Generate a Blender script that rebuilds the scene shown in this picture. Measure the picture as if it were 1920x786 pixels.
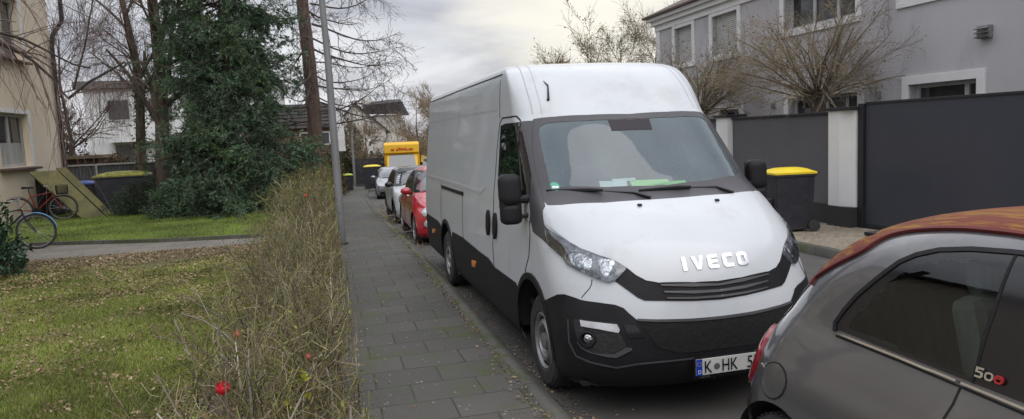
import bpy, bmesh, math, random
import numpy as np
from mathutils import Vector, Matrix
from mathutils.bvhtree import BVHTree
from mathutils.geometry import tessellate_polygon

for _o in list(bpy.data.objects):
    bpy.data.objects.remove(_o)
SC = bpy.context.scene
COL = SC.collection
rad = math.radians
PI = math.pi

# ---------------------------------------------------------------- camera
def make_camera():
    fpx, yaw, pitch, roll, h = 1350.0, 0.24952, 0.10531, 0.04497, 1.97561
    f = Vector((math.sin(yaw)*math.cos(pitch), math.cos(yaw)*math.cos(pitch), -math.sin(pitch)))
    r = Vector((math.cos(yaw), -math.sin(yaw), 0)); u = r.cross(f)
    c, s = math.cos(roll), math.sin(roll)
    r2 = r*c - u*s; u2 = u*c + r*s
    cd = bpy.data.cameras.new('camera'); cd.sensor_width = 36; cd.lens = 36*fpx/1920
    cd.clip_start = .05; cd.clip_end = 3000
    o = bpy.data.objects.new('camera', cd); COL.objects.link(o)
    m = Matrix((r2, u2, -f)).transposed().to_4x4(); m.translation = Vector((0, 0, h))
    o.matrix_world = m
    SC.camera = o
make_camera()

# ---------------------------------------------------------------- world: overcast sky with a warm break on the right
SUN_AZ, SUN_EL = rad(165), rad(52)          # azimuth from +Y towards +X
def make_world():
    w = bpy.data.worlds.new('World'); SC.world = w; w.use_nodes = True
    nt = w.node_tree; N = nt.nodes; L = nt.links
    bg = N['Background']; bg.inputs['Strength'].default_value = .1
    sky = N.new('ShaderNodeTexSky'); sky.sky_type = 'NISHITA'; sky.sun_disc = False
    sky.sun_elevation = SUN_EL; sky.sun_rotation = SUN_AZ
    sky.air_density = 1.5; sky.dust_density = 3
    tc = N.new('ShaderNodeTexCoord')
    sep = N.new('ShaderNodeSeparateXYZ'); L.new(tc.outputs['Generated'], sep.inputs[0])
    # clouds: project direction on a plane so that they flatten to the horizon
    mx = N.new('ShaderNodeMath'); mx.operation = 'MAXIMUM'; L.new(sep.outputs['Z'], mx.inputs[0]); mx.inputs[1].default_value = 0
    ad = N.new('ShaderNodeMath'); ad.operation = 'ADD'; L.new(mx.outputs[0], ad.inputs[0]); ad.inputs[1].default_value = .16
    dv = N.new('ShaderNodeVectorMath'); dv.operation = 'DIVIDE'
    cb = N.new('ShaderNodeCombineXYZ')
    for k in range(3): L.new(ad.outputs[0], cb.inputs[k])
    L.new(tc.outputs['Generated'], dv.inputs[0]); L.new(cb.outputs[0], dv.inputs[1])
    n1 = N.new('ShaderNodeTexNoise'); n1.inputs['Scale'].default_value = 1.35; n1.inputs['Detail'].default_value = 5; n1.inputs['Roughness'].default_value = .5
    n1.inputs['Distortion'].default_value = .4
    L.new(dv.outputs[0], n1.inputs['Vector'])
    cr = N.new('ShaderNodeValToRGB'); L.new(n1.outputs['Fac'], cr.inputs[0])
    e = cr.color_ramp.elements
    e[0].position = .33; e[0].color = (4.0, 4.1, 4.65, 1)
    e[1].position = .68; e[1].color = (7.9, 8.0, 8.35, 1)
    # warm break
    nrm = N.new('ShaderNodeVectorMath'); nrm.operation = 'DOT_PRODUCT'
    a, el = rad(21), rad(13)
    nrm.inputs[1].default_value = (math.sin(a)*math.cos(el), math.cos(a)*math.cos(el), math.sin(el))
    L.new(tc.outputs['Generated'], nrm.inputs[0])
    n2 = N.new('ShaderNodeTexNoise'); n2.inputs['Scale'].default_value = 2.6; n2.inputs['Detail'].default_value = 4
    L.new(dv.outputs[0], n2.inputs['Vector'])
    s1 = N.new('ShaderNodeMath'); s1.operation = 'MULTIPLY_ADD'; L.new(n2.outputs['Fac'], s1.inputs[0]); s1.inputs[1].default_value = .02; L.new(nrm.outputs['Value'], s1.inputs[2])
    mr = N.new('ShaderNodeMapRange'); mr.interpolation_type = 'SMOOTHSTEP'
    mr.inputs['From Min'].default_value = .985; mr.inputs['From Max'].default_value = 1.012
    L.new(s1.outputs[0], mr.inputs['Value'])
    mw = N.new('ShaderNodeMix'); mw.data_type = 'RGBA'
    L.new(mr.outputs[0], mw.inputs[0]); L.new(cr.outputs[0], mw.inputs[6]); mw.inputs[7].default_value = (9.4, 8.9, 7.7, 1)
    # an overcast sky is brightest overhead
    zr = N.new('ShaderNodeMapRange'); zr.interpolation_type = 'SMOOTHSTEP'; zr.inputs['From Min'].default_value = .22; zr.inputs['From Max'].default_value = .8
    zr.inputs['To Min'].default_value = 1.; zr.inputs['To Max'].default_value = 2.1; L.new(sep.outputs['Z'], zr.inputs['Value'])
    zs = N.new('ShaderNodeVectorMath'); zs.operation = 'SCALE'; L.new(mw.outputs[2], zs.inputs[0]); L.new(zr.outputs[0], zs.inputs['Scale'])
    ms = N.new('ShaderNodeMix'); ms.data_type = 'RGBA'; ms.inputs[0].default_value = .9
    L.new(sky.outputs[0], ms.inputs[6]); L.new(zs.outputs[0], ms.inputs[7])
    L.new(ms.outputs[2], bg.inputs['Color'])
make_world()
sd = bpy.data.lights.new('sun', 'SUN'); sd.energy = 1.1; sd.angle = rad(70); sd.color = (1, .95, .88)
so = bpy.data.objects.new('sun', sd); COL.objects.link(so)
_d = Vector((math.sin(SUN_AZ)*math.cos(SUN_EL), math.cos(SUN_AZ)*math.cos(SUN_EL), math.sin(SUN_EL)))
so.rotation_euler = _d.to_track_quat('Z', 'Y').to_euler()
SC.view_settings.view_transform = 'Standard'; SC.view_settings.look = 'None'
SC.view_settings.exposure = .24; SC.view_settings.gamma = 1
SC.view_settings.use_curve_mapping = False

# ---------------------------------------------------------------- materials
def mat(name, col, rough=.6, metal=0., col2=None, scale=6., bump=0., bscale=None, detail=4, coat=0., spec=.5,
        dirt=None, stretch=None, emit=None, alpha=None, trans=None, lo=.35, hi=.65):
    m = bpy.data.materials.new(name); m.use_nodes = True
    nt = m.node_tree; N = nt.nodes; L = nt.links; b = N['Principled BSDF']
    b.inputs['Base Color'].default_value = (*col, 1); b.inputs['Roughness'].default_value = rough
    b.inputs['Metallic'].default_value = metal; b.inputs['Specular IOR Level'].default_value = spec
    if coat:
        b.inputs['Coat Weight'].default_value = coat; b.inputs['Coat Roughness'].default_value = .04
    tc = N.new('ShaderNodeTexCoord'); src = tc.outputs['Object']
    if stretch:
        mp = N.new('ShaderNodeMapping'); mp.inputs['Scale'].default_value = stretch; L.new(src, mp.inputs[0]); src = mp.outputs[0]
    if col2 is None: col2 = tuple(c*.86 for c in col)
    n = N.new('ShaderNodeTexNoise'); n.inputs['Scale'].default_value = scale; n.inputs['Detail'].default_value = detail; n.inputs['Roughness'].default_value = .6
    L.new(src, n.inputs['Vector'])
    r = N.new('ShaderNodeMapRange'); r.inputs['From Min'].default_value = lo; r.inputs['From Max'].default_value = hi
    L.new(n.outputs['Fac'], r.inputs['Value'])
    mx = N.new('ShaderNodeMix'); mx.data_type = 'RGBA'; mx.inputs[6].default_value = (*col, 1); mx.inputs[7].default_value = (*col2, 1)
    L.new(r.outputs[0], mx.inputs[0]); out = mx.outputs[2]
    if dirt:   # (colour, scale, threshold, strength)
        n3 = N.new('ShaderNodeTexNoise'); n3.inputs['Scale'].default_value = dirt[1]; n3.inputs['Detail'].default_value = 6; n3.inputs['Roughness'].default_value = .7
        L.new(src, n3.inputs['Vector'])
        r3 = N.new('ShaderNodeMapRange'); r3.inputs['From Min'].default_value = dirt[2]; r3.inputs['From Max'].default_value = dirt[2]+.12
        r3.inputs['To Max'].default_value = dirt[3]; L.new(n3.outputs['Fac'], r3.inputs['Value'])
        m3 = N.new('ShaderNodeMix'); m3.data_type = 'RGBA'; L.new(r3.outputs[0], m3.inputs[0]); L.new(out, m3.inputs[6]); m3.inputs[7].default_value = (*dirt[0], 1)
        out = m3.outputs[2]
    L.new(out, b.inputs['Base Color'])
    if bump:
        n2 = N.new('ShaderNodeTexNoise'); n2.inputs['Scale'].default_value = bscale or scale*6; n2.inputs['Detail'].default_value = 5
        L.new(src, n2.inputs['Vector'])
        bp = N.new('ShaderNodeBump'); bp.inputs['Strength'].default_value = min(1, bump*4); bp.inputs['Distance'].default_value = .01*bump
        L.new(n2.outputs['Fac'], bp.inputs['Height']); L.new(bp.outputs[0], b.inputs['Normal'])
    if emit:
        b.inputs['Emission Color'].default_value = (*emit[0], 1); b.inputs['Emission Strength'].default_value = emit[1]
    return m
def glass_mat(name, tint=(.75, .85, .85), refl=.12, fmul=1.0, haze=None):
    """thin pane: fresnel reflection over tinted see-through"""
    m = bpy.data.materials.new(name); m.use_nodes = True
    nt = m.node_tree; N = nt.nodes; L = nt.links; N.remove(N['Principled BSDF']); out = N['Material Output']
    g = N.new('ShaderNodeBsdfGlossy'); g.inputs['Roughness'].default_value = .015; g.inputs['Color'].default_value = (.95, .97, 1, 1)
    t = N.new('ShaderNodeBsdfTransparent'); t.inputs['Color'].default_value = (*tint, 1)
    fr = N.new('ShaderNodeFresnel'); fr.inputs['IOR'].default_value = 1.5
    ma = N.new('ShaderNodeMath'); ma.operation = 'MULTIPLY_ADD'; ma.use_clamp = True
    L.new(fr.outputs[0], ma.inputs[0]); ma.inputs[1].default_value = fmul; ma.inputs[2].default_value = refl
    last = t.outputs[0]
    if haze:
        d = N.new('ShaderNodeBsdfDiffuse'); d.inputs['Color'].default_value = (*haze[0], 1)
        n = N.new('ShaderNodeTexNoise'); n.inputs['Scale'].default_value = 3; tc = N.new('ShaderNodeTexCoord'); L.new(tc.outputs['Object'], n.inputs['Vector'])
        mr = N.new('ShaderNodeMapRange'); mr.inputs['To Min'].default_value = haze[1]*.7; mr.inputs['To Max'].default_value = haze[1]*1.3; L.new(n.outputs['Fac'], mr.inputs['Value'])
        m1 = N.new('ShaderNodeMixShader'); L.new(mr.outputs[0], m1.inputs[0]); L.new(last, m1.inputs[1]); L.new(d.outputs[0], m1.inputs[2]); last = m1.outputs[0]
    m2 = N.new('ShaderNodeMixShader'); L.new(ma.outputs[0], m2.inputs[0]); L.new(last, m2.inputs[1]); L.new(g.outputs[0], m2.inputs[2])
    L.new(m2.outputs[0], out.inputs['Surface'])
    return m

# ---------------------------------------------------------------- scene tree helpers
def tag(o, label=None, cat=None, group=None, kind=None):
    if label: o['label'] = label
    if cat: o['category'] = cat
    if group: o['group'] = group
    if kind: o['kind'] = kind
    return o
def thing(name, label, cat, loc=(0, 0, 0), rz=0, group=None):
    o = bpy.data.objects.new(name, None); COL.objects.link(o); o.empty_display_size = .1
    o.location = loc; o.rotation_euler = (0, 0, rz)
    return tag(o, label, cat, group)
def copy_tree(o, parent=None):
    c = o.copy(); COL.objects.link(c); c.parent = parent
    for ch in list(o.children): copy_tree(ch, c)
    return c
def link(name, me, parent=None):
    o = bpy.data.objects.new(name, me); COL.objects.link(o); o.parent = parent
    return o

class MB:
    def __init__(s): s.v = []; s.f = []; s.m = []
    def add(s, vs, fs, m=0):
        n = len(s.v); s.v += [tuple(x) for x in vs]
        for f in fs: s.f.append(tuple(i+n for i in f)); s.m.append(m)
        return s
    def box(s, c, d, m=0, rz=0., rx=0., ry=0., taper=1.):
        x, y, z = d[0]/2, d[1]/2, d[2]/2
        R = Matrix.Rotation(rz, 3, 'Z') @ Matrix.Rotation(ry, 3, 'Y') @ Matrix.Rotation(rx, 3, 'X')
        vs = []
        for k in (-1, 1):
            t = 1 if k < 0 else taper
            for a, b in ((-1, -1), (1, -1), (1, 1), (-1, 1)):
                p = R @ Vector((a*x*t, b*y*t, k*z)); vs.append((c[0]+p.x, c[1]+p.y, c[2]+p.z))
        return s.add(vs, [(3, 2, 1, 0), (4, 5, 6, 7), (0, 1, 5, 4), (1, 2, 6, 5), (2, 3, 7, 6), (3, 0, 4, 7)], m)
    def bx(s, x0, x1, y0, y1, z0, z1, m=0):
        return s.box(((x0+x1)/2, (y0+y1)/2, (z0+z1)/2), (abs(x1-x0), abs(y1-y0), abs(z1-z0)), m)
    def tube(s, pts, r, n=6, m=0, cap=True):
        P = [Vector(p) for p in pts]; k = len(P)
        if not hasattr(r, '__len__'): r = [r]*k
        up = None; vs = []
        for i in range(k):
            t = (P[min(i+1, k-1)]-P[max(i-1, 0)])
            if t.length < 1e-9: t = Vector((0, 0, 1))
            t.normalize()
            if up is None:
                up = Vector((0, 0, 1)) if abs(t.z) < .9 else Vector((1, 0, 0))
            a = (up - t*up.dot(t))
            if a.length < 1e-6: a = t.orthogonal()
            a.normalize(); b = t.cross(a); up = a
            for j in range(n):
                g = 2*PI*j/n; q = P[i]+(a*math.cos(g)+b*math.sin(g))*r[i]; vs.append((q.x, q.y, q.z))
        fs = [(i*n+j, i*n+(j+1) % n, (i+1)*n+(j+1) % n, (i+1)*n+j) for i in range(k-1) for j in range(n)]
        if cap: fs += [tuple(range(n-1, -1, -1)), tuple(range((k-1)*n, k*n))]
        return s.add(vs, fs, m)
    def cyl(s, p0, p1, r0, r1=None, n=16, m=0):
        return s.tube([p0, p1], [r0, r0 if r1 is None else r1], n, m)
    def prism(s, poly, axis, a, b, m=0):
        """2D polygon extruded along axis; coordinates in the order of the other two axes"""
        def P(u, v, w):
            return {'x': (w, u, v), 'y': (u, w, v), 'z': (u, v, w)}[axis]
        n = len(poly)
        vs = [P(u, v, a) for u, v in poly]+[P(u, v, b) for u, v in poly]
        fs = [tuple(range(n))[::-1], tuple(range(n, 2*n))]+[(i, (i+1) % n, n+(i+1) % n, n+i) for i in range(n)]
        return s.add(vs, fs, m)
    def lathe(s, prof, axis='z', c=(0, 0, 0), n=24, m=0, closed=False):
        """prof: list of (r, h)"""
        vs = []
        for r, h in prof:
            for j in range(n):
                g = 2*PI*j/n; a, b = r*math.cos(g), r*math.sin(g)
                vs.append({'z': (c[0]+a, c[1]+b, c[2]+h), 'x': (c[0]+h, c[1]+a, c[2]+b), 'y': (c[0]+a, c[1]+h, c[2]+b)}[axis])
        k = len(prof)
        fs = [(i*n+j, i*n+(j+1) % n, (i+1)*n+(j+1) % n, (i+1)*n+j) for i in range(k-1) for j in range(n)]
        if closed: fs += [((k-1)*n+j, (k-1)*n+(j+1) % n, (j+1) % n, j) for j in range(n)]
        return s.add(vs, fs, m)
    def build(s, name, mats, parent=None, smooth=False, bevel=0, fixn=True, loc=None, angle=35):
        me = bpy.data.meshes.new(name); me.from_pydata(s.v, [], s.f)
        mats = mats if isinstance(mats, (list, tuple)) else [mats]
        for q in mats: me.materials.append(q)
        if len(mats) > 1: me.polygons.foreach_set('material_index', s.m)
        if fixn:
            bm = bmesh.new(); bm.from_mesh(me); bmesh.ops.recalc_face_normals(bm, faces=bm.faces); bm.to_mesh(me); bm.free()
        if smooth:
            me.polygons.foreach_set('use_smooth', [True]*len(me.polygons)); me.set_sharp_from_angle(angle=rad(angle))
        me.update()
        o = link(name, me, parent)
        if loc: o.location = loc
        if bevel:
            b = o.modifiers.new('bevel', 'BEVEL'); b.width = bevel; b.segments = 2; b.limit_method = 'ANGLE'; b.angle_limit = rad(40)
        return o
def np_mesh(name, V, F, mats, parent=None, mi=None, smooth=False):
    """V (n,3) float, F (m,k) int with constant k"""
    V = np.asarray(V, dtype=np.float32); F = np.asarray(F, dtype=np.int32); k = F.shape[1]
    me = bpy.data.meshes.new(name)
    me.vertices.add(len(V)); me.vertices.foreach_set('co', V.ravel())
    me.loops.add(F.size); me.loops.foreach_set('vertex_index', F.ravel())
    me.polygons.add(len(F)); me.polygons.foreach_set('loop_start', np.arange(0, F.size, k, dtype=np.int32))
    me.polygons.foreach_set('loop_total', np.full(len(F), k, dtype=np.int32))
    for q in (mats if isinstance(mats, (list, tuple)) else [mats]): me.materials.append(q)
    if mi is not None: me.polygons.foreach_set('material_index', np.asarray(mi, dtype=np.int32))
    if smooth: me.polygons.foreach_set('use_smooth', np.ones(len(F), dtype=bool))
    me.update(calc_edges=True)
    return link(name, me, parent)

# ---------------------------------------------------------------- body hulls: plan outlines stacked by height
def pchip(xs, ys, x):
    n = len(xs)
    if x <= xs[0]: return ys[0]
    if x >= xs[-1]: return ys[-1]
    i = 0
    while xs[i+1] < x: i += 1
    h = [xs[k+1]-xs[k] for k in range(n-1)]; d = [(ys[k+1]-ys[k])/h[k] for k in range(n-1)]
    def m(k):
        if k == 0: return d[0]
        if k == n-1: return d[-1]
        if d[k-1]*d[k] <= 0: return 0.0
        w1 = 2*h[k]+h[k-1]; w2 = h[k]+2*h[k-1]
        return (w1+w2)/(w1/d[k-1]+w2/d[k])
    t = (x-xs[i])/h[i]; a, b = m(i), m(i+1)
    return ys[i]*(1+2*t)*(1-t)**2+h[i]*a*t*(1-t)**2+ys[i+1]*t*t*(3-2*t)-h[i]*b*t*t*(1-t)
def hull_rows(T, zs, n=2.3, m=2.3, na=26, ns=40):
    """T rows: z, half width, front y, front depth, rear y, rear depth"""
    col = list(zip(*T)); rows = []
    for z in zs:
        w, yf, df, yr, dr = [pchip(col[0], col[k], z) for k in range(1, 6)]
        pts = []
        for i in range(na+1):
            t = PI/2*i/na
            pts.append((w*max(0, math.sin(t))**(2/n), yf+df*(1-max(0, math.cos(t))**(2/n)), z))
        for i in range(1, ns):
            pts.append((w, yf+df+(yr-dr-yf-df)*i/ns, z))
        for i in range(na+1):
            t = PI/2*(1-i/na)
            pts.append((w*max(0, math.sin(t))**(2/m), yr-dr*(1-max(0, math.cos(t))**(2/m)), z))
        rows.append(pts)
    return rows
def zlist(a, b, n, top=.12, nt=14):
    return [a+(b-top-a)*i/n for i in range(n+1)]+[b-top+top*math.sin(PI/2*i/nt) for i in range(1, nt+1)]
HULLS = {}
class Hull:
    def __init__(s, rows):
        nz, nu = len(rows), len(rows[0]); A = np.array(rows, float)
        full = np.concatenate([A, (A[:, 1:-1]*[-1, 1, 1])[:, ::-1]], 1)     # closed ring
        s.nu = full.shape[1]; s.V = full.reshape(-1, 3)
        F = []
        for i in range(nz-1):
            for j in range(s.nu):
                k = (j+1) % s.nu; F.append((i*s.nu+j, i*s.nu+k, (i+1)*s.nu+k, (i+1)*s.nu+j))
        s.F = np.array(F)
        s.bvh = BVHTree.FromPolygons([tuple(v) for v in s.V], [tuple(int(i) for i in f) for f in F])
        s.keep = np.ones(len(F), bool)
        HULLS[id(s.bvh)] = s
        P = s.V[s.F]; s.C = P.mean(1); nn = np.cross(P[:, 2]-P[:, 0], P[:, 3]-P[:, 1]); s.N = nn/np.maximum(1e-12, np.linalg.norm(nn, axis=1))[:, None]
        vn = np.zeros_like(s.V); 
        for q in range(4): np.add.at(vn, s.F[:, q], s.N)
        ln = np.linalg.norm(vn, axis=1); s.VN = vn/np.maximum(1e-9, ln)[:, None]
    def normal_at(s, fi, p):
        idx = s.F[fi]; A, B_, C_, D_ = s.V[idx]; p = np.array(p); e, g = B_-A, D_-A
        u = min(1, max(0, ((p-A)@e)/max(1e-12, e@e))); v = min(1, max(0, ((p-A)@g)/max(1e-12, g@g))); N4 = s.VN[idx]
        n = (N4[0]*(1-u)+N4[1]*u)*(1-v)+(N4[3]*(1-u)+N4[2]*u)*v; return Vector(n/np.linalg.norm(n))
    def drop_arch(s, yc, zc, R):
        d = np.hypot(s.V[:, 1]-yc, s.V[:, 2]-zc); side = abs(s.V[:, 0]) > .45*abs(s.V[:, 0]).max()
        ins = (d < R) & side
        fi = ins[s.F]; s.keep &= ~fi.all(1)
        part = np.unique(s.F[fi.any(1) & ~fi.all(1)])
        for i in part:
            if ins[i]:
                y, z = s.V[i, 1]-yc, s.V[i, 2]-zc; L = math.hypot(y, z) or 1
                s.V[i, 1] = yc+y*R/L; s.V[i, 2] = zc+z*R/L
    def drop_poly(s, pts, dirv):
        o, u, v, n = frame(pts, dirv); P2 = [((Vector(p)-o).dot(u), (Vector(p)-o).dot(v)) for p in pts]
        U, Vv, Nn = [np.array(list(a)) for a in (u, v, n)]
        c = s.C-np.array(list(o)); a, b = c@U, c@Vv
        face = (s.N@Nn)
        near = (face > .1) if face[np.argmin(np.hypot(a-np.mean([q[0] for q in P2]), b-np.mean([q[1] for q in P2]))+abs(c@Nn))] > 0 else (face < -.1)
        ins = np.zeros(len(a), bool); k = len(P2)
        for i in range(k):
            x1, y1 = P2[i]; x2, y2 = P2[(i+1) % k]
            if abs(y2-y1) < 1e-12: continue
            cnd = ((y1 > b) != (y2 > b)) & (a < (x2-x1)*(b-y1)/(y2-y1)+x1); ins ^= cnd
        s.keep &= ~(ins & near & (abs(c@Nn) < 1.2))
    def build(s, name, m, parent):
        o = np_mesh(name, s.V, s.F[s.keep], m, parent, smooth=True)
        bm = bmesh.new(); bm.from_mesh(o.data); bmesh.ops.remove_doubles(bm, verts=bm.verts, dist=1e-5)
        bmesh.ops.recalc_face_normals(bm, faces=bm.faces)
        lo = [v for v in bm.verts if not v.link_faces]; bmesh.ops.delete(bm, geom=lo, context='VERTS')
        bm.to_mesh(o.data); bm.free()
        return o
def frame(pts, dirv):
    n = Vector(dirv).normalized(); o = sum((Vector(p) for p in pts), Vector())/len(pts)
    up = Vector((0, 0, 1)) if abs(n.z) < .9 else Vector((0, 1, 0))
    u = up.cross(n).normalized(); v = n.cross(u)
    return o, u, v, n
def chaikin(pts, k=1, closed=True):
    for _ in range(k):
        q = []; n = len(pts)
        for i in range(n if closed else n-1):
            a, b = Vector(pts[i]), Vector(pts[(i+1) % n]); q += [tuple(a*.75+b*.25), tuple(a*.25+b*.75)]
        if not closed: q = [pts[0]]+q+[pts[-1]]
        pts = q
    return pts
def avg_dir(bvh, pts):
    d = Vector()
    for p in pts:
        r = bvh.find_nearest(Vector(p))
        if r[0] is not None:
            n = r[1]
            if n.dot(Vector((p[0], (p[1]-2)*.3, p[2]-.7))) < 0: n = -n
            d += n
    return d.normalized()
def patch(name, m, parent, bvh, pts, off=.004, thick=.012, dirv=None, holes=(), cell=.05, rnd=0, dome=0.):
    """a panel cut to the outline pts and laid on the hull, standing off by `off`, with real thickness"""
    if rnd: pts = chaikin(pts, rnd)
    if dirv is None: dirv = avg_dir(bvh, pts)
    o, u, v, n = frame(pts, dirv)
    def to2(ps): return [Vector(((Vector(p)-o).dot(u), (Vector(p)-o).dot(v), 0)) for p in ps]
    loops = [to2(pts)]+[to2(chaikin(h, rnd) if rnd else h) for h in holes]
    flat = [q for l in loops for q in l]
    tr = tessellate_polygon(loops)
    bm = bmesh.new(); vs = [bm.verts.new(q) for q in flat]
    for t in tr:
        try: bm.faces.new([vs[i] for i in t])
        except ValueError: pass
    x0, x1 = min(q.x for q in flat), max(q.x for q in flat); y0, y1 = min(q.y for q in flat), max(q.y for q in flat)
    for ax, a, b in ((0, x0, x1), (1, y0, y1)):
        k = int((b-a)/cell)
        for i in range(1, k+1):
            c = Vector((a+(b-a)*i/(k+1), 0, 0)) if ax == 0 else Vector((0, a+(b-a)*i/(k+1), 0))
            bmesh.ops.bisect_plane(bm, geom=list(bm.verts)+list(bm.edges)+list(bm.faces), plane_co=c, plane_no=Vector((1, 0, 0)) if ax == 0 else Vector((0, 1, 0)))
    edge = {w for w in bm.verts if any(len(e.link_faces) == 1 for e in w.link_edges)}
    nm = {}
    epts = [w.co.copy() for w in edge] if dome else None
    for w in list(bm.verts):
        p2 = w.co.copy(); p = o+u*p2.x+v*p2.y
        h = bvh.ray_cast(p+n*1.2, -n, 2.4)
        if h[0] is None or (h[0]-p).length > .5:
            h = bvh.find_nearest(p)
        nn = h[1]; hu = HULLS.get(id(bvh))
        if hu is not None: nn = hu.normal_at(h[2], h[0])
        if nn.dot(h[1]) < 0: nn = -nn
        if nn.dot(n) < 0: nn = -nn
        d = off
        if dome:
            q = min((p2-e).length for e in epts); d += dome*(1-math.exp(-q/(dome*2.5)))
        nm[w] = nn; w.co = h[0]+nn*d
    ed = [e for e in bm.edges if len(e.link_faces) == 1]
    top = {w: w for w in bm.verts}; bot = {}
    bm.normal_update(); tops = list(bm.faces); rim = {}
    for f in tops:
        if f.normal.dot(n) < 0: f.normal_flip()
        f.smooth = True
    ctr = {e: e.link_faces[0].calc_center_median() for e in ed}
    for e in ed:
        for w in e.verts:
            if w not in bot: rim[w] = bm.verts.new(w.co); bot[w] = bm.verts.new(w.co-nm[w]*thick)
    for e in ed:
        a, b = e.verts
        f = bm.faces.new((rim[a], rim[b], bot[b], bot[a])); f.normal_update()
        if f.normal.dot((a.co+b.co)/2-ctr[e]) < 0: f.normal_flip()
    me = bpy.data.meshes.new(name)
    bm.normal_update(); bm.verts.index_update()
    vn = []
    for w in bm.verts:
        vn.append(tuple(nm[w]) if (w in nm and not dome) else tuple(w.normal))
    bm.to_mesh(me); bm.free(); me.materials.append(m)
    me.normals_split_custom_set_from_vertices(vn)
    return link(name, me, parent)
def mirror(o, parent=None):
    """left-right copy of a part (own mesh, x negated)"""
    me = o.data.copy()
    for w in me.vertices: w.co.x = -w.co.x
    vn = [(-w.normal.x, w.normal.y, w.normal.z) for w in o.data.vertices] if not o.data.has_custom_normals else None
    cn = None
    if o.data.has_custom_normals:
        cn = [None]*len(o.data.vertices)
        for lp, c_ in zip(o.data.loops, o.data.corner_normals): cn[lp.vertex_index] = (-c_.vector.x, c_.vector.y, c_.vector.z)
        cn = [q or (0, 0, 1) for q in cn]
    me.flip_normals()
    if cn: me.normals_split_custom_set_from_vertices(cn)
    c = link(o.name.split('.')[0], me, parent or o.parent)
    if 'label' in o: c['label'] = o['label']
    for ch in o.children:
        mirror(ch, c)
    return c
def mx(pts): return [(-p[0], p[1], p[2]) for p in pts]
def sym(half):
    """full outline from a left half whose first and last points lie near the centre line"""
    h = [tuple(p) for p in half]
    return h+[(-p[0], p[1], p[2]) for p in reversed(h)]
def seam(name, m, parent, bvh, pts, width=.007, off=.0045, step=.04, dirv=None):
    """thin joint line following the hull"""
    P = [Vector(p) for p in pts]; Q = [P[0]]
    for a, b in zip(P, P[1:]):
        k = max(1, int((b-a).length/step))
        Q += [a.lerp(b, i/k) for i in range(1, k+1)]
    mb = MB(); vs = []; H = []
    for q in Q:
        if dirv:
            d = Vector(dirv).normalized(); h = bvh.ray_cast(q+d*1.0, -d, 2)
            if h[0] is None: h = bvh.find_nearest(q)
        else: h = bvh.find_nearest(q)
        nn = h[1]
        if nn.dot(Vector((q.x, (q.y-2)*.3, q.z-.7))) < 0: nn = -nn
        H.append((h[0], nn))
    for i, (c, nn) in enumerate(H):
        t = (H[min(i+1, len(H)-1)][0]-H[max(i-1, 0)][0]).normalized(); s = t.cross(nn).normalized()*width/2
        vs += [c+nn*off-s, c+nn*off+s, c+nn*(off-.012)+s, c+nn*(off-.012)-s]
    k = len(H)
    fs = []
    for i in range(k-1):
        for a in range(4):
            b = (a+1) % 4; fs.append((4*i+a, 4*i+b, 4*i+4+b, 4*i+4+a))
    mb.add(vs, fs+[(0, 1, 2, 3), (4*k-4, 4*k-3, 4*k-2, 4*k-1)])
    return mb.build(name, m, parent)

# street course: bends gently to the right and falls away in the distance
def sx(y): return .0014*max(0, y-18)**2 if y < 60 else 2.47+.118*(y-60)
def gz(y):
    if y < 8: return 0.
    if y < 15: return -.0025*(y-8)**2
    return -.1225-.035*(min(y, 78)-15)
# ---------------------------------------------------------------- shared materials
M = {}
M['white'] = mat('white_paint', (.55, .575, .60), .30, col2=(.52, .545, .57), scale=1.5, coat=.5, dirt=((.36, .35, .32), 2.6, .54, .30), stretch=(1, 1, .45))
M['black_plastic'] = mat('black_plastic', (.011, .011, .013), .5, col2=(.017, .017, .019), scale=5, bump=.06, bscale=400, spec=.22)
M['black_gloss'] = mat('black_gloss', (.012, .012, .014), .12)
M['pillar'] = mat('pillar_black', (.05, .05, .055), .38, col2=(.062, .06, .065), scale=4)
M['rubber'] = mat('tyre_rubber', (.022, .022, .023), .85, col2=(.045, .044, .042), scale=14, bump=.1)
M['steel'] = mat('steel_grey', (.38, .385, .39), .40, .7, col2=(.24, .24, .245), scale=9)
M['chrome'] = mat('chrome', (.74, .75, .77), .07, 1.)
M['seam'] = mat('joint_black', (.01, .01, .011), .9)
M['dark'] = mat('dark_lining', (.012, .012, .013), .95)
M['fabric'] = mat('seat_fabric', (.05, .052, .06), .9, col2=(.03, .03, .034), scale=30)
M['hlglass'] = glass_mat('headlamp_lens', (.92, .95, .96), .06)
M['asphalt'] = mat('asphalt', (.098, .093, .086), .88, col2=(.07, .067, .062), scale=1.3, bump=.5, bscale=120, dirt=((.13, .12, .11), 60, .58, .7))
M['amber'] = mat('amber_lens', (.85, .25, .03), .2, coat=.5)
M['yellow'] = mat('yellow_lid', (.85, .66, .02), .42, col2=(.78, .58, .02), scale=8, dirt=((.35, .3, .05), 14, .64, .5))
M['bin'] = mat('bin_black', (.016, .018, .026), .5, col2=(.03, .032, .04), scale=6)
M['bark'] = mat('bark', (.13, .105, .085), .95, col2=(.07, .058, .048), scale=9, bump=.8, bscale=22, stretch=(1, 1, .25))
M['bark_dark'] = mat('bark_dark', (.055, .045, .038), .95, col2=(.03, .025, .022), scale=9, bump=.8, bscale=22)
M['bark_pale'] = mat('bark_pale', (.19, .155, .11), .95, col2=(.11, .09, .07), scale=9, bump=.6, bscale=22)
M['bark_green'] = mat('bark_mossy', (.13, .13, .055), .95, col2=(.05, .045, .03), scale=5, bump=.7, bscale=20, stretch=(1, 1, .35))
M['bark_red'] = mat('bark_larch', (.16, .105, .085), .95, col2=(.075, .055, .048), scale=10, bump=.9, bscale=18, stretch=(1, 1, .3))
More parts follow.
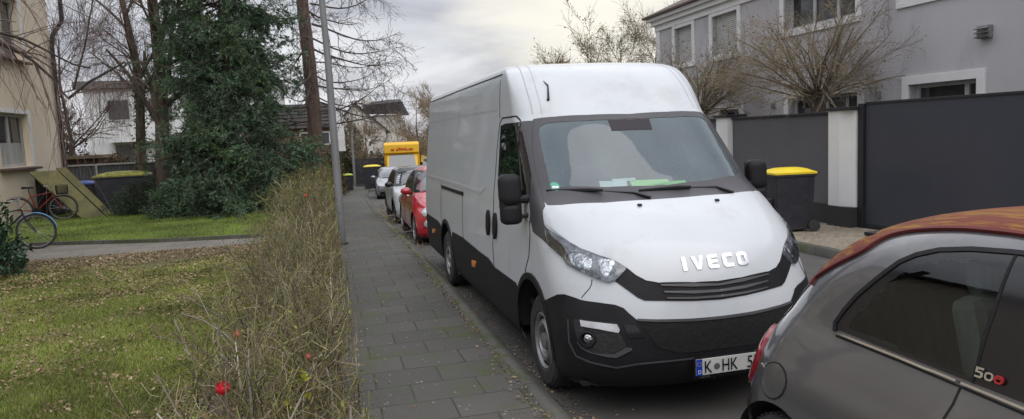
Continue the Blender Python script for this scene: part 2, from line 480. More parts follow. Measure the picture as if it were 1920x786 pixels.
M['twig'] = mat('twig_brown', (.13, .095, .08), .9, col2=(.05, .036, .032), scale=4)
M['twig_birch'] = mat('twig_birch', (.20, .135, .115), .9, col2=(.12, .085, .075), scale=4)
M['twig_grey'] = mat('twig_grey', (.31, .25, .17), .9, col2=(.20, .16, .11), scale=3)
M['soil'] = mat('soil', (.07, .052, .038), .95, col2=(.035, .028, .022), scale=5, bump=1, bscale=40)

def leaf_mat(name, cols, rough=.6, scale=1.2, sheen=False, transl=.0):
    m = bpy.data.materials.new(name); m.use_nodes = True
    nt = m.node_tree; N = nt.nodes; L = nt.links; b = N['Principled BSDF']; b.inputs['Roughness'].default_value = rough
    b.inputs['Specular IOR Level'].default_value = .35
    g = N.new('ShaderNodeNewGeometry'); r = N.new('ShaderNodeValToRGB'); L.new(g.outputs['Random Per Island'], r.inputs[0])
    e = r.color_ramp.elements; e[0].color = (*cols[0], 1); e[1].color = (*cols[-1], 1)
    for i, c in enumerate(cols[1:-1]):
        q = e.new((i+1)/(len(cols)-1)); q.color = (*c, 1)
    tc = N.new('ShaderNodeTexCoord'); n = N.new('ShaderNodeTexNoise'); n.inputs['Scale'].default_value = scale; L.new(tc.outputs['Object'], n.inputs['Vector'])
    mr = N.new('ShaderNodeMapRange'); mr.inputs['From Min'].default_value = .3; mr.inputs['From Max'].default_value = .7; mr.inputs['To Min'].default_value = .5; mr.inputs['To Max'].default_value = 1.4
    L.new(n.outputs['Fac'], mr.inputs['Value'])
    v = N.new('ShaderNodeVectorMath'); v.operation = 'SCALE'; L.new(r.outputs[0], v.inputs[0]); L.new(mr.outputs[0], v.inputs['Scale'])
    L.new(v.outputs[0], b.inputs['Base Color'])
    return m
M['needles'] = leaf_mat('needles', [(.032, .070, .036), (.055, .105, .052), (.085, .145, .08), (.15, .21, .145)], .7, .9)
M['needles_pale'] = leaf_mat('needles_yellow_green', [(.09, .15, .045), (.14, .20, .055), (.08, .14, .06)], .7, .9)
M['juniper'] = leaf_mat('juniper_green', [(.03, .05, .032), (.05, .08, .05), (.07, .10, .06)], .8, 1.5)
M['laurel'] = leaf_mat('laurel_green', [(.02, .045, .025), (.03, .065, .035), (.05, .09, .05)], .35, 1.5)
M['ivy'] = leaf_mat('ivy_green', [(.025, .045, .015), (.05, .07, .02), (.07, .09, .03)], .6, 2)
M['olive'] = leaf_mat('olive_leaves', [(.10, .12, .02), (.15, .16, .03), (.20, .17, .04), (.09, .10, .03)], .7, 2)
M['bush'] = leaf_mat('bush_green', [(.035, .06, .02), (.06, .085, .03), (.09, .10, .03)], .7, .5)
M['bush_yellow'] = leaf_mat('bush_yellow', [(.20, .19, .03), (.28, .25, .04), (.14, .14, .03)], .7, .5)
M['bush_brown'] = leaf_mat('bush_brown', [(.10, .06, .03), (.14, .085, .04), (.08, .07, .03), (.18, .12, .05)], .8, .5)
M['grass'] = leaf_mat('grass_blades', [(.10, .15, .02), (.16, .22, .03), (.24, .29, .045), (.30, .27, .11), (.12, .17, .025)], .7, .8)
M['grass_back'] = leaf_mat('grass_fresh', [(.11, .17, .025), (.16, .24, .04), (.21, .28, .06), (.14, .21, .035), (.24, .26, .09)], .7, .8)  # fresher green of the back lawn
M['litter'] = leaf_mat('dry_leaves', [(.13, .08, .045), (.22, .15, .085), (.31, .23, .14), (.15, .10, .06), (.38, .30, .20)], .8, 2)
M['cane'] = leaf_mat('rose_canes', [(.15, .16, .05), (.27, .24, .11), (.11, .13, .035), (.38, .32, .20), (.09, .065, .045), (.22, .145, .10), (.17, .19, .05), (.13, .09, .065)], .7, 3)
M['cane_grey'] = leaf_mat('old_canes', [(.32, .28, .24), (.19, .155, .125), (.42, .38, .31)], .8, 3)
M['hleaf'] = leaf_mat('rose_leaves', [(.10, .16, .03), (.18, .21, .04), (.20, .12, .06), (.09, .14, .03), (.26, .26, .05), (.14, .20, .04)], .6, 3)

# ---------------------------------------------------------------- ground
def strip(name, x0, x1, y0, y1, dz, m, follow=True, nx=1, ny=None, label=None, kind='structure'):
    ys = np.arange(y0, y1+.001, 2.0) if ny is None else np.linspace(y0, y1, ny)
    if ys[-1] < y1: ys = np.append(ys, y1)
    V = []; F = []
    for y in ys:
        for i in range(nx+1):
            x = x0+(x1-x0)*i/nx; V.append((x+(sx(y) if follow else 0), y, gz(y)+dz))
    w = nx+1
    for j in range(len(ys)-1):
        for i in range(nx): F.append((j*w+i, j*w+i+1, (j+1)*w+i+1, (j+1)*w+i))
    o = np_mesh(name, V, F, m)
    if kind: o['kind'] = kind
    return o
M['earth'] = mat('lawn_earth', (.10, .11, .035), .95, col2=(.11, .08, .045), scale=2.5, bump=1, bscale=50, dirt=((.12, .085, .05), 9, .52, .8))
M['lawnbase'] = mat('lawn_base', (.11, .16, .03), .95, col2=(.15, .17, .05), scale=4, bump=1, bscale=80)

def slab_mat(name, c1, c2, joint, bw, rh, jw, moss, mscale=3, mthr=.52, spots=True, off=.5, grime=(.05, .05, .048)):
    m = bpy.data.materials.new(name); m.use_nodes = True
    nt = m.node_tree; N = nt.nodes; L = nt.links; b = N['Principled BSDF']; b.inputs['Roughness'].default_value = .8
    tc = N.new('ShaderNodeTexCoord'); br = N.new('ShaderNodeTexBrick'); L.new(tc.outputs['Object'], br.inputs['Vector'])
    br.inputs['Scale'].default_value = 1; br.inputs['Brick Width'].default_value = bw; br.inputs['Row Height'].default_value = rh
    br.inputs['Mortar Size'].default_value = jw; br.inputs['Mortar Smooth'].default_value = .4; br.offset = off
    br.inputs['Color1'].default_value = (*c1, 1); br.inputs['Color2'].default_value = (*c2, 1); br.inputs['Mortar'].default_value = (*joint, 1); br.inputs['Bias'].default_value = -.1
    # grain
    n = N.new('ShaderNodeTexNoise'); n.inputs['Scale'].default_value = 90; n.inputs['Detail'].default_value = 3; L.new(tc.outputs['Object'], n.inputs['Vector'])
    mr = N.new('ShaderNodeMapRange'); mr.inputs['To Min'].default_value = .65; mr.inputs['To Max'].default_value = 1.35; L.new(n.outputs['Fac'], mr.inputs['Value'])
    v = N.new('ShaderNodeVectorMath'); v.operation = 'SCALE'; L.new(br.outputs['Color'], v.inputs[0]); L.new(mr.outputs[0], v.inputs['Scale'])
    # broad stains
    n2 = N.new('ShaderNodeTexNoise'); n2.inputs['Scale'].default_value = 1.1; n2.inputs['Detail'].default_value = 6; L.new(tc.outputs['Object'], n2.inputs['Vector'])
    r2 = N.new('ShaderNodeMapRange'); r2.inputs['From Min'].default_value = .4; r2.inputs['From Max'].default_value = .68; r2.inputs['To Max'].default_value = .6; L.new(n2.outputs['Fac'], r2.inputs['Value'])
    m2 = N.new('ShaderNodeMix'); m2.data_type = 'RGBA'; L.new(r2.outputs[0], m2.inputs[0]); L.new(v.outputs[0], m2.inputs[6]); m2.inputs[7].default_value = (*grime, 1)
    out = m2.outputs[2]
    # moss near the joints
    n3 = N.new('ShaderNodeTexNoise'); n3.inputs['Scale'].default_value = mscale; n3.inputs['Detail'].default_value = 8; n3.inputs['Roughness'].default_value = .75; L.new(tc.outputs['Object'], n3.inputs['Vector'])
    a3 = N.new('ShaderNodeMath'); a3.operation = 'MULTIPLY_ADD'; L.new(br.outputs['Fac'], a3.inputs[0]); a3.inputs[1].default_value = .045; L.new(n3.outputs['Fac'], a3.inputs[2])
    r3 = N.new('ShaderNodeMapRange'); r3.inputs['From Min'].default_value = mthr+.06; r3.inputs['From Max'].default_value = mthr+.16; r3.inputs['To Max'].default_value = .8; L.new(a3.outputs[0], r3.inputs['Value'])
    m3 = N.new('ShaderNodeMix'); m3.data_type = 'RGBA'; L.new(r3.outputs[0], m3.inputs[0]); L.new(out, m3.inputs[6]); m3.inputs[7].default_value = (*moss, 1); out = m3.outputs[2]
    if spots:   # pale lichen spots and gum
        vo = N.new('ShaderNodeTexVoronoi'); vo.inputs['Scale'].default_value = 9; vo.inputs['Randomness'].default_value = 1; L.new(tc.outputs['Object'], vo.inputs['Vector'])
        nn = N.new('ShaderNodeTexNoise'); nn.inputs['Scale'].default_value = 40; L.new(tc.outputs['Object'], nn.inputs['Vector'])
        aa = N.new('ShaderNodeMath'); aa.operation = 'MULTIPLY_ADD'; L.new(nn.outputs['Fac'], aa.inputs[0]); aa.inputs[1].default_value = .12; L.new(vo.outputs['Distance'], aa.inputs[2])
        rr = N.new('ShaderNodeMapRange'); rr.inputs['From Min'].default_value = .12; rr.inputs['From Max'].default_value = .17; rr.inputs['To Min'].default_value = .8; rr.inputs['To Max'].default_value = 0; L.new(aa.outputs[0], rr.inputs['Value'])
        m4 = N.new('ShaderNodeMix'); m4.data_type = 'RGBA'; L.new(rr.outputs[0], m4.inputs[0]); L.new(out, m4.inputs[6]); m4.inputs[7].default_value = (.26, .26, .25, 1); out = m4.outputs[2]
    L.new(out, b.inputs['Base Color'])
    ad = N.new('ShaderNodeMath'); ad.operation = 'MULTIPLY_ADD'; L.new(br.outputs['Fac'], ad.inputs[0]); ad.inputs[1].default_value = -1.5; L.new(n.outputs['Fac'], ad.inputs[2])
    bp = N.new('ShaderNodeBump'); bp.inputs['Strength'].default_value = .7; bp.inputs['Distance'].default_value = .006; L.new(ad.outputs[0], bp.inputs['Height']); L.new(bp.outputs[0], b.inputs['Normal'])
    return m
M['slabs'] = slab_mat('sidewalk_slabs', (.098, .093, .084), (.070, .067, .061), (.036, .038, .026), .50, .38, .008, (.07, .085, .028), mscale=2.2, mthr=.46, grime=(.062, .060, .055))
M['pathslab'] = slab_mat('path_concrete', (.20, .185, .16), (.17, .16, .14), (.06, .055, .04), .6, .6, .007, (.08, .085, .03), grime=(.12, .11, .09))
M['pavers'] = slab_mat('beige_pavers', (.36, .31, .235), (.27, .235, .185), (.10, .085, .06), .20, .10, .006, (.13, .10, .055), mscale=9, mthr=.5, spots=False, grime=(.2, .17, .13))
M['kerb'] = slab_mat('kerb_stone', (.115, .11, .10), (.085, .082, .075), (.03, .03, .02), .25, 1.0, .008, (.06, .075, .022), mscale=5, mthr=.42, spots=False, off=0)

g = strip('ground', -160, 160, -30, 420, -.03, M['earth'], follow=False, nx=1)
strip('road', 1.40, 6.87, -12, 120, 0.0, M['asphalt'], ny=110)
strip('sidewalk', -.02, 1.30, -6, 90, .12, M['slabs'], ny=120)
def kerb_line(name, x0, x1, y0, y1, top, m, bottom=-.05):
    ys = np.linspace(y0, y1, 60); V = []; F = []
    for y in ys:
        c = sx(y); z = gz(y)
        V += [(x0+c, y, z+bottom), (x0+c, y, z+top), (x1+c, y, z+top), (x1+c, y, z+bottom)]
    for j in range(len(ys)-1):
        for a in range(3): F.append((4*j+a, 4*j+a+1, 4*j+5+a, 4*j+4+a))
    F += [(0, 3, 2, 1)]
    o = np_mesh(name, V, F, m); o['kind'] = 'structure'
    return o
kerb_line('kerb', 1.30, 1.42, -6, 90, .124, M['kerb'])
kerb_line('kerb', 6.85, 6.98, -12, 90, .13, M['kerb'])
strip('pavement', 6.98, 8.95, -12, 90, .12, M['pavers'], ny=60)
# gardens on the left: raised lawns, beds and the garden path
def poly_sheet(name, pts, z, m, skirt=1.2):
    mb = MB(); n = len(pts)
    vs = [(x, y, z) for x, y in pts]+[(x, y, z-skirt) for x, y in pts]
    mb.add(vs, [tuple(range(n))]+[(i, n+i, n+(i+1) % n, (i+1) % n) for i in range(n)])
    o = mb.build(name, m, fixn=False); o['kind'] = 'structure'; return o
poly_sheet('front_lawn', [(-40, -8), (-1.15, -8), (-1.15, 14.45), (-40, 14.45)], .10, M['earth'])
poly_sheet('hedge_bed', [(-1.15, -8), (-.03, -8), (-.03, 14.3), (-1.15, 14.3)], .107, M['soil'])
poly_sheet('garden_path', [(-40, 14.45), (-1.15, 14.45), (-.03, 14.3), (-.03, 15.35), (-1.3, 15.30), (-3.4, 15.75), (-5.6, 16.62), (-8, 17.3), (-40, 20)], .104, M['pathslab'])
poly_sheet('back_lawn', [(-40, 20.1), (-8, 17.38), (-5.6, 16.70), (-3.4, 15.83), (-1.3, 15.38), (-.03, 15.40), (-.03, 30), (-40, 30)], .14, M['lawnbase'])
kp = [(-40, 20), (-8, 17.3), (-5.6, 16.62), (-4.4, 16.15), (-3.4, 15.75), (-2.3, 15.5), (-1.3, 15.30), (-.06, 15.35)]
mb = MB()
for (a, b), (c, d) in zip(kp, kp[1:]):
    mb.add([(a, b, .05), (c, d, .05), (c, d+.085, .05), (a, b+.085, .05), (a, b, .175), (c, d, .175), (c, d+.085, .175), (a, b+.085, .175)],
           [(0, 1, 5, 4), (4, 5, 6, 7), (3, 2, 6, 7), (0, 3, 7, 4), (1, 2, 6, 5)])
o = mb.build('path_kerb', M['kerb'], fixn=False); o['kind'] = 'structure'
# ---------------------------------------------------------------- buildings
M['render_beige'] = mat('beige_render', (.78, .68, .54), .9, col2=(.71, .61, .475), scale=.9, bump=.5, bscale=160, dirt=((.34, .27, .2), 1.2, .6, .4), stretch=(1, 1, .6))
M['render_grey'] = mat('grey_render', (.50, .485, .50), .92, col2=(.45, .44, .455), scale=.7, bump=.5, bscale=180, dirt=((.30, .295, .30), 1.1, .55, .5), stretch=(1, 1, .35))
M['trim_white'] = mat('white_trim', (.74, .74, .74), .6, col2=(.69, .69, .68), scale=3)
M['render_white'] = mat('white_render', (.84, .85, .86), .9, col2=(.5, .51, .53), scale=.5, dirt=((.35, .35, .33), .8, .6, .4))
M['render_cream'] = mat('cream_render', (.60, .58, .53), .9, col2=(.52, .50, .46), scale=.5)
M['tile_dark'] = mat('roof_tiles', (.07, .065, .07), .85, col2=(.045, .04, .045), scale=3, bump=.8, bscale=12)
M['wood_brown'] = mat('brown_timber', (.085, .05, .04), .7, col2=(.055, .034, .028), scale=5, stretch=(1, .2, 1))
M['sill_brown'] = mat('brown_sill', (.10, .055, .045), .6)
M['win_frame'] = mat('window_frame_white', (.62, .62, .62), .5)
M['win_frame_old'] = mat('window_frame_grey', (.42, .42, .40), .6)
M['pane'] = mat('window_pane', (.025, .028, .032), .06, col2=(.06, .06, .06), scale=1.2, spec=.8)
M['pane_far'] = mat('window_pane_far', (.06, .065, .075), .12, spec=.8)
M['curtain'] = mat('net_curtain', (.42, .43, .42), .9, col2=(.25, .26, .26), scale=14, stretch=(1, 3, .2))
M['shutter'] = mat('roller_shutter', (.55, .55, .54), .7)
M['brick'] = mat('brick', (.20, .12, .09), .9, col2=(.14, .09, .07), scale=5)
M['wall_dark'] = mat('wall_anthracite', (.118, .114, .124), .9, col2=(.100, .097, .106), scale=1.3, bump=.7, bscale=120)
M['wall_plinth'] = mat('wall_plinth', (.028, .028, .03), .9, col2=(.04, .04, .042), scale=50, bump=1, bscale=70)
M['gate'] = mat('gate_paint', (.042, .046, .060), .42, col2=(.050, .053, .066), scale=.8, dirt=((.07, .068, .07), 1.4, .6, .3))
M['cap_dark'] = mat('coping_dark', (.02, .02, .024), .5)

def wall_yz(mb, x0, x1, y0, y1, z0, z1, holes, m=0):
    """wall slab between x0 and x1, facing +-x, with rectangular openings (ya, yb, za, zb)"""
    ys = sorted({y0, y1, *[h[0] for h in holes], *[h[1] for h in holes]}); zs = sorted({z0, z1, *[h[2] for h in holes], *[h[3] for h in holes]})
    for a, b in zip(ys, ys[1:]):
        for c, d in zip(zs, zs[1:]):
            if any(h[0] <= (a+b)/2 <= h[1] and h[2] <= (c+d)/2 <= h[3] for h in holes): continue
            for x in (x0, x1): mb.add([(x, a, c), (x, b, c), (x, b, d), (x, a, d)], [(0, 1, 2, 3)], m)
    for h in holes:
        a, b, c, d = h
        mb.add([(x0, a, c), (x1, a, c), (x1, b, c), (x0, b, c), (x0, a, d), (x1, a, d), (x1, b, d), (x0, b, d)], [(0, 1, 2, 3), (4, 5, 6, 7), (0, 4, 5, 1), (3, 2, 6, 7)], m)
def window_x(parent, xf, y0, y1, z0, z1, out, mull=(), frame_m=None, trim=None, depth=.16, shutter=False, curtain=None, bar=.07, pane_m=None, cross=()):
    """window in an opening of a wall facing `out` (+1/-1 along x); xf = outer face of the wall"""
    xi = xf-out*depth
    fr = MB(); s = bar
    for a, b, c, d in ((y0, y1, z0, z0+s), (y0, y1, z1-s, z1), (y0, y0+s, z0+s, z1-s), (y1-s, y1, z0+s, z1-s)):
        fr.bx(xi, xi-out*.07, a, b, c, d)
    for q in mull: fr.bx(xi+out*.002, xi-out*.07, q-s*.65, q+s*.65, z0+s, z1-s)
    for q in cross: fr.bx(xi+out*.001, xi-out*.06, y0+s, y1-s, q-s*.4, q+s*.4)
    w = fr.build('window', frame_m or M['win_frame'], parent)
    p = MB(); p.bx(xi-out*.035, xi-out*.045, y0+s*.6, y1-s*.6, z0+s*.6, z1-s*.6); p.build('pane', pane_m or M['pane'], w)
    if curtain:
        c = MB(); n = 40; ya, yb = y0+s*.6, y1-s*.6
        vs = []; fs = []
        for i in range(n+1):
            y = ya+(yb-ya)*i/n; x = xi-out*(.033+.006*math.sin(i*1.9)-.006)
            vs += [(x+out*.002, y, z0+s*.8), (x+out*.002, y, curtain)]
        for i in range(n): fs.append((2*i, 2*i+1, 2*i+3, 2*i+2))
        c.add(vs, fs).build('curtain', M['curtain'], w, fixn=False)
    if shutter:
        c = MB(); k = int((z1-z0)/.055)
        for i in range(k):
            z = z0+(z1-z0)*i/k; c.box((xi+out*.06, (y0+y1)/2, z+.027), (.012, y1-y0-.06, .046))
        c.build('shutter', M['shutter'], w, bevel=.004)
    if trim:
        t = MB(); q = trim
        for a, b, c, d in ((y0-q, y0, z0-q, z1+q), (y1, y1+q, z0-q, z1+q), (y0, y1, z1, z1+q), (y0, y1, z0-q, z0)):
            t.bx(xf-out*.01, xf+out*.045, a, b, c, d)
        t.build('window_surround', M['trim_white'], w, bevel=.004)
    return w
# beige house on the left, its front runs along the street
bh = thing('beige_house', 'beige rendered house with brown corner downpipe, cut off by the left edge', 'house', (-8.4, 26.8, -.341)); bh.scale = (1.235,)*3
X0, Y0 = -6.8, 21.7
mb = MB()
hl = [(-3.75, -2.05, 1.62, 2.84), (-3.55, -1.93, 4.10, 5.5)]
wall_yz(mb, 0, -.3, -14, 0, -.2, 7.2, hl)
mb.add([(0, 0, -.2), (-10, 0, -.2), (-10, 0, 7.2), (0, 0, 7.2)], [(0, 1, 2, 3)])
mb.add([(0, -14, -.2), (-10, -14, -.2), (-10, -14, 7.2), (0, -14, 7.2)], [(0, 1, 2, 3)])
mb.build('wall', M['render_beige'], bh, fixn=False)
mb = MB(); mb.bx(.35, -10.3, -14.3, .35, 7.2, 7.35); mb.build('eaves', M['wood_brown'], bh)
for a, b, c, d in hl:
    w = window_x(bh, 0, a, b, c, d, 1, mull=((a+b)/2+.05,), frame_m=M['win_frame_old'], depth=.14, curtain=c+.55 if c < 3 else None)
    s = MB(); s.box((.03, (a+b)/2, c-.045), (.24, b-a+.34, .05), ry=rad(6)); s.build('sill', M['sill_brown'], w, bevel=.006)
    r = MB(); r.bx(.003, .012, b, b+.16, c-.02, d+.10).bx(.003, .012, a, b, d, d+.10); r.build('window_surround', M['trim_white'], w)
mb = MB(); mb.tube([(.07, -.08, -.1), (.07, -.08, 4.7), (.10, -.08, 4.95), (.32, .05, 5.35), (.36, .05, 7.1)], .055, 10)
for z in (.8, 2.5, 4.2): mb.cyl((.07, -.08, z), (.07, -.08, z+.05), .066, n=10)
mb.build('downpipe', mat('downpipe_brown', (.03, .024, .022), .6), bh, smooth=True)

# sloping mossy boards over the cellar steps
M['moss_board'] = mat('mossy_boards', (.20, .185, .075), .9, col2=(.13, .125, .06), scale=3, bump=.5, bscale=30, stretch=(1, .25, 1), dirt=((.09, .08, .05), 2.5, .52, .7))
cb = thing('cellar_cover', 'two moss-covered boards leaning side by side from the beige house wall down to the lawn', 'cellar cover', (-7.0, 23.0, .14))
def lean_board(T1, T2, B2, B1, t=.05):
    P = [Vector(p)-Vector((-7.0, 23.0, .14)) for p in (T1, T2, B2, B1)]; n = (P[1]-P[0]).cross(P[3]-P[0]).normalized()*t
    if n.z > 0: n = -n
    m_ = MB(); m_.add([tuple(p) for p in P]+[tuple(p+n) for p in P], [(0, 1, 2, 3), (7, 6, 5, 4), (0, 4, 5, 1), (1, 5, 6, 2), (2, 6, 7, 3), (3, 7, 4, 0)])
    return m_.build('board', M['moss_board'], cb)
lean_board((-8.24, 23.45, 1.49), (-7.66, 23.85, 1.50), (-6.18, 22.72, .12), (-6.68, 22.47, .10))
lean_board((-7.84, 24.35, 1.56), (-7.58, 24.4, 1.56), (-5.98, 23.0, .08), (-6.16, 22.9, .08))
mb = MB(); mb.bx(-1.15, -1.08, .55, .62, -.15, 1.25); mb.build('prop', M['dark'], cb)
mb = MB(); mb.bx(-1.38, -.75, 1.3, 2.4, -.2, 1.3); mb.build('stair_well', M['dark'], cb)
# bins and fences on the left
def big_bin(name, loc, w, d, h, lidm, label, cat='bin', rz=0, group=None, wheels=True, flat=False):
    t = thing(name, label, cat, loc, rz, group)
    b = MB(); tp = .86 if not flat else .93
    x, y = w/2, d/2
    # tapered body, wider at the top, with a rim
    b.add([(-x*tp, -y*tp, .04), (x*tp, -y*tp, .04), (x*tp, y*tp, .04), (-x*tp, y*tp, .04), (-x*.97, -y*.97, h*.9), (x*.97, -y*.97, h*.9), (x*.97, y*.97, h*.9), (-x*.97, y*.97, h*.9)],
          [(3, 2, 1, 0), (4, 5, 6, 7), (0, 1, 5, 4), (1, 2, 6, 5), (2, 3, 7, 6), (3, 0, 4, 7)])
    b.box((0, 0, h*.875), (w*1.03, d*1.03, .05))
    b.box((0, -y*.955, h*.35), (w*.4, .03, h*.35))
    b.build('body', M['bin'], t, bevel=.015)
    l = MB(); n = 8; vs = []; fs = []
    for i in range(n+1):
        for j in range(n+1):
            u, v = i/n*2-1, j/n*2-1
            z = h*.905+(.075 if not flat else .12)*(1-abs(u)**3.5)*(1-abs(v)**4)+.02
            vs.append((u*x*1.05, v*y*1.04, z))
    for i in range(n):
        for j in range(n): fs.append((i*(n+1)+j, (i+1)*(n+1)+j, (i+1)*(n+1)+j+1, i*(n+1)+j+1))
    bd = [i*(n+1) for i in range(n+1)]+[n*(n+1)+j for j in range(1, n+1)]+[i*(n+1)+n for i in range(n-1, -1, -1)]+[j for j in range(n-1, 0, -1)]
    k = len(vs); vs += [(vs[q][0], vs[q][1], h*.895) for q in bd]
    for a in range(len(bd)): fs.append((bd[a], bd[(a+1) % len(bd)], k+(a+1) % len(bd), k+a))
    l.add(vs, fs); l.build('lid', lidm, t, smooth=True, angle=50)
    hd = MB(); hd.tube([(-x*.9, y*1.02, h*.88), (-x*.85, y*1.2, h*.9), (x*.85, y*1.2, h*.9), (x*.9, y*1.02, h*.88)], .016, 8); hd.build('handle', M['bin'], t, smooth=True)
    if wheels:
        for s in (-1, 1):
            wm = MB(); wm.cyl((s*x*.9, y*.9, .10), (s*x*.9+s*.05, y*.9, .10), .10, n=18); wm.build('wheel', M['rubber'], t, bevel=.01)
    return t
M['moss_lid'] = mat('mossy_yellow_lid', (.42, .40, .06), .7, col2=(.20, .20, .06), scale=5, dirt=((.10, .12, .04), 7, .5, .8))
big_bin('waste_container', (-6.05, 24.4, .12), 1.5, .95, 1.22, M['moss_lid'], 'large wheeled container with a mossy yellow lid behind the dark low shrub', 'container', rz=rad(8), flat=True)
big_bin('wheelie_bin', (-7.35, 25.2, .12), .58, .7, .98, mat('blue_lid', (.03, .09, .38), .45), 'black wheeled bin with a blue lid beside the mossy yellow container', 'bin', rz=rad(10))
M['sheet_metal'] = mat('corrugated_grey', (.20, .21, .23), .6, .2, col2=(.15, .155, .17), scale=3)
fn = MB(); vs = []; fs = []; n = 120
for i in range(n+1):
    x = -11.5+6.0*i/n; y = 27.4+.035*(1 if i % 2 else -1); vs += [(x, y, 0), (x, y, 1.42)]
for i in range(n): fs.append((2*i, 2*i+1, 2*i+3, 2*i+2))
fn.add(vs, fs)
cf = thing('corrugated_fence', 'grey ribbed metal fence behind the blue-lidded bin', 'fence', (0, 0, .1)); fn.build('panel', M['sheet_metal'], cf, fixn=False)
r = MB(); r.bx(-11.5, -5.5, 27.33, 27.5, 1.42, 1.47); [r.bx(q, q+.06, 27.30, 27.36, 0, 1.42) for q in (-11.4, -9.5, -7.6, -5.7)]; r.build('rail', M['win_frame_old'], cf)
sh = thing('garden_shed', 'low brown wooden shed with flat roof behind the ribbed metal fence', 'shed', (-9.6, 30.2, .0))
b = MB(); b.bx(-1.3, 1.3, 0, 2, 0, 1.75); b.build('wall', M['wood_brown'], sh)
b = MB(); b.bx(-1.5, 1.5, -.2, 2.2, 1.75, 1.87); b.build('roof', mat('shed_roof', (.22, .17, .12), .9), sh)

# facade helper for distant buildings facing the camera (-y)
def far_windows(parent, y, rects, fm, pm, dy=.08):
    for (a, b, c, d) in rects:
        f = MB(); s = .07
        for p in ((a, b, c, c+s), (a, b, d-s, d), (a, a+s, c+s, d-s), (b-s, b, c+s, d-s)): f.bx(p[0], p[1], y-.05, y-.003, p[2], p[3])
        w = f.build('window', fm, parent)
        q = MB(); q.bx(a+s*.5, b-s*.5, y-.025, y-.006, c+s*.5, d-s*.5); q.build('pane', pm, w)
wb = thing('apartment_building', 'white flat-roofed apartment block behind the bare weeping tree', 'building', (0, 45, -.9))
b = MB(); b.bx(-12.75, -2.5, 0, 9, 0, 6.35); b.bx(-12.55, -9.9, -.12, -.002, .0, 6.2); b.build('wall', M['render_white'], wb)
b = MB(); b.bx(-13.1, -2.3, -.5, 9.3, 6.35, 6.75); b.build('roof', mat('roof_edge_dark', (.13, .125, .12), .8), wb)
far_windows(wb, -.12, [(-11.6, -10.4, 4.55, 5.75)], M['win_frame_old'], M['pane_far'])
far_windows(wb, 0, [(-9.5, -8.2, 4.4, 5.8), (-7.6, -6.0, 4.4, 5.8)], M['win_frame_old'], M['pane_far'])
far_windows(wb, -.12, [(-11.4, -10.3, 2.1, 3.3)], M['win_frame_old'], M['pane_far'])
far_windows(wb, 0, [(-9.1, -8.0, 1.9, 3.35), (-7.4, -6.2, 1.9, 3.35)], M['win_frame_old'], M['pane_far'])
b = MB(); b.bx(-11.5, -8.0, -1.0, -.0, 3.35, 3.5).bx(-11.5, -8.0, -1.0, -.95, 3.5, 4.35); b.build('balcony', M['render_white'], wb)
kb = thing('brick_house', 'brown brick house with shingled mansard roof behind the larch trunk', 'house', (0, 42, -.8))
b = MB(); b.bx(-4.2, .42, 0, 8, 0, 3.55); b.build('wall', M['brick'], kb)
b = MB(); b.prism([(-.25, 3.55), (.9, 4.95), (7.5, 4.95), (8.3, 3.55)], 'x', -4.4, .55); b.build('roof', M['tile_dark'], kb)
b = MB()
for i in range(7): b.bx(-4.42, .57, -.30+i*.165, -.27+i*.165+.12, 3.58+i*.2, 3.62+i*.2)
b.build('shingle_courses', mat('shingle_edge', (.13, .125, .12), .85), kb)
far_windows(kb, 0, [(-1.3, -.6, 2.6, 3.35), (-.2, .35, 2.6, 3.35)], M['win_frame'], M['pane_far'])
b = MB(); b.bx(.56, 1.15, .5, 5, 2.2, 5.2); b.build('white_side_panel', M['render_white'], kb)
# gabled cream house further down
gh = thing('gabled_house', 'cream three-storey house with steep dark gable roof beyond the second lamp post', 'house', (0, 72, -2.1))
b = MB(); prof = [(.95, 0), (5.9, 0), (5.9, 5.1), (3.05, 7.55), (.95, 5.35)]
b.prism(prof, 'y', 0, 10)
b.bx(5.2, 7.55, 2.2, 9, 0, 6.5); b.build('wall', M['render_cream'], gh)
b = MB()
def slab(mb, p, q, y0, y1, t=.18):
    (x0, z0), (x1, z1) = p, q
    mb.add([(x0, y0, z0), (x1, y0, z1), (x1, y1, z1), (x0, y1, z0), (x0, y0, z0+t), (x1, y0, z1+t), (x1, y1, z1+t), (x0, y1, z0+t)], [(3, 2, 1, 0), (4, 5, 6, 7), (0, 1, 5, 4), (1, 2, 6, 5), (2, 3, 7, 6), (3, 0, 4, 7)])
slab(b, (.6, 5.0), (3.05, 7.55), -.25, 10.2); slab(b, (3.05, 7.552), (6.3, 4.65), -.25, 10.2)
b.build('roof', M['tile_dark'], gh)
b = MB(); b.add([(3.9, 1.6, 7.5), (7.9, 1.6, 7.75), (7.9, 5, 8.2), (3.6, 5, 7.9), (4.2, 1.8, 6.6), (8.15, 1.8, 6.5)], [(4, 5, 1, 0), (0, 1, 2, 3)]); b.add([(7.9, 1.7, 7.7), (7.3, 1.5, 6.35), (8.5, 1.5, 6.35)], [(0, 1, 2)]); b.build('wing_roof', M['tile_dark'], gh, fixn=False)
b = MB(); b.bx(4.05, 4.85, 3.0, 3.7, 7.0, 8.25); b.build('chimney', M['render_cream'], gh)
far_windows(gh, 0, [(1.7, 2.35, 4.2, 5.15), (2.6, 3.05, 4.75, 5.15), (4.15, 4.5, 4.35, 5.2), (4.15, 4.5, 3.4, 4.0), (4.2, 4.6, 2.2, 3.1), (1.7, 2.4, 2.0, 2.9)], M['trim_white'], M['pane_far'])
lh = thing('dark_roof_house', 'low dark roof peeking out left of the gabled cream house', 'house', (0, 76, -2.1))
b = MB(); b.bx(-1.5, 1.3, 0, 6, 0, 5.6); b.build('wall', M['render_cream'], lh)
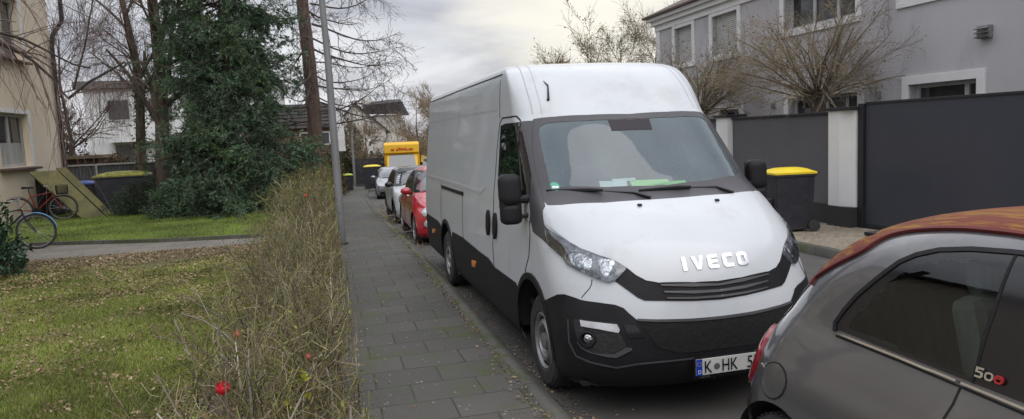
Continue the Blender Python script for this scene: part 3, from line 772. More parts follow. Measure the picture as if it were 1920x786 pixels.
b = MB(); b.add([(-1.9, -.3, 5.5), (1.6, -.3, 5.5), (1.4, 3, 6.5), (-1.7, 3, 6.5)], [(0, 1, 2, 3)]); b.bx(-1.9, 1.6, -.3, -.2, 5.35, 5.5); b.build('roof', M['tile_dark'], lh, fixn=False)

# grey house on the right
gr = thing('grey_house', 'large grey rendered house with white window surrounds and cornice behind the dark wall', 'house', (11, 0, .1))
H = [(10.17, 11.68, 1.0, 2.46), (13.05, 15.42, 1.0, 2.42), (17.56, 18.6, 1.1, 2.26), (13.13, 15.57, 4.04, 4.9), (17.62, 18.92, 3.82, 4.92), (20.1, 21.2, 3.82, 4.92), (9.3, 11.85, 4.10, 4.9)]
b = MB(); wall_yz(b, 0, .35, -3, 22.5, -.2, 5.55, H)
b.add([(0, 22.5, -.2), (12, 22.5, -.2), (12, 22.5, 5.55), (0, 22.5, 5.55)], [(0, 1, 2, 3)]); b.add([(0, -3, -.2), (12, -3, -.2), (12, -3, 5.55), (0, -3, 5.55)], [(0, 1, 2, 3)])
b.build('wall', M['render_grey'], gr, fixn=False)
b = MB(); b.bx(-.06, .2, -3.05, 22.56, 5.02, 5.20).bx(-.16, .2, -3.1, 22.66, 5.203, 5.34).bx(-.26, .2, -3.1, 22.76, 5.343, 5.46); b.bx(-.035, .2, 22.25, 22.53, -.1, 5.017); b.build('cornice', M['trim_white'], gr, bevel=.008)
b = MB(); b.add([(-.36, -3.2, 5.462), (-.36, 22.9, 5.462), (-.36, 22.9, 5.52), (-.36, -3.2, 5.52), (6, -3.2, 8.2), (6, 22.95, 8.2), (12.4, 22.95, 5.5), (12.4, -3.2, 5.5)], [(0, 1, 2, 3), (3, 2, 5, 4), (4, 5, 6, 7), (0, 1, 6, 7), (1, 2, 5, 6), (0, 3, 4, 7)]); b.build('roof', mat('roof_tile_brown', (.12, .085, .075), .8, scale=9), gr)
M['frame_lt'] = mat('window_frame_light', (.50, .50, .50), .5)
for i, (a, c, z0, z1) in enumerate(H):
    mu = {0: (10.55,), 1: (14.25, 13.6), 2: (18.05,), 3: (13.9, 14.7), 6: (10.2, 11.0)}.get(i, ())
    window_x(gr, 0, a, c, z0, z1, -1, mull=mu, frame_m=M['frame_lt'], trim=.16, shutter=i in (4, 5), depth=.17)
v_ = MB(); v_.bx(-.10, -.004, 9.9, 10.13, 3.12, 3.33); 
for k in range(3): v_.box((-.13, 10.015, 3.15+k*.07), (.07, .25, .012), ry=rad(-25))
v_.build('vent', M['steel'], gr)
for y, z in ((12.45, 2.33), (16.01, 2.27)):
    l = MB(); l.bx(-.09, -.004, y-.04, y+.04, z-.07, z+.07); l.build('wall_lamp', M['steel'], gr, bevel=.006)
# garden wall, pillars and gate
gw = thing('garden_wall', 'dark anthracite garden wall with black coping behind the yellow-lidded bin', 'wall', (8.75, 0, .12))
b = MB(); b.bx(0, .24, 10.99, 14.27, .33, 1.94); b.build('panel', M['wall_dark'], gw)
b = MB(); b.bx(-.02, .26, 10.99, 14.27, -.1, .328); b.build('plinth', M['wall_plinth'], gw)
b = MB(); b.bx(-.04, .28, 11.0, 14.26, 1.942, 1.985); b.build('coping', M['cap_dark'], gw, bevel=.005)
g2 = thing('garden_wall', 'dark garden wall section left of the narrow white pillar, mostly behind the van', 'wall', (8.75, 0, .12))
b = MB(); b.bx(0, .24, 14.77, 24, .33, 1.94); b.build('panel', M['wall_dark'], g2)
b = MB(); b.bx(-.04, .28, 14.77, 24, 1.942, 1.985); b.build('coping', M['cap_dark'], g2)
def pillar(y0, y1, label, ch=.0):
    p = thing('gate_pillar', label, 'pillar', (8.62, (y0+y1)/2, .12), group='white pillars of the dark garden wall')
    h = (y1-y0)/2
    q = MB(); q.prism([(.0, -h*.0), (.0, h), (.42, h), (.42, -h), (.10, -h)], 'z', .33, 1.99) if ch else q.bx(0, .42, -h, h, .33, 1.99); q.build('shaft', M['trim_white'], p, bevel=.006)
    q = MB(); q.bx(-.015, .44, -h-.01, h+.01, -.1, .327); q.build('base', M['wall_plinth'], p)
    q = MB(); q.bx(-.05, .47, -h-.05, h+.05, 1.993, 2.05); q.build('cap', M['cap_dark'], p, bevel=.005)
pillar(10.42, 10.98, 'wide white pillar with dark base between the yellow-lidded bin and the dark gate', 1)
pillar(14.29, 14.75, 'narrow white pillar just right of the van windscreen, beside the dark wall')
gt = thing('sliding_gate', 'tall smooth anthracite gate right of the white pillar', 'gate', (8.80, 0, .12))
b = MB(); b.bx(0, .06, 3.0, 10.27, .06, 2.07); b.build('panel', M['gate'], gt)
b = MB(); b.bx(-.02, .09, 3.0, 10.27, 2.072, 2.11).bx(-.05, .12, 10.28, 10.40, -.1, 2.09).bx(-.02, .08, 3.0, 10.27, .0, .055); b.build('frame', M['cap_dark'], gt, bevel=.004)
big_bin('wheelie_bin', (7.62, 10.72, .10), .58, .70, 1.10, M['yellow'], 'black wheeled bin with a bright yellow lid standing against the dark garden wall', 'bin', rz=rad(-100))
# outlines measured on the vehicles (local metres: x across, y from the front bumper back, z up)
VAN = {'headlight': [(-0.945, 0.860, 1.273), (-0.907, 0.710, 1.232), (-0.856, 0.564, 1.185), (-0.811, 0.469, 1.151), (-0.733, 0.363, 1.118), (-0.649, 0.280, 1.087), (-0.588, 0.219, 1.040), (-0.638, 0.221, 0.996), (-0.673, 0.225, 0.961), (-0.709, 0.242, 0.949), (-0.738, 0.265, 0.957), (-0.793, 0.322, 0.980), (-0.857, 0.411, 1.012), (-0.905, 0.509, 1.045), (-0.914, 0.560, 1.086), (-0.938, 0.645, 1.122), (-0.958, 0.745, 1.156), (-0.954, 0.807, 1.212)],
'hl_main': [(-0.898, 0.552, 1.110), (-0.857, 0.510, 1.137), (-0.825, 0.461, 1.127), (-0.774, 0.386, 1.101), (-0.775, 0.362, 1.068), (-0.794, 0.353, 1.029), (-0.814, 0.366, 1.019), (-0.858, 0.433, 1.040), (-0.900, 0.509, 1.054), (-0.907, 0.545, 1.083)],
'hl_inner': [(-0.738, 0.352, 1.099), (-0.678, 0.306, 1.096), (-0.641, 0.276, 1.087), (-0.688, 0.263, 1.021), (-0.710, 0.260, 0.986), (-0.736, 0.279, 0.987), (-0.747, 0.310, 1.027)],
'hl_outer': [(-0.944, 0.804, 1.237), (-0.913, 0.692, 1.209), (-0.897, 0.595, 1.157), (-0.903, 0.555, 1.105), (-0.924, 0.609, 1.118), (-0.944, 0.699, 1.156), (-0.952, 0.752, 1.179)],
'grille': [(-0.588, 0.219, 1.040), (-0.541, 0.175, 0.995), (-0.488, 0.143, 0.962), (-0.413, 0.116, 0.948), (-0.177, 0.076, 0.935), (-0.004, 0.068, 0.929), (-0.014, 0.034, 0.810), (-0.197, 0.043, 0.818), (-0.516, 0.111, 0.838), (-0.555, 0.131, 0.858), (-0.605, 0.167, 0.902), (-0.673, 0.225, 0.961), (-0.638, 0.221, 0.996)],
'slat1': [(-0.406, 0.111, 0.936), (-0.178, 0.074, 0.929), (-0.007, 0.063, 0.912), (-0.009, 0.060, 0.899), (-0.182, 0.068, 0.907), (-0.398, 0.106, 0.927)],
'slat2': [(-0.390, 0.094, 0.893), (-0.186, 0.062, 0.883), (-0.013, 0.053, 0.875), (-0.017, 0.048, 0.858), (-0.190, 0.056, 0.863), (-0.383, 0.090, 0.883)],
'slat3': [(-0.379, 0.079, 0.851), (-0.193, 0.050, 0.842), (-0.020, 0.042, 0.838), (-0.023, 0.038, 0.824), (-0.195, 0.046, 0.829), (-0.372, 0.075, 0.843)],
'hood': [(-0.004, 0.068, 0.929), (-0.177, 0.076, 0.935), (-0.413, 0.116, 0.948), (-0.488, 0.143, 0.962), (-0.541, 0.175, 0.995), (-0.588, 0.219, 1.040), (-0.649, 0.280, 1.087), (-0.733, 0.363, 1.118), (-0.811, 0.469, 1.151), (-0.856, 0.564, 1.185), (-0.907, 0.710, 1.232), (-0.945, 0.860, 1.273), (-0.949, 0.897, 1.292), (-0.943, 0.939, 1.338), (-0.931, 0.978, 1.385), (-0.916, 0.989, 1.409), (-0.888, 0.975, 1.421), (-0.810, 0.910, 1.424), (-0.508, 0.795, 1.429), (-0.142, 0.755, 1.432)],
'black_outer': [(-0.055, 1.451, 2.090), (-0.365, 1.485, 2.098), (-0.621, 1.558, 2.095), (-0.780, 1.648, 2.084), (-0.862, 1.735, 2.070), (-0.886, 1.518, 1.852), (-0.907, 1.304, 1.630), (-0.964, 1.150, 1.420), (-0.982, 1.147, 1.234), (-0.983, 1.079, 1.219), (-0.977, 0.888, 1.191), (-0.960, 0.748, 1.155), (-0.945, 0.860, 1.273), (-0.949, 0.897, 1.292), (-0.931, 0.978, 1.385), (-0.905, 0.990, 1.418), (-0.508, 0.795, 1.429), (-0.142, 0.755, 1.432)],
'glass': [(-0.048, 1.409, 2.049), (-0.417, 1.449, 2.053), (-0.623, 1.514, 2.053), (-0.713, 1.552, 2.046), (-0.765, 1.559, 2.021), (-0.785, 1.542, 1.991), (-0.804, 1.423, 1.859), (-0.821, 1.278, 1.704), (-0.833, 1.134, 1.540), (-0.826, 1.115, 1.524), (-0.442, 0.951, 1.516), (-0.068, 0.906, 1.506)],
'sensor': [(-0.207, 1.421, 2.054), (-0.211, 1.326, 1.958), (0.143, 1.318, 1.954), (0.161, 1.413, 2.049)],
'door_glass': [(-0.900, 2.278, 2.039), (-0.898, 2.141, 2.052), (-0.862, 1.733, 2.067), (-0.886, 1.518, 1.852), (-0.913, 1.317, 1.630), (-0.944, 1.218, 1.483), (-0.967, 1.672, 1.414), (-0.969, 1.982, 1.390), (-0.958, 2.223, 1.494), (-0.945, 2.296, 1.600), (-0.928, 2.291, 1.766)],
'door_glass_split': [(-0.861, 1.727, 2.064), (-0.911, 1.655, 1.902), (-0.931, 1.632, 1.741), (-0.955, 1.439, 1.517)],
'door_front': [(-0.979, 1.211, 1.259), (-0.986, 1.163, 1.187), (-0.995, 1.195, 1.010), (-1.000, 1.316, 0.813)],
'door_rear': [(-0.864, 1.749, 2.075), (-0.870, 1.796, 2.099), (-0.892, 2.314, 2.114), (-0.923, 2.434, 1.819), (-0.969, 2.438, 1.397), (-0.970, 2.434, 1.385), (-1.000, 2.456, 0.845), (-1.000, 2.427, 0.668), (-0.986, 2.486, 0.410)],
'part_line': [(-0.813, 2.334, 2.469), (-0.892, 2.334, 2.108)],
'handle1': [(-0.984, 2.708, 1.217), (-0.982, 2.559, 1.231), (-0.994, 2.539, 1.015), (-0.994, 2.691, 1.012)],
'handle2': [(-0.984, 2.409, 1.216), (-0.983, 2.257, 1.219), (-0.994, 2.253, 1.016), (-0.995, 2.393, 1.010)],
'slot': [(-0.975, 5.569, 1.304), (-0.974, 3.988, 1.321), (-0.976, 3.985, 1.289), (-0.978, 5.562, 1.270)],
'groove': [(-0.884, 2.472, 2.206)],
'belt': [(-0.969, 4.661, 1.396), (-0.968, 3.000, 1.407), (-0.964, 2.802, 1.451)],
'belt2': [(-0.981, 4.639, 1.242), (-0.979, 3.466, 1.258)],
'slidefront': [(-0.972, 4.028, 1.340), (-1.000, 4.005, 0.759)],
'clad': [(-1.000, 6.582, 0.782), (-1.000, 5.966, 0.767), (-1.000, 5.026, 0.779), (-1.000, 4.035, 0.792), (-1.000, 3.001, 0.763), (-1.000, 2.678, 0.764), (-1.000, 2.445, 0.710), (-1.000, 1.953, 0.717), (-1.000, 1.607, 0.716)],
'clad_front': [(-1.000, 1.607, 0.716)],
'side_lamp': [(-1.000, 3.452, 0.639), (-1.000, 3.281, 0.653), (-1.000, 3.300, 0.582), (-0.999, 3.474, 0.566)],
'side_lamp2': [(-1.000, 6.444, 0.636), (-1.000, 6.219, 0.653), (-1.000, 6.244, 0.590), (-0.999, 6.473, 0.571)],
'arch_front': [(-1.000, 1.579, 0.647), (-1.000, 1.531, 0.734), (-1.000, 1.367, 0.804), (-1.000, 1.101, 0.820), (-1.000, 0.912, 0.784), (-1.000, 0.807, 0.727)],
'arch_rear': [(-1.000, 6.001, 0.673), (-1.000, 5.816, 0.784), (-1.000, 5.389, 0.830), (-1.000, 5.037, 0.745)],
'bumper_top': [(-1.000, 0.807, 0.727), (-0.999, 0.646, 0.791), (-0.976, 0.531, 0.839), (-0.950, 0.467, 0.851), (-0.911, 0.391, 0.842), (-0.875, 0.336, 0.830), (-0.781, 0.243, 0.823), (-0.696, 0.182, 0.813), (-0.650, 0.152, 0.794), (-0.620, 0.127, 0.758), (-0.578, 0.100, 0.717), (-0.459, 0.060, 0.707), (-0.219, 0.018, 0.694), (-0.034, 0.010, 0.690)],
'lgrille': [(-0.571, 0.096, 0.709), (-0.515, 0.062, 0.624), (-0.461, 0.045, 0.535), (-0.335, 0.021, 0.492), (-0.229, 0.009, 0.486), (-0.032, 0.000, 0.493), (-0.024, 0.009, 0.685), (-0.219, 0.018, 0.694), (-0.459, 0.060, 0.707)],
'fogrecess': [(-0.924, 0.354, 0.700), (-0.925, 0.336, 0.637), (-0.916, 0.309, 0.567), (-0.891, 0.274, 0.522), (-0.844, 0.223, 0.494), (-0.738, 0.149, 0.495), (-0.656, 0.110, 0.547), (-0.670, 0.119, 0.595), (-0.690, 0.133, 0.630), (-0.680, 0.136, 0.674), (-0.701, 0.152, 0.697), (-0.891, 0.311, 0.707)],
'drl': [(-0.891, 0.309, 0.701), (-0.785, 0.206, 0.696), (-0.698, 0.148, 0.689), (-0.686, 0.134, 0.652), (-0.695, 0.136, 0.636), (-0.804, 0.210, 0.655), (-0.889, 0.294, 0.662)],
'fogbezel': [(-0.912, 0.305, 0.577), (-0.893, 0.287, 0.618), (-0.850, 0.245, 0.638), (-0.807, 0.206, 0.624), (-0.791, 0.189, 0.585), (-0.805, 0.195, 0.543), (-0.842, 0.224, 0.523), (-0.884, 0.266, 0.528), (-0.907, 0.295, 0.547)],
'foglamp': [(-0.901, 0.291, 0.580), (-0.890, 0.283, 0.612), (-0.870, 0.263, 0.626), (-0.851, 0.243, 0.618), (-0.845, 0.233, 0.592), (-0.855, 0.239, 0.562), (-0.875, 0.258, 0.548), (-0.893, 0.279, 0.556)],
'foglip': [(-0.917, 0.308, 0.553), (-0.898, 0.282, 0.524), (-0.844, 0.223, 0.492), (-0.730, 0.144, 0.493), (-0.657, 0.110, 0.541), (-0.620, 0.094, 0.536), (-0.625, 0.096, 0.522), (-0.715, 0.135, 0.471), (-0.762, 0.162, 0.474), (-0.865, 0.243, 0.495), (-0.899, 0.282, 0.516)],
'crease': [(-0.949, 0.396, 0.691), (-0.954, 0.370, 0.536), (-0.927, 0.317, 0.453), (-0.867, 0.244, 0.430), (-0.715, 0.140, 0.403), (-0.594, 0.083, 0.429), (-0.440, 0.040, 0.438), (-0.224, 0.008, 0.444)],
'blkpanel': [(-0.659, 0.128, 0.688), (-0.590, 0.098, 0.687), (-0.542, 0.070, 0.607), (-0.638, 0.105, 0.598)],
'seam_fender': [(-0.800, 0.323, 0.969), (-0.807, 0.314, 0.939), (-0.822, 0.315, 0.910), (-0.848, 0.327, 0.879), (-0.875, 0.339, 0.837)],
'fender_crease': [(-0.993, 1.073, 1.046), (-0.993, 0.858, 1.035), (-0.967, 0.617, 1.003), (-0.896, 0.420, 0.946), (-0.821, 0.307, 0.895)],
'sticker': [(-0.822, 1.134, 1.550), (-0.800, 1.135, 1.574), (-0.764, 1.110, 1.573), (-0.760, 1.087, 1.544), (-0.776, 1.078, 1.522), (-0.813, 1.102, 1.521)],
'washer1': [(-0.296, 0.637, 1.393)],
'washer2': [(0.329, 0.628, 1.388)],
'plate': [(-0.224, 0.008, 0.444), (-0.197, 0.062, 0.306)],
'badge': [(-0.226, 0.113, 1.029), (0.283, 0.117, 1.019), (-0.203, 0.153, 1.104), (0.311, 0.158, 1.089)],
'antenna': [(-0.645, 2.148, 2.483), (-0.591, 1.845, 2.344), (-0.627, 1.713, 2.232)],
'mirror_mount': [(-0.941, 1.278, 1.526), (-0.969, 1.252, 1.388)],
'wiper1': [(-0.150, 0.771, 1.437), (-0.241, 0.862, 1.472), (-0.577, 0.970, 1.503), (-0.858, 1.127, 1.510)],
'wiper2': [(0.568, 0.806, 1.427), (0.469, 0.894, 1.472), (0.122, 0.878, 1.485), (-0.196, 0.881, 1.485)],
'roofrib': [(-0.752, 1.664, 2.119)],
}
FIAT = {'win_frame': [(-0.686, 2.713, 1.012), (-0.679, 2.720, 1.035), (-0.665, 2.695, 1.085), (-0.642, 2.646, 1.154), (-0.613, 2.578, 1.230), (-0.578, 2.507, 1.303), (-0.560, 2.449, 1.337), (-0.546, 2.366, 1.362), (-0.533, 2.254, 1.380), (-0.521, 2.075, 1.394), (-0.583, 2.021, 1.294), (-0.684, 1.926, 1.017), (-0.695, 1.972, 0.989), (-0.690, 2.092, 1.000), (-0.688, 2.384, 1.006)],
'glass': [(-0.679, 2.659, 1.034), (-0.669, 2.650, 1.068), (-0.656, 2.621, 1.112), (-0.637, 2.578, 1.168), (-0.610, 2.525, 1.235), (-0.580, 2.453, 1.300), (-0.565, 2.393, 1.328), (-0.551, 2.291, 1.353), (-0.543, 2.191, 1.365), (-0.539, 2.096, 1.371), (-0.589, 2.088, 1.281), (-0.643, 2.094, 1.151), (-0.685, 2.090, 1.013), (-0.684, 2.267, 1.018), (-0.682, 2.456, 1.023)],
'bpost': [(-0.525, 2.094, 1.390), (-0.616, 2.082, 1.223), (-0.688, 2.087, 1.006)],
'bpost2': [(-0.600, 1.998, 1.258), (-0.656, 1.987, 1.113), (-0.692, 1.975, 0.996)],
'chrome': [(-0.686, 2.708, 1.011), (-0.687, 2.385, 1.008), (-0.692, 2.121, 0.995), (-0.698, 1.907, 0.983)],
'railtop': [(-0.558, 2.723, 1.316), (-0.512, 2.693, 1.361), (-0.486, 2.650, 1.387), (-0.473, 2.568, 1.409), (-0.467, 2.421, 1.431), (-0.457, 2.272, 1.446), (-0.434, 2.145, 1.450)],
'railfar': [(-0.494, 2.699, 1.370)],
'flap': [(-0.790, 2.906, 0.752), (-0.796, 2.904, 0.723), (-0.801, 2.916, 0.693), (-0.805, 2.939, 0.667), (-0.807, 2.971, 0.650), (-0.807, 3.006, 0.644), (-0.804, 3.041, 0.650), (-0.797, 3.072, 0.666), (-0.787, 3.094, 0.690), (-0.779, 3.100, 0.720), (-0.775, 3.084, 0.752), (-0.774, 3.054, 0.780), (-0.773, 3.019, 0.797), (-0.774, 2.983, 0.802), (-0.777, 2.950, 0.794), (-0.783, 2.922, 0.777)],
'tail': [(-0.724, 3.036, 0.905), (-0.720, 3.103, 0.872), (-0.720, 3.151, 0.834), (-0.732, 3.170, 0.786), (-0.732, 3.253, 0.641), (-0.758, 3.168, 0.702), (-0.762, 3.125, 0.752), (-0.754, 3.089, 0.813), (-0.739, 3.065, 0.860), (-0.732, 3.018, 0.895)],
'doorgap': [(-0.699, 2.117, 0.981), (-0.725, 2.124, 0.925), (-0.747, 2.139, 0.871)],
'hatch': [(-0.733, 3.017, 0.894), (-0.712, 2.992, 0.947), (-0.693, 2.964, 0.986), (-0.685, 2.933, 1.009), (-0.690, 2.876, 1.000)],
'hatch2': [(-0.733, 3.017, 0.894), (-0.742, 2.977, 0.881)],
'crease': [(-0.743, 2.976, 0.879), (-0.746, 2.792, 0.872), (-0.752, 2.602, 0.857), (-0.759, 2.360, 0.841)],
'badge': [(-0.679, 2.093, 1.034), (-0.678, 1.992, 1.036)],
'sil': [(-0.624, 3.040, 1.064)],
}
VAN_T = [(.22,.93,.16,.45,7.15,.10),(.30,.97,.06,.50,7.21,.10),(.45,.99,.0,.55,7.25,.10),(.60,1.0,.0,.6,7.25,.10),
(.75,1.0,.02,.65,7.25,.1),(.90,1.0,.06,.7,7.25,.1),(1.0,.995,.09,.75,7.25,.1),(1.1,.99,.14,.8,7.25,.1),(1.2,.985,.24,.8,7.25,.1),
(1.3,.975,.40,.72,7.25,.1),(1.38,.97,.58,.6,7.25,.1),(1.44,.965,.775,.45,7.25,.1),(1.5,.957,.868,.45,7.25,.1),(1.6,.945,.968,.45,7.25,.1),
(1.8,.925,1.165,.45,7.25,.1),(2.0,.905,1.36,.45,7.23,.1),(2.08,.895,1.44,.47,7.22,.1),(2.2,.885,1.57,.40,7.20,.1),(2.35,.875,1.73,.33,7.18,.1),
(2.45,.865,1.86,.30,7.17,.1),(2.52,.85,1.98,.28,7.15,.1),(2.57,.82,2.12,.28,7.13,.12),(2.60,.77,2.28,.30,7.08,.15),(2.62,.70,2.48,.35,7.0,.2),(2.632,.55,2.8,.5,6.8,.2),(2.635,.02,3.2,1.0,6.6,.2)]
def on(bvh, p, d):
    p = Vector(p); d = Vector(d).normalized(); h = bvh.ray_cast(p+d*3, -d, 6)
    return tuple(h[0]) if h[0] is not None else tuple(bvh.find_nearest(p)[0])
def arc(yc, zc, R, a0, a1, n=14, x=-1.):
    return [(x, yc+R*math.cos(rad(a0+(a1-a0)*i/n)), zc+R*math.sin(rad(a0+(a1-a0)*i/n))) for i in range(n+1)]
def liner(parent, xs, yc, zc, R, depth, side, m):
    mb = MB(); n = 20; vs = []; fs = []
    for i in range(n+1):
        a = rad(-4+188*i/n); y, z = yc+R*math.cos(a), zc+R*math.sin(a)
        vs += [(side*xs, y, z), (side*(xs-depth), y, z)]
    for i in range(n): fs.append((2*i, 2*i+1, 2*i+3, 2*i+2))
    vs.append((side*(xs-depth), yc, zc)); c = len(vs)-1
    for i in range(n): fs.append((2*i+1, c, 2*i+3))
    return mb.add(vs, fs).build('wheel_arch', m, parent, fixn=False)
def wheel(parent, x, y, R, w, side, style, rim_m, z=None):
    """side -1: outer face towards -x"""
    z = R if z is None else z; rr = R*.62 if style == 'steel' else R*.68
    t = MB(); h = w/2; s = side
    prof = [(rr, -h*.9), (rr+.012, -h), (R-.035, -h*1.02), (R-.008, -h*.86), (R, -h*.6), (R, h*.6), (R-.008, h*.86), (R-.035, h*1.02), (rr+.012, h), (rr, h*.9)]
    t.lathe(prof, 'x', (0, 0, 0), 40, closed=True)
    for k in range(46):       # tread blocks give the outline its grain
        a = 2*PI*k/46; t.box((0, math.cos(a)*(R+.001), math.sin(a)*(R+.001)), (w*.78, .018, .006), rx=a+PI/2)
    o = t.build('wheel', M['rubber'], parent, smooth=True, loc=(x, y, z))
    r = MB()
    if style == 'steel':
        k = s*h
        r.lathe([(rr+.004, k*.92), (rr-.012, k*.98), (rr-.03, k*.80), (rr*.86, k*.62), (rr*.80, k*.72), (rr*.66, k*.96), (rr*.55, k*.93), (rr*.50, k*.55), (rr*.28, k*.5), (rr*.27, k*.95), (rr*.12, k*1.0), (.001, k*1.0)], 'x', n=40)
        for q in range(14):
            a = 2*PI*q/14; r.cyl((k*.60, math.cos(a)*rr*.84, math.sin(a)*rr*.84), (k*.80, math.cos(a)*rr*.83, math.sin(a)*rr*.83), .019, n=8, m=1)
        for q in range(6):
            a = 2*PI*q/6; r.cyl((k*.5, math.cos(a)*rr*.39, math.sin(a)*rr*.39), (k*.68, math.cos(a)*rr*.39, math.sin(a)*rr*.39), .014, n=6, m=1)
    else:
        k = s*h
        r.lathe([(rr+.003, k*.92), (rr-.012, k*.98), (rr-.022, k*.7), (rr-.03, -k*.4)], 'x', n=36)
        ns = style
        for q in range(ns):
            a = 2*PI*q/ns; c, d = math.cos(a), math.sin(a)
            r.box((k*.80, c*rr*.52, d*rr*.52), (.03, rr*.92, rr*(1.3/ns)), rx=a)
        r.cyl((k*.6, 0, 0), (k*.95, 0, 0), rr*.2, n=14)
        r.cyl((-k*.3, 0, 0), (-k*.35, 0, 0), rr*.95, n=24, m=1)
    r.build('rim', [rim_m, M['dark']], o, smooth=True)
    return o

# glyphs in a unit cell (outer loop, holes)
def rring(w, h, t, r, n=5):
    def rr_(x0, x1, y0, y1, q):
        P = []
        for cx_, cy_, a0 in ((x1-q, y1-q, 0), (x0+q, y1-q, 90), (x0+q, y0+q, 180), (x1-q, y0+q, 270)):
            for i in range(n+1): a = rad(a0+90*i/n); P.append((cx_+q*math.cos(a), cy_+q*math.sin(a)))
        return P
    return rr_(0, w, 0, h, r), [rr_(t, w-t, t, h-t, max(.02, r-t*.8))[::-1]]
GL = {'I': ([(0, 0), (.26, 0), (.26, 1), (0, 1)], []),
      'V': ([(.30, 0), (.60, 0), (.90, 1), (.64, 1), (.45, .30), (.26, 1), (0, 1)], []),
      'E': ([(.12, 0), (.75, 0), (.75, .23), (.26, .23), (.26, .40), (.70, .40), (.70, .61), (.26, .61), (.26, .77), (.75, .77), (.75, 1), (.12, 1), (0, .88), (0, .12)], []),
      'C': ([(.15, 0), (.76, 0), (.76, .24), (.30, .24), (.26, .28), (.26, .72), (.30, .76), (.76, .76), (.76, 1), (.15, 1), (0, .85), (0, .15)], []),
      'O': rring(.86, 1., .26, .24),
      '5': ([(0, 0), (.6, 0), (.78, .14), (.78, .5), (.6, .64), (.24, .64), (.24, .8), (.76, .8), (.76, 1), (0, 1), (0, .46), (.5, .46), (.54, .42), (.54, .22), (.5, .18), (0, .18)], []),
      '0': rring(.85, .8, .17, .33)}
def glyph(name, ch, m, parent, bvh, org, ux, uy, size, off, thick, dirv, bevel=0):
    """letter laid on the hull: origin, unit vectors of the writing direction and height"""
    o, hs = GL[ch]; ux, uy, org = Vector(ux), Vector(uy), Vector(org)
    f = lambda P: [tuple(org+ux*(a*size[0])+uy*(b*size[1])) for a, b in P]
    ob = patch(name, m, parent, bvh, f(o), off, thick, dirv, holes=[f(h) for h in hs], cell=.03)
    return ob
def text_mesh(name, txt, size, m, parent, mat4, ext=.002, align='LEFT', xs=1.):
    cu = bpy.data.curves.new(name, 'FONT'); cu.body = txt; cu.size = size; cu.extrude = ext; cu.align_x = align
    to = bpy.data.objects.new(name, cu); COL.objects.link(to)
    bpy.context.view_layer.update()
    me = bpy.data.meshes.new_from_object(to.evaluated_get(bpy.context.evaluated_depsgraph_get()))
    bpy.data.objects.remove(to); bpy.data.curves.remove(cu)
    me.transform(mat4 @ Matrix.Diagonal((xs, 1, 1, 1))); me.materials.clear(); me.materials.append(m); me.name = name
    return link(name, me, parent)

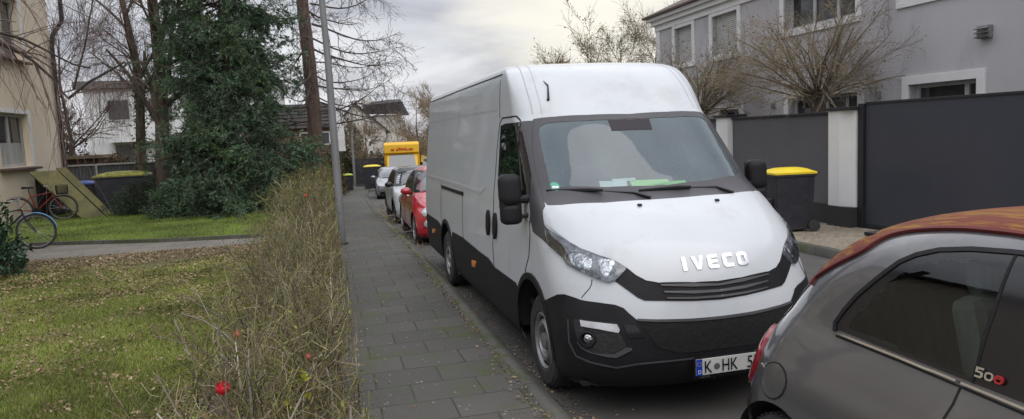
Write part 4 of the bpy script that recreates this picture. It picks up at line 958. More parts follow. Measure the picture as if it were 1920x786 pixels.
def build_van():
    t = thing('delivery_van', 'large white panel van with black bumper and green papers behind its windscreen', 'van', (2.49, 4.2, 0))
    D = VAN
    H = Hull(hull_rows(VAN_T, zlist(.22, 2.635, 86), na=30, ns=110)); B = H.bvh
    ARCH = [(1.13, .38, .46), (5.22, .38, .46)]
    GH = [(0, .915, 1.506), (-.068, .906, 1.506), (-.442, .951, 1.516), (-.80, 1.095, 1.524), (-.833, 1.134, 1.545), (-.821, 1.278, 1.704), (-.804, 1.423, 1.859), (-.785, 1.542, 1.985), (-.765, 1.559, 2.021), (-.713, 1.552, 2.043), (-.623, 1.514, 2.052), (-.417, 1.449, 2.053), (0, 1.40, 2.053)]
    G = sym(GH)
    H.drop_poly([(p[0]*1.025, p[1], 1.78+(p[2]-1.78)*1.04) for p in G], (0, -.8, .6))
    DG = [(-.9, 2.278, 2.02), (-.898, 2.141, 2.04), (-.872, 1.775, 2.05), (-.886, 1.56, 1.852), (-.913, 1.37, 1.63), (-.944, 1.30, 1.47), (-.967, 1.672, 1.43), (-.969, 1.982, 1.42), (-.958, 2.2, 1.50), (-.945, 2.27, 1.6), (-.928, 2.27, 1.766)]
    H.drop_poly(DG, (-1, 0, 0)); H.drop_poly(mx(DG), (1, 0, 0))
    for a in ARCH: H.drop_arch(*a)
    H.build('body', M['white'], t)
    u = MB(); u.bx(-.9, .9, .3, 7.1, .24, .27).bx(-.55, .55, .3, 6.9, .27, .6); u.build('underbody', M['dark'], t)
    for s in (-1, 1):
        for yc, zc, R in ARCH: liner(t, .985, yc, zc, R, .42, s, M['dark'])
        wheel(t, s*.84, 1.05, .36, .23, s, 'steel', M['steel']); wheel(t, s*.885, 5.20, .36, .23, s, 'steel', M['steel'])
    bp, pl = M['black_plastic'], M['pillar']
    # windscreen surround and A pillars
    ring = [(0, 1.445, 2.095), (-.365, 1.485, 2.098), (-.621, 1.558, 2.095), (-.78, 1.648, 2.084), (-.845, 1.60, 1.98), (-.865, 1.45, 1.8), (-.885, 1.30, 1.62), (-.905, 1.12, 1.45), (-.89, .99, 1.419), (-.81, .905, 1.421), (-.508, .79, 1.426), (-.142, .75, 1.429), (0, .745, 1.429)]
    GI = [(p[0]*.985, p[1], 1.78+(p[2]-1.78)*.97) for p in G]
    patch('windscreen_surround', pl, t, B, sym(ring), .004, .02, (0, -.8, .6), holes=[GI[::-1]], cell=.05)
    ap = [(-.862, 1.735, 2.07), (-.886, 1.518, 1.852), (-.907, 1.304, 1.63), (-.945, 1.22, 1.45), (-.975, 1.15, 1.30), (-.983, 1.079, 1.219), (-.977, .888, 1.191), (-.96, .748, 1.155), (-.945, .86, 1.273), (-.949, .897, 1.292), (-.943, .939, 1.338), (-.931, .978, 1.385), (-.905, .99, 1.418), (-.875, 1.10, 1.47), (-.855, 1.30, 1.65), (-.83, 1.48, 1.85), (-.79, 1.63, 2.07)]
    a = patch('pillar_trim', pl, t, B, ap, .007, .02, (-1, -.7, .15), cell=.05); mirror(a)
    M['screen'] = glass_mat('windscreen_glass', (.78, .90, .90), .035, 1.0, haze=((.36, .50, .56), .15))
    M['sidescreen'] = glass_mat('side_glass', (.16, .19, .19), .07, 1.2)
    w = patch('windscreen', M['screen'], t, B, G, .001, .005, (0, -.8, .6), cell=.05)
    patch('sensor_housing', mat('sensor_black', (.035, .03, .038), .8), w, B, D['sensor'], .004, .004, (0, -.8, .6))
    sp = [on(B, (-.79+.032*math.cos(q*PI/6), 1.1, 1.551+.032*math.sin(q*PI/6)), (0, -1, 0)) for q in range(12)]
    st = patch('sticker', mat('green_sticker', (.10, .42, .30), .5), w, B, sp, .004, .003, (0, -.8, .6))
    patch('sticker_text', M['trim_white'], st, B, [on(B, (-.79+q, 1.1, 1.545+r), (0, -1, 0)) for q, r in ((-.022, -.008), (.022, -.008), (.022, .008), (-.022, .008))], .007, .003, (0, -.8, .6))
    # bonnet
    hd = [(0, .068, .929), (-.177, .076, .935), (-.413, .116, .948), (-.488, .143, .965), (-.541, .175, .998), (-.588, .219, 1.045), (-.649, .28, 1.092), (-.733, .363, 1.123), (-.811, .469, 1.156), (-.856, .564, 1.190), (-.900, .71, 1.237), (-.935, .86, 1.278), (-.938, .897, 1.300), (-.932, .939, 1.345), (-.92, .968, 1.382), (-.90, .965, 1.404), (-.86, .935, 1.414), (-.81, .893, 1.417), (-.508, .778, 1.420), (-.142, .738, 1.423), (0, .735, 1.423)]
    bn = patch('bonnet', M['white'], t, B, sym(hd), .012, .016, (0, -.62, .78), cell=.04)
    for q in ('washer1', 'washer2'):
        p = Vector(D[q][0]); n = MB(); n.box((p.x, p.y-.004, p.z+.022), (.035, .022, .012), rx=rad(30)); n.build('washer_nozzle', M['black_plastic'], bn, bevel=.004)
    # badge on the bonnet
    x = -.235
    for ch, wd in zip('IVECO', (.125, .115, .125, .125, .12)):
        base = on(B, (x, 0, 1.025), (0, -1, .15)); top = on(B, (x, 0, 1.112), (0, -1, .15))
        uy = (Vector(top)-Vector(base)); 
        glyph('badge_letter', ch, M['chrome'], t, B, base, (1, 0, 0), tuple(uy.normalized()), (wd*.80, uy.length), .020, .010, (0, -.85, .4))
        x += {'I': .068, 'V': .112, 'E': .112, 'C': .112, 'O': .1}[ch]
    # lamps
    dirL = (-.75, -.75, .35)
    M['lampbase'] = mat('lamp_housing', (.28, .29, .30), .35, .6, col2=(.06, .06, .065), scale=16, lo=.42, hi=.55)
    M['reflector'] = mat('lamp_reflector', (.9, .9, .92), .10, 1., col2=(.35, .35, .36), scale=30, bump=1.0, bscale=38)
    hl = patch('headlight', M['lampbase'], t, B, D['headlight'], .003, .02, dirL, cell=.03)
    patch('reflector', M['dark'], hl, B, D['hl_outer'], .008, .006, dirL, cell=.02)
    patch('reflector', M['reflector'], hl, B, D['hl_main'], .010, .008, dirL, cell=.02, rnd=1, dome=.010)
    patch('reflector', M['reflector'], hl, B, D['hl_inner'], .010, .008, dirL, cell=.02, rnd=1, dome=.006)
    patch('lens', M['hlglass'], hl, B, D['headlight'], .020, .018, dirL, cell=.03, dome=.008)
    mirror(hl)
    gl = [(p[0], p[1], p[2]) for p in D['grille']]; half = [(0, .068, .929)]+list(reversed(gl[:5]))+list(reversed(gl[9:]))[:0]
    up = gl[:5]; lo = gl[7:13]       # upper edge headlight->centre, lower edge centre->headlight
    half = [(0, .068, .935)]+up[::-1]+lo[::-1]+[(0, .034, .810)]
    gr_ = patch('grille', bp, t, B, sym(half), .006, .015, (0, -1, .1), cell=.04)
    M['slat'] = mat('grille_slat', (.10, .10, .105), .25, .3)
    for k in ('slat1', 'slat2', 'slat3'):
        s_ = D[k]; a, b = s_[0], s_[1]; e, f = s_[4], s_[5]
        h2 = [(0, s_[2][1], s_[2][2]), b, a, f, e, (0, s_[3][1], s_[3][2])]
        patch('slat', M['slat'], gr_, B, sym(h2), .018, .012, (0, -1, .1), cell=.05)
    # bumper, cladding
    top = [(-1.0, .80, .735), (-.999, .646, .791), (-.976, .531, .839), (-.95, .467, .851), (-.911, .391, .842), (-.875, .336, .83), (-.781, .243, .823), (-.696, .182, .813), (-.65, .152, .794), (-.62, .127, .758), (-.578, .1, .717), (-.459, .06, .707), (-.219, .018, .694), (0, .01, .69)]
    bot = [(0, .01, .6), (0, .0, .45), (0, .06, .30), (0, .15, .235), (-.5, .19, .235), (-.8, .35, .24), (-.94, .6, .24), (-.945, .69, .25), (-.97, .68, .33), (-1.0, .672, .42), (-1.0, .70, .56), (-1.0, .745, .66)]
    bu = patch('bumper', bp, t, B, top+bot, .010, .015, (-.7, -.7, 0), cell=.05); mirror(bu)
    fr = patch('fog_lamp_panel', mat('honeycomb_black', (.014, .014, .015), .7, col2=(.028, .028, .03), scale=45, lo=.5, hi=.55), t, B, D['fogrecess'], .014, .012, (-.6, -.8, 0), cell=.04)
    dr = patch('daytime_lamp', mat('lamp_white', (.62, .63, .65), .2, col2=(.45, .45, .47), scale=14, coat=.6), fr, B, D['drl'], .024, .014, (-.6, -.8, 0), cell=.03)
    c = Vector(on(B, (-.868, .25, .585), (-.6, -.8, 0))); n = Vector((-.55, -.83, 0)).normalized(); q = n.to_track_quat('X', 'Z').to_matrix().to_4x4()
    bz = MB(); bz.lathe([(.062, .010), (.058, .03), (.050, .034), (.043, .02), (.040, .004)], 'x', n=28); o = bz.build('fog_bezel', bp, fr, smooth=True); o.data.transform(Matrix.Translation(c) @ q)
    bz = MB(); bz.lathe([(.041, .006), (.036, .016), (.024, .024), (.010, .028), (.001, .029)], 'x', n=24); o = bz.build('fog_lamp', M['reflector'], fr, smooth=True); o.data.transform(Matrix.Translation(c) @ q)
    patch('fog_lip', mat('bumper_lip', (.07, .07, .075), .5), fr, B, D['foglip'], .022, .016, (-.6, -.8, 0), cell=.03)
    mirror(fr)
    s = seam('bumper_crease', mat('crease_grey', (.06, .06, .064), .45), t, B, D['crease'], .010, .016, dirv=(-.6, -.8, 0)); mirror(s)
    lg = [(0, .009, .682), (-.219, .018, .685), (-.459, .06, .698), (-.571, .096, .700), (-.515, .062, .624), (-.461, .045, .535), (-.335, .021, .492), (-.229, .009, .486), (0, 0, .49)]
    lgo = patch('lower_grille', mat('mesh_recess_black', (.005, .005, .006), .9, col2=(.010, .010, .011), scale=60, stretch=(.5, .5, 1.3), lo=.5, hi=.54), t, B, sym(lg), .014, .01, (0, -1, 0), cell=.06)  # near-black colour stands in for the shade inside the mesh
    patch('bumper_edge', M['slat'], t, B, sym([(0, .01, .705), (-.219, .018, .708), (-.459, .06, .718), (-.575, .1, .726), (-.575, .1, .712), (-.459, .06, .702), (-.219, .018, .690), (0, .01, .687)]), .020, .018, (0, -1, 0), cell=.06)
    a = patch('side_vent_panel', M['black_gloss'], t, B, D['blkpanel'], .016, .01, (-.4, -1, 0)); mirror(a)
    for s_, mm in ((-1, None),):
        ct = [(-1., 7.19, .785), (-1., 5.95, .785), (-1., 5.70, .76)]
        seg1 = ct+arc(5.22, .38, .47, 36, -8)+[(-.94, 5.70, .25), (-.94, 7.18, .25)]
        seg2 = [(-1., 4.72, .775), (-1., 4.03, .792), (-1., 3.0, .763), (-1., 2.678, .764), (-1., 2.5, .735), (-1., 2.44, .715), (-1., 1.95, .717), (-1., 1.62, .716)]+arc(1.13, .38, .47, 40, -8)[1:]+[(-.94, 1.62, .25), (-.94, 4.72, .25)]+arc(5.22, .38, .47, 188, 148)
        for sg in (seg1, seg2):
            c_ = patch('side_cladding', bp, t, B, sg, .008, .015, (-1, 0, 0), cell=.09); mirror(c_)
        for yc, zc, R in ARCH:
            rg = arc(yc, zc, R+.045, -6, 186, 18)+arc(yc, zc, R-.004, 186, -6, 18)
            c_ = patch('arch_trim', bp, t, B, rg, .016, .03, (-1, 0, 0), cell=.08); mirror(c_)
    # doors, joints and fittings on the flanks
    sm = M['seam']
    DGO = [(-.9, 2.31, 2.05), (-.898, 2.141, 2.065), (-.862, 1.715, 2.066), (-.882, 1.49, 1.852), (-.909, 1.28, 1.63), (-.940, 1.20, 1.44), (-.97, 1.672, 1.395), (-.97, 2.0, 1.385), (-.958, 2.24, 1.48), (-.945, 2.31, 1.6), (-.928, 2.31, 1.766)]
    a = patch('window_frame', M['black_gloss'], t, B, DGO, .005, .02, (-1, -.1, 0), holes=[[(p[0], 1.85+(p[1]-1.85)*.96, 1.75+(p[2]-1.75)*.95) for p in DG][::-1]]); mirror(a)
    a = patch('door_window', M['sidescreen'], t, B, DG, .002, .005, (-1, -.1, 0)); mirror(a)
    a = seam('window_divider', M['black_gloss'], t, B, [(-.861, 1.75, 2.064), (-.911, 1.655, 1.902), (-.931, 1.60, 1.741), (-.955, 1.47, 1.50)], .03, .008); mirror(a)
    for P_, w_ in (([(-.975, 1.17, 1.35), (-.979, 1.19, 1.259), (-.986, 1.163, 1.187), (-.995, 1.195, 1.01), (-1, 1.316, .85)], .012),
                   ([(-.864, 1.749, 2.08), (-.87, 1.83, 2.118), (-.892, 2.28, 2.118), (-.90, 2.36, 2.07), (-.923, 2.42, 1.819), (-.969, 2.44, 1.397), (-1., 2.45, .845), (-1.0, 2.43, .72), (-.99, 2.43, .5), (-.96, 2.43, .28)], .013),
                   ([(-.86, 2.40, 2.47), (-.872, 2.39, 2.3), (-.89, 2.38, 2.12)], .007),
                   ([(-.835, 2.36, 2.515), (-.835, 4.5, 2.515), (-.835, 7.15, 2.505)], .014),
                   ([(-.884, 2.50, 2.206), (-.884, 4.5, 2.206), (-.884, 7.1, 2.206)], .022),
                   ([(-.972, 4.03, 1.34), (-.985, 4.02, 1.1), (-1., 4.005, .759)], .007),
                   ([(-.972, 5.62, 1.34), (-.985, 5.62, 1.1), (-1., 5.62, .80)], .006),
                   ([(-.8, .323, .969), (-.807, .314, .939), (-.822, .315, .91), (-.848, .327, .879), (-.875, .339, .845)], .005)):
        a = seam('panel_joint', sm if w_ != .022 else mat('pressed_line_shade', (.40, .41, .43), .5), t, B, P_, w_, .003 if w_ != .022 else .002, dirv=(-1, 0, 0) if P_[0][1] > 1.8 and P_[0][2] < 2.45 else None); mirror(a)  # the wide grey line paints in the shade of the pressed groove
    # raised belt moulding pressed in the side (white)
    bl = [(-.968, 7.15, 1.40), (-.968, 3.05, 1.41), (-.965, 2.85, 1.455), (-.965, 2.80, 1.452), (-.968, 3.02, 1.375), (-.968, 7.15, 1.365)]
    a = patch('belt_moulding', M['white'], t, B, bl, .005, .007, (-1, 0, 0), cell=.2); mirror(a)
    a = patch('door_rail', M['black_plastic'], t, B, [(-.975, 5.57, 1.315), (-.975, 3.985, 1.325), (-.976, 3.985, 1.285), (-.978, 5.56, 1.275)], .014, .015, (-1, 0, 0), cell=.2); mirror(a)
    for y in (2.62, 2.33):
        hb = [(-.985, y+.07*math.cos(q*PI/8)*(1 if abs(math.cos(q*PI/8)) > 0 else 1), 1.12+.125*math.sin(q*PI/8)) for q in range(16)]
        a = patch('door_handle', bp, t, B, hb, .022, .022, (-1, 0, 0), dome=.008); mirror(a)
    for k in ('side_lamp', 'side_lamp2'):
        a = patch('side_lamp', M['amber'], t, B, [(p[0], p[1], p[2]-.02) for p in D[k]], .022, .016, (-1, 0, 0), dome=.004); mirror(a)
    # roof ribs at the fairing edge
    a = seam('roof_rib', mat('sealer_grey', (.42, .43, .45), .5), t, B, [(-.70, 2.42, 2.585), (-.745, 2.0, 2.42), (-.765, 1.78, 2.25), (-.775, 1.68, 2.13)], .010, .002); mirror(a)
    a = seam('roof_rib', mat('sealer_grey', (.42, .43, .45), .5), t, B, [(-.62, 2.40, 2.60), (-.675, 1.98, 2.45), (-.70, 1.72, 2.25), (-.71, 1.63, 2.13)], .006, .002); mirror(a)
    an = MB(); P_ = [Vector(p) for p in D['antenna']]; nn = Vector((0, -.8, .6))
    an.tube([P_[2]+nn*.01, P_[2]+nn*.03, P_[1]+nn*.05, P_[0]+nn*.06], [.014, .010, .006, .004], 8); an.build('aerial', M['black_plastic'], t, smooth=True)
    # wipers
    for k, x0 in (('wiper1', 0), ('wiper2', 0)):
        P_ = [Vector(p)+Vector((0, -.8, .6))*.022 for p in D[k]]
        wp = MB(); wp.tube(P_[:3], [.014, .010, .008], 6); wp.build('wiper_arm', M['black_gloss'], t, smooth=True)
        b0, b1 = P_[2], P_[3]; m_ = P_[2]-(P_[3]-P_[2])*.35
        wp = MB(); wp.tube([m_+Vector((0, -.01, .004)), b0+Vector((0, -.012, .006)), b1+Vector((0, -.004, .002))], [.010, .016, .009], 6); wp.build('wiper_blade', M['black_plastic'], t, smooth=True)
    # mirrors
    for s in (-1, 1):
        mm = MB(); x = s*1.10; prof = []
        def head(z0, z1, wx, wy, cy, cz):
            n = 16; vs = []; fs = []; rows = 14
            for i in range(rows+1):
                f = i/rows; z = z0+(z1-z0)*f; k = (1-abs(2*f-1)**6)**.33 if 0 < f < 1 else .6
                for j in range(n):
                    a_ = 2*PI*j/n; ca, sa = math.cos(a_), math.sin(a_)
                    vs.append((x+wx*k*math.copysign(abs(ca)**.6, ca), cy+wy*k*math.copysign(abs(sa)**.7, sa)+(z-cz)*.06, z))
            for i in range(rows):
                for j in range(n): fs.append((i*n+j, i*n+(j+1) % n, (i+1)*n+(j+1) % n, (i+1)*n+j))
            fs += [tuple(range(n))[::-1], tuple(range(rows*n, rows*n+n))]; mm.add(vs, fs)
        head(1.41, 1.655, .092, .065, 1.30, 1.5); head(1.26, 1.42, .087, .062, 1.295, 1.35); mm.box((x, 1.30, 1.415), (.16, .095, .06))
        o = mm.build('side_mirror', bp, t, smooth=True, angle=60)
        g_ = MB(); g_.box((x, 1.362, 1.54), (.14, .006, .19)).box((x, 1.35, 1.345), (.13, .006, .10)); g_.build('mirror_glass', mat('mirror_glass', (.6, .62, .65), .05, 1), o)
        g_ = MB(); g_.tube([(x-s*.02, 1.30, 1.452), (s*1.02, 1.27, 1.452), (s*.955, 1.26, 1.455)], [.028, .03, .036], 10).tube([(x-s*.02, 1.30, 1.31), (s*1.03, 1.26, 1.315), (s*.965, 1.25, 1.33)], [.014, .014, .02], 8); g_.build('mirror_arm', bp, o, smooth=True)
        pm = patch('mirror_mount', bp, t, B, [(s*p[0], p[1], p[2]) for p in ((-.95, 1.36, 1.56), (-.95, 1.20, 1.56), (-.97, 1.15, 1.42), (-.975, 1.15, 1.28), (-.975, 1.32, 1.28))], .014, .02, (s, 0, 0))
    # number plate
    pc = Vector((.035, -.022, .385))
    p = MB(); p.box((pc.x, pc.y+.006, pc.z-.008), (.545, .014, .142)); fr_ = p.build('plate_holder', M['black_gloss'], t, bevel=.004)
    p = MB(); p.box((pc.x, pc.y-.005, pc.z), (.52, .006, .110)); np_ = p.build('number_plate', mat('plate_white', (.62, .62, .60), .4), t, bevel=.002)
    p = MB(); p.box((pc.x-.238, pc.y-.0095, pc.z), (.044, .002, .110)); p.build('country_strip', mat('plate_blue', (.01, .05, .42), .4), np_)
    rot = Matrix.Rotation(rad(90), 4, 'X')
    T = lambda x_, z_: Matrix.Translation((pc.x+x_, pc.y-.012, pc.z+z_)) @ rot
    text_mesh('country_letter', 'D', .036, M['trim_white'], np_, T(-.25, -.042), .0005)
    stars = MB()
    for q in range(12): stars.box((pc.x-.238+.014*math.cos(q*PI/6), pc.y-.0112, pc.z+.024+.014*math.sin(q*PI/6)), (.003, .001, .003))
    stars.build('star_ring', M['yellow'], np_)
    text_mesh('plate_letters', 'K', .118, M['black_gloss'], np_, T(-.205, -.041), .0008, xs=.78)
    p = MB(); p.lathe([(.001, 0), (.021, 0), (.021, .002)], 'y', (pc.x-.108, pc.y-.0115, pc.z-.004), 20); p.build('plate_seal', M['steel'], np_)
    text_mesh('plate_letters', 'HK', .118, M['black_gloss'], np_, T(-.075, -.041), .0008, xs=.74)
    text_mesh('plate_letters', '55', .118, M['black_gloss'], np_, T(.115, -.041), .0008, xs=.80)
    text_mesh('holder_text', 'IVECO', .018, M['steel'], fr_, Matrix.Translation((pc.x-.235, pc.y-.0045, pc.z-.074)) @ rot, .0008, xs=1.5)
    # cab interior
    inn = mat('cab_trim', (.13, .14, .15), .85, col2=(.10, .11, .12), scale=6)
    c = MB(); c.prism([(.98, 1.02), (1.0, 1.44), (1.16, 1.495), (1.42, 1.45), (1.5, 1.0)], 'x', -.78, .78); c.build('dashboard', inn, t, bevel=.02)
    c = MB(); c.bx(-.8, .8, 2.62, 2.66, .5, 2.3); c.build('bulkhead', mat('bulkhead_grey', (.48, .52, .54), .85), t)
    c = MB(); c.bx(-.9, .9, 1.0, 2.62, .55, .60); c.build('cab_floor', M['dark'], t)
    c = MB(); c.bx(-.78, .78, 1.80, 2.62, 2.10, 2.13); c.build('headliner', mat('headliner', (.40, .42, .43), .9), t)
    for x_ in (-.52, -.12, .46):
        c = MB(); wd = .38 if x_ < .3 else .46
        c.box((x_, 1.98, .92), (wd, .5, .14)); c.box((x_, 2.26, 1.28), (wd, .13, .66), rx=rad(-10)); c.box((x_, 2.36, 1.74), (wd*.55, .09, .2), rx=rad(-10)); c.build('cab_seat', M['fabric'], t, bevel=.04)
    c = MB()
    cc, rr = Vector((.44, 1.56, 1.50)), .2; pts = []
    for q in range(25):
        a_ = 2*PI*q/24; pts.append(cc+Vector((rr*math.cos(a_), rr*math.sin(a_)*.55, rr*math.sin(a_)*.84)))
    c.tube(pts, .017, 8, cap=False); c.tube([cc+Vector((-.19, 0, 0)), cc+Vector((.19, 0, 0))], .02, 6).tube([cc, cc+Vector((0, -.1, -.17))], .02, 6); c.tube([cc, cc+Vector((0, -.25, -.1))], .045, 8)
    c.build('steering_wheel', M['dark'], t, smooth=True)
    c = MB(); c.add([(-.13, 1.12, 1.50), (.20, 1.10, 1.50), (.22, 1.22, 1.545), (-.10, 1.25, 1.55)], [(0, 1, 2, 3)]); c.add([(.05, 1.09, 1.503), (.34, 1.09, 1.503), (.36, 1.18, 1.53), (.07, 1.2, 1.53)], [(0, 1, 2, 3)]); c.build('green_papers', mat('green_papers', (.30, .75, .15), .6, col2=(.45, .82, .3), scale=9), t, fixn=False)
    c = MB(); c.box((-.16, 1.24, 1.56), (.20, .03, .022)); c.add([(-.40, 1.13, 1.50), (-.18, 1.1, 1.50), (-.14, 1.22, 1.55), (-.36, 1.26, 1.56)], [(0, 1, 2, 3)]); c.build('white_papers', mat('white_papers', (.72, .78, .80), .6), t, fixn=False)
    return t
build_van()
FIAT_T = [(.18,.74,.13,.40,3.39,.35),(.28,.79,.04,.50,3.50,.42),(.40,.808,.01,.62,3.54,.5),(.52,.813,.02,.68,3.55,.52),(.62,.81,.07,.72,3.535,.55),
(.70,.800,.15,.75,3.505,.55),(.76,.787,.25,.75,3.48,.53),(.80,.774,.35,.7,3.46,.50),(.83,.762,.44,.65,3.445,.49),(.86,.752,.54,.6,3.425,.48),(.90,.737,.69,.5,3.40,.46),(.95,.715,.89,.42,3.36,.44),
(1.0,.69,1.01,.40,3.32,.42),(1.1,.66,1.15,.38,3.25,.42),(1.2,.625,1.30,.36,3.165,.42),(1.3,.58,1.48,.38,3.05,.42),(1.37,.54,1.62,.40,2.93,.44),(1.42,.495,1.75,.42,2.79,.46),(1.455,.44,1.87,.35,2.63,.37),(1.475,.37,1.97,.23,2.47,.24),(1.488,.02,2.15,.04,2.25,.04)]
MINI_T = [(.18,.80,.2,.4,3.6,.3),(.30,.86,.04,.5,3.78,.35),(.45,.875,.0,.55,3.85,.35),(.6,.878,.01,.6,3.86,.35),(.75,.872,.06,.6,3.84,.35),(.85,.862,.16,.55,3.80,.35),(.92,.845,.35,.5,3.76,.35),(.97,.82,.75,.4,3.72,.35),(1.0,.78,1.0,.35,3.7,.35),(1.1,.745,1.14,.35,3.62,.35),(1.2,.71,1.28,.35,3.54,.35),(1.3,.67,1.45,.38,3.45,.38),(1.38,.63,1.62,.4,3.36,.4),(1.42,.57,1.78,.42,3.26,.42),(1.45,.46,2.0,.45,3.1,.45),(1.46,.02,2.4,.1,2.8,.1)]
SEDAN_T = [(.18,.80,.2,.4,4.4,.3),(.3,.88,.04,.5,4.55,.4),(.5,.90,.0,.6,4.6,.45),(.65,.90,.03,.65,4.58,.45),(.75,.89,.12,.65,4.54,.45),(.82,.875,.35,.6,4.48,.42),(.88,.85,.85,.45,4.42,.4),(.93,.81,1.2,.4,4.3,.4),(1.0,.77,1.36,.4,4.2,.4),(1.1,.735,1.55,.4,4.1,.4),(1.2,.70,1.76,.4,4.0,.4),(1.3,.655,2.0,.42,3.85,.42),(1.37,.61,2.2,.44,3.7,.45),(1.41,.54,2.4,.45,3.5,.45),(1.435,.42,2.6,.33,3.3,.33),(1.445,.02,2.9,.04,3.0,.04)]
M['cglass'] = mat('car_glass', (.02, .024, .027), .05, col2=(.035, .04, .045), scale=2, spec=1.)
M['cglass_f'] = mat('car_windscreen', (.06, .075, .085), .05, col2=(.04, .05, .055), scale=2.5, spec=1., coat=1)
M['lampw'] = mat('headlamp_white', (.70, .72, .74), .12, .3, col2=(.35, .36, .38), scale=22, coat=1)
M['lampr'] = mat('lamp_red', (.38, .03, .05), .15, col2=(.30, .01, .02), scale=12, coat=1)
M['alloy'] = mat('alloy', (.55, .56, .58), .3, .8, col2=(.48, .49, .5))
M['alloy_d'] = mat('alloy_dark', (.12, .12, .125), .35, .7)
def circ(B, x, y, z, r, d, n=16, rz=1.):
    return [on(B, (x+r*math.cos(2*PI*i/n), y, z+r*rz*math.sin(2*PI*i/n)), d) for i in range(n)]
def car(name, label, T, loc, paint, side_glass, screen, wheels, scale=1., spokes=7, rim=None, roofm=None, top=None, arch_black=False, cut=(), build=True, rz=0):
    """shared car shell: body, underbody, wheels and arches, windscreen, side glass and mirrors"""
    t = thing(name, label, 'car', loc, rz); t.scale = (scale,)*3
    L_ = max(r[4] for r in T); h = T[-1][0]
    H = Hull(hull_rows(T, zlist(.18, h, 60), ns=60, na=24)); B = H.bvh
    W = max(r[1] for r in T)
    for yc, R, Rw in wheels: H.drop_arch(yc, R*1.0, R+.06)
    for c_, d_ in cut: H.drop_poly(c_, d_)
    body = H.build('body', paint, t)
    u = MB(); u.bx(-W*.85, W*.85, .25, L_-.25, .20, .22).bx(-W*.5, W*.5, .3, L_-.3, .22, .45); u.build('underbody', M['dark'], t)
    for yc, R, Rw in wheels:
        for s in (-1, 1):
            liner(t, W*.985, yc, R, R+.06, .30, s, M['dark'])
            wheel(t, s*(W-.115), yc, R, .19, s, spokes, rim or M['alloy'])
            if arch_black:
                a = arc(yc, R, R+.115, 0, 180, 18, x=s*W)+arc(yc, R, R+.052, 180, 0, 18, x=s*W)
                patch('arch_trim', M['black_plastic'], t, B, a, .010, .02, (s, 0, 0), cell=.1)
    sc = [on(B, (x, y, z), (0, -1, .5)) for x, y, z in screen]
    full = sym(sc)
    w = patch('windscreen', M['cglass_f'], t, B, full, .006, .01, (0, -.8, .6), cell=.06)
    for x0 in (.05, -.45):
        pass
    wp = MB()
    y0, z0 = screen[0][1], screen[0][2]
    for x0, x1 in ((-.08, -.55), (.42, -.02)):
        a, b = Vector(on(B, (x0, y0, z0+.005), (0, -1, .5))), Vector(on(B, (x1, y0, z0+.05), (0, -1, .5))); n = Vector((0, -.8, .6))*.02
        wp.tube([a+n, (a+b)/2+n*1.3, b+n], [.010, .009, .006], 5)
    wp.build('wipers', M['black_plastic'], w)
    for nm, P_, m_, o_ in side_glass:
        q = [on(B, (-1, y, z), (-1, 0, 0)) for y, z in P_]
        g = patch(nm, m_, t, B, q, o_, .012, (-1, 0, 0), cell=.06); mirror(g)
    return t, B, H
def car_mirror(t, m, x, y, z, sx_=.11, sy=.09, sz=.075):
    for s in (-1, 1):
        b = MB(); n, r = 12, 7; vs = []; fs = []
        for i in range(r+1):
            a = PI*i/r
            for j in range(n):
                g = 2*PI*j/n; vs.append((s*x+sx_*math.sin(a)*math.cos(g), y+sy*math.sin(a)*math.sin(g)*(.5 if math.sin(g) > 0 else 1.1), z+sz*math.cos(a)))
        for i in range(r):
            for j in range(n): fs.append((i*n+j, i*n+(j+1) % n, (i+1)*n+(j+1) % n, (i+1)*n+j))
        b.add(vs, fs); o = b.build('side_mirror', m, t, smooth=True, angle=80)
        a = MB(); a.tube([(s*x, y, z-sz*.3), (s*(x-sx_*1.2), y+.02, z-sz*.7)], .022, 6); a.build('mirror_arm', M['black_plastic'], o, smooth=True)
def plate(t, y, z, back=False, m=None):
    d = 1 if back else -1
    p = MB(); p.box((0, y, z), (.52, .012, .11)); n = p.build('number_plate', M['trim_white'], t, bevel=.002)
    q = MB(); q.box((-.24, y+d*.0075, z), (.035, .003, .108)); q.build('country_strip', mat('plate_blue', (.01, .05, .42), .4), n)

SG_FIAT = [('window_frame', [(1.10, .985), (1.50, 1.33), (1.70, 1.40), (2.0, 1.425), (2.02, .985)], M['black_gloss'], .004), ('door_window', [(1.20, 1.005), (1.56, 1.31), (1.74, 1.375), (1.93, 1.395), (1.95, 1.005)], M['cglass'], .008)]
SCR_FIAT = [(0, 1.0, 1.03), (-.3, 1.0, 1.03), (-.58, 1.1, 1.045), (-.53, 1.25, 1.15), (-.48, 1.4, 1.27), (-.42, 1.6, 1.375), (-.2, 1.6, 1.40), (0, 1.6, 1.405)]
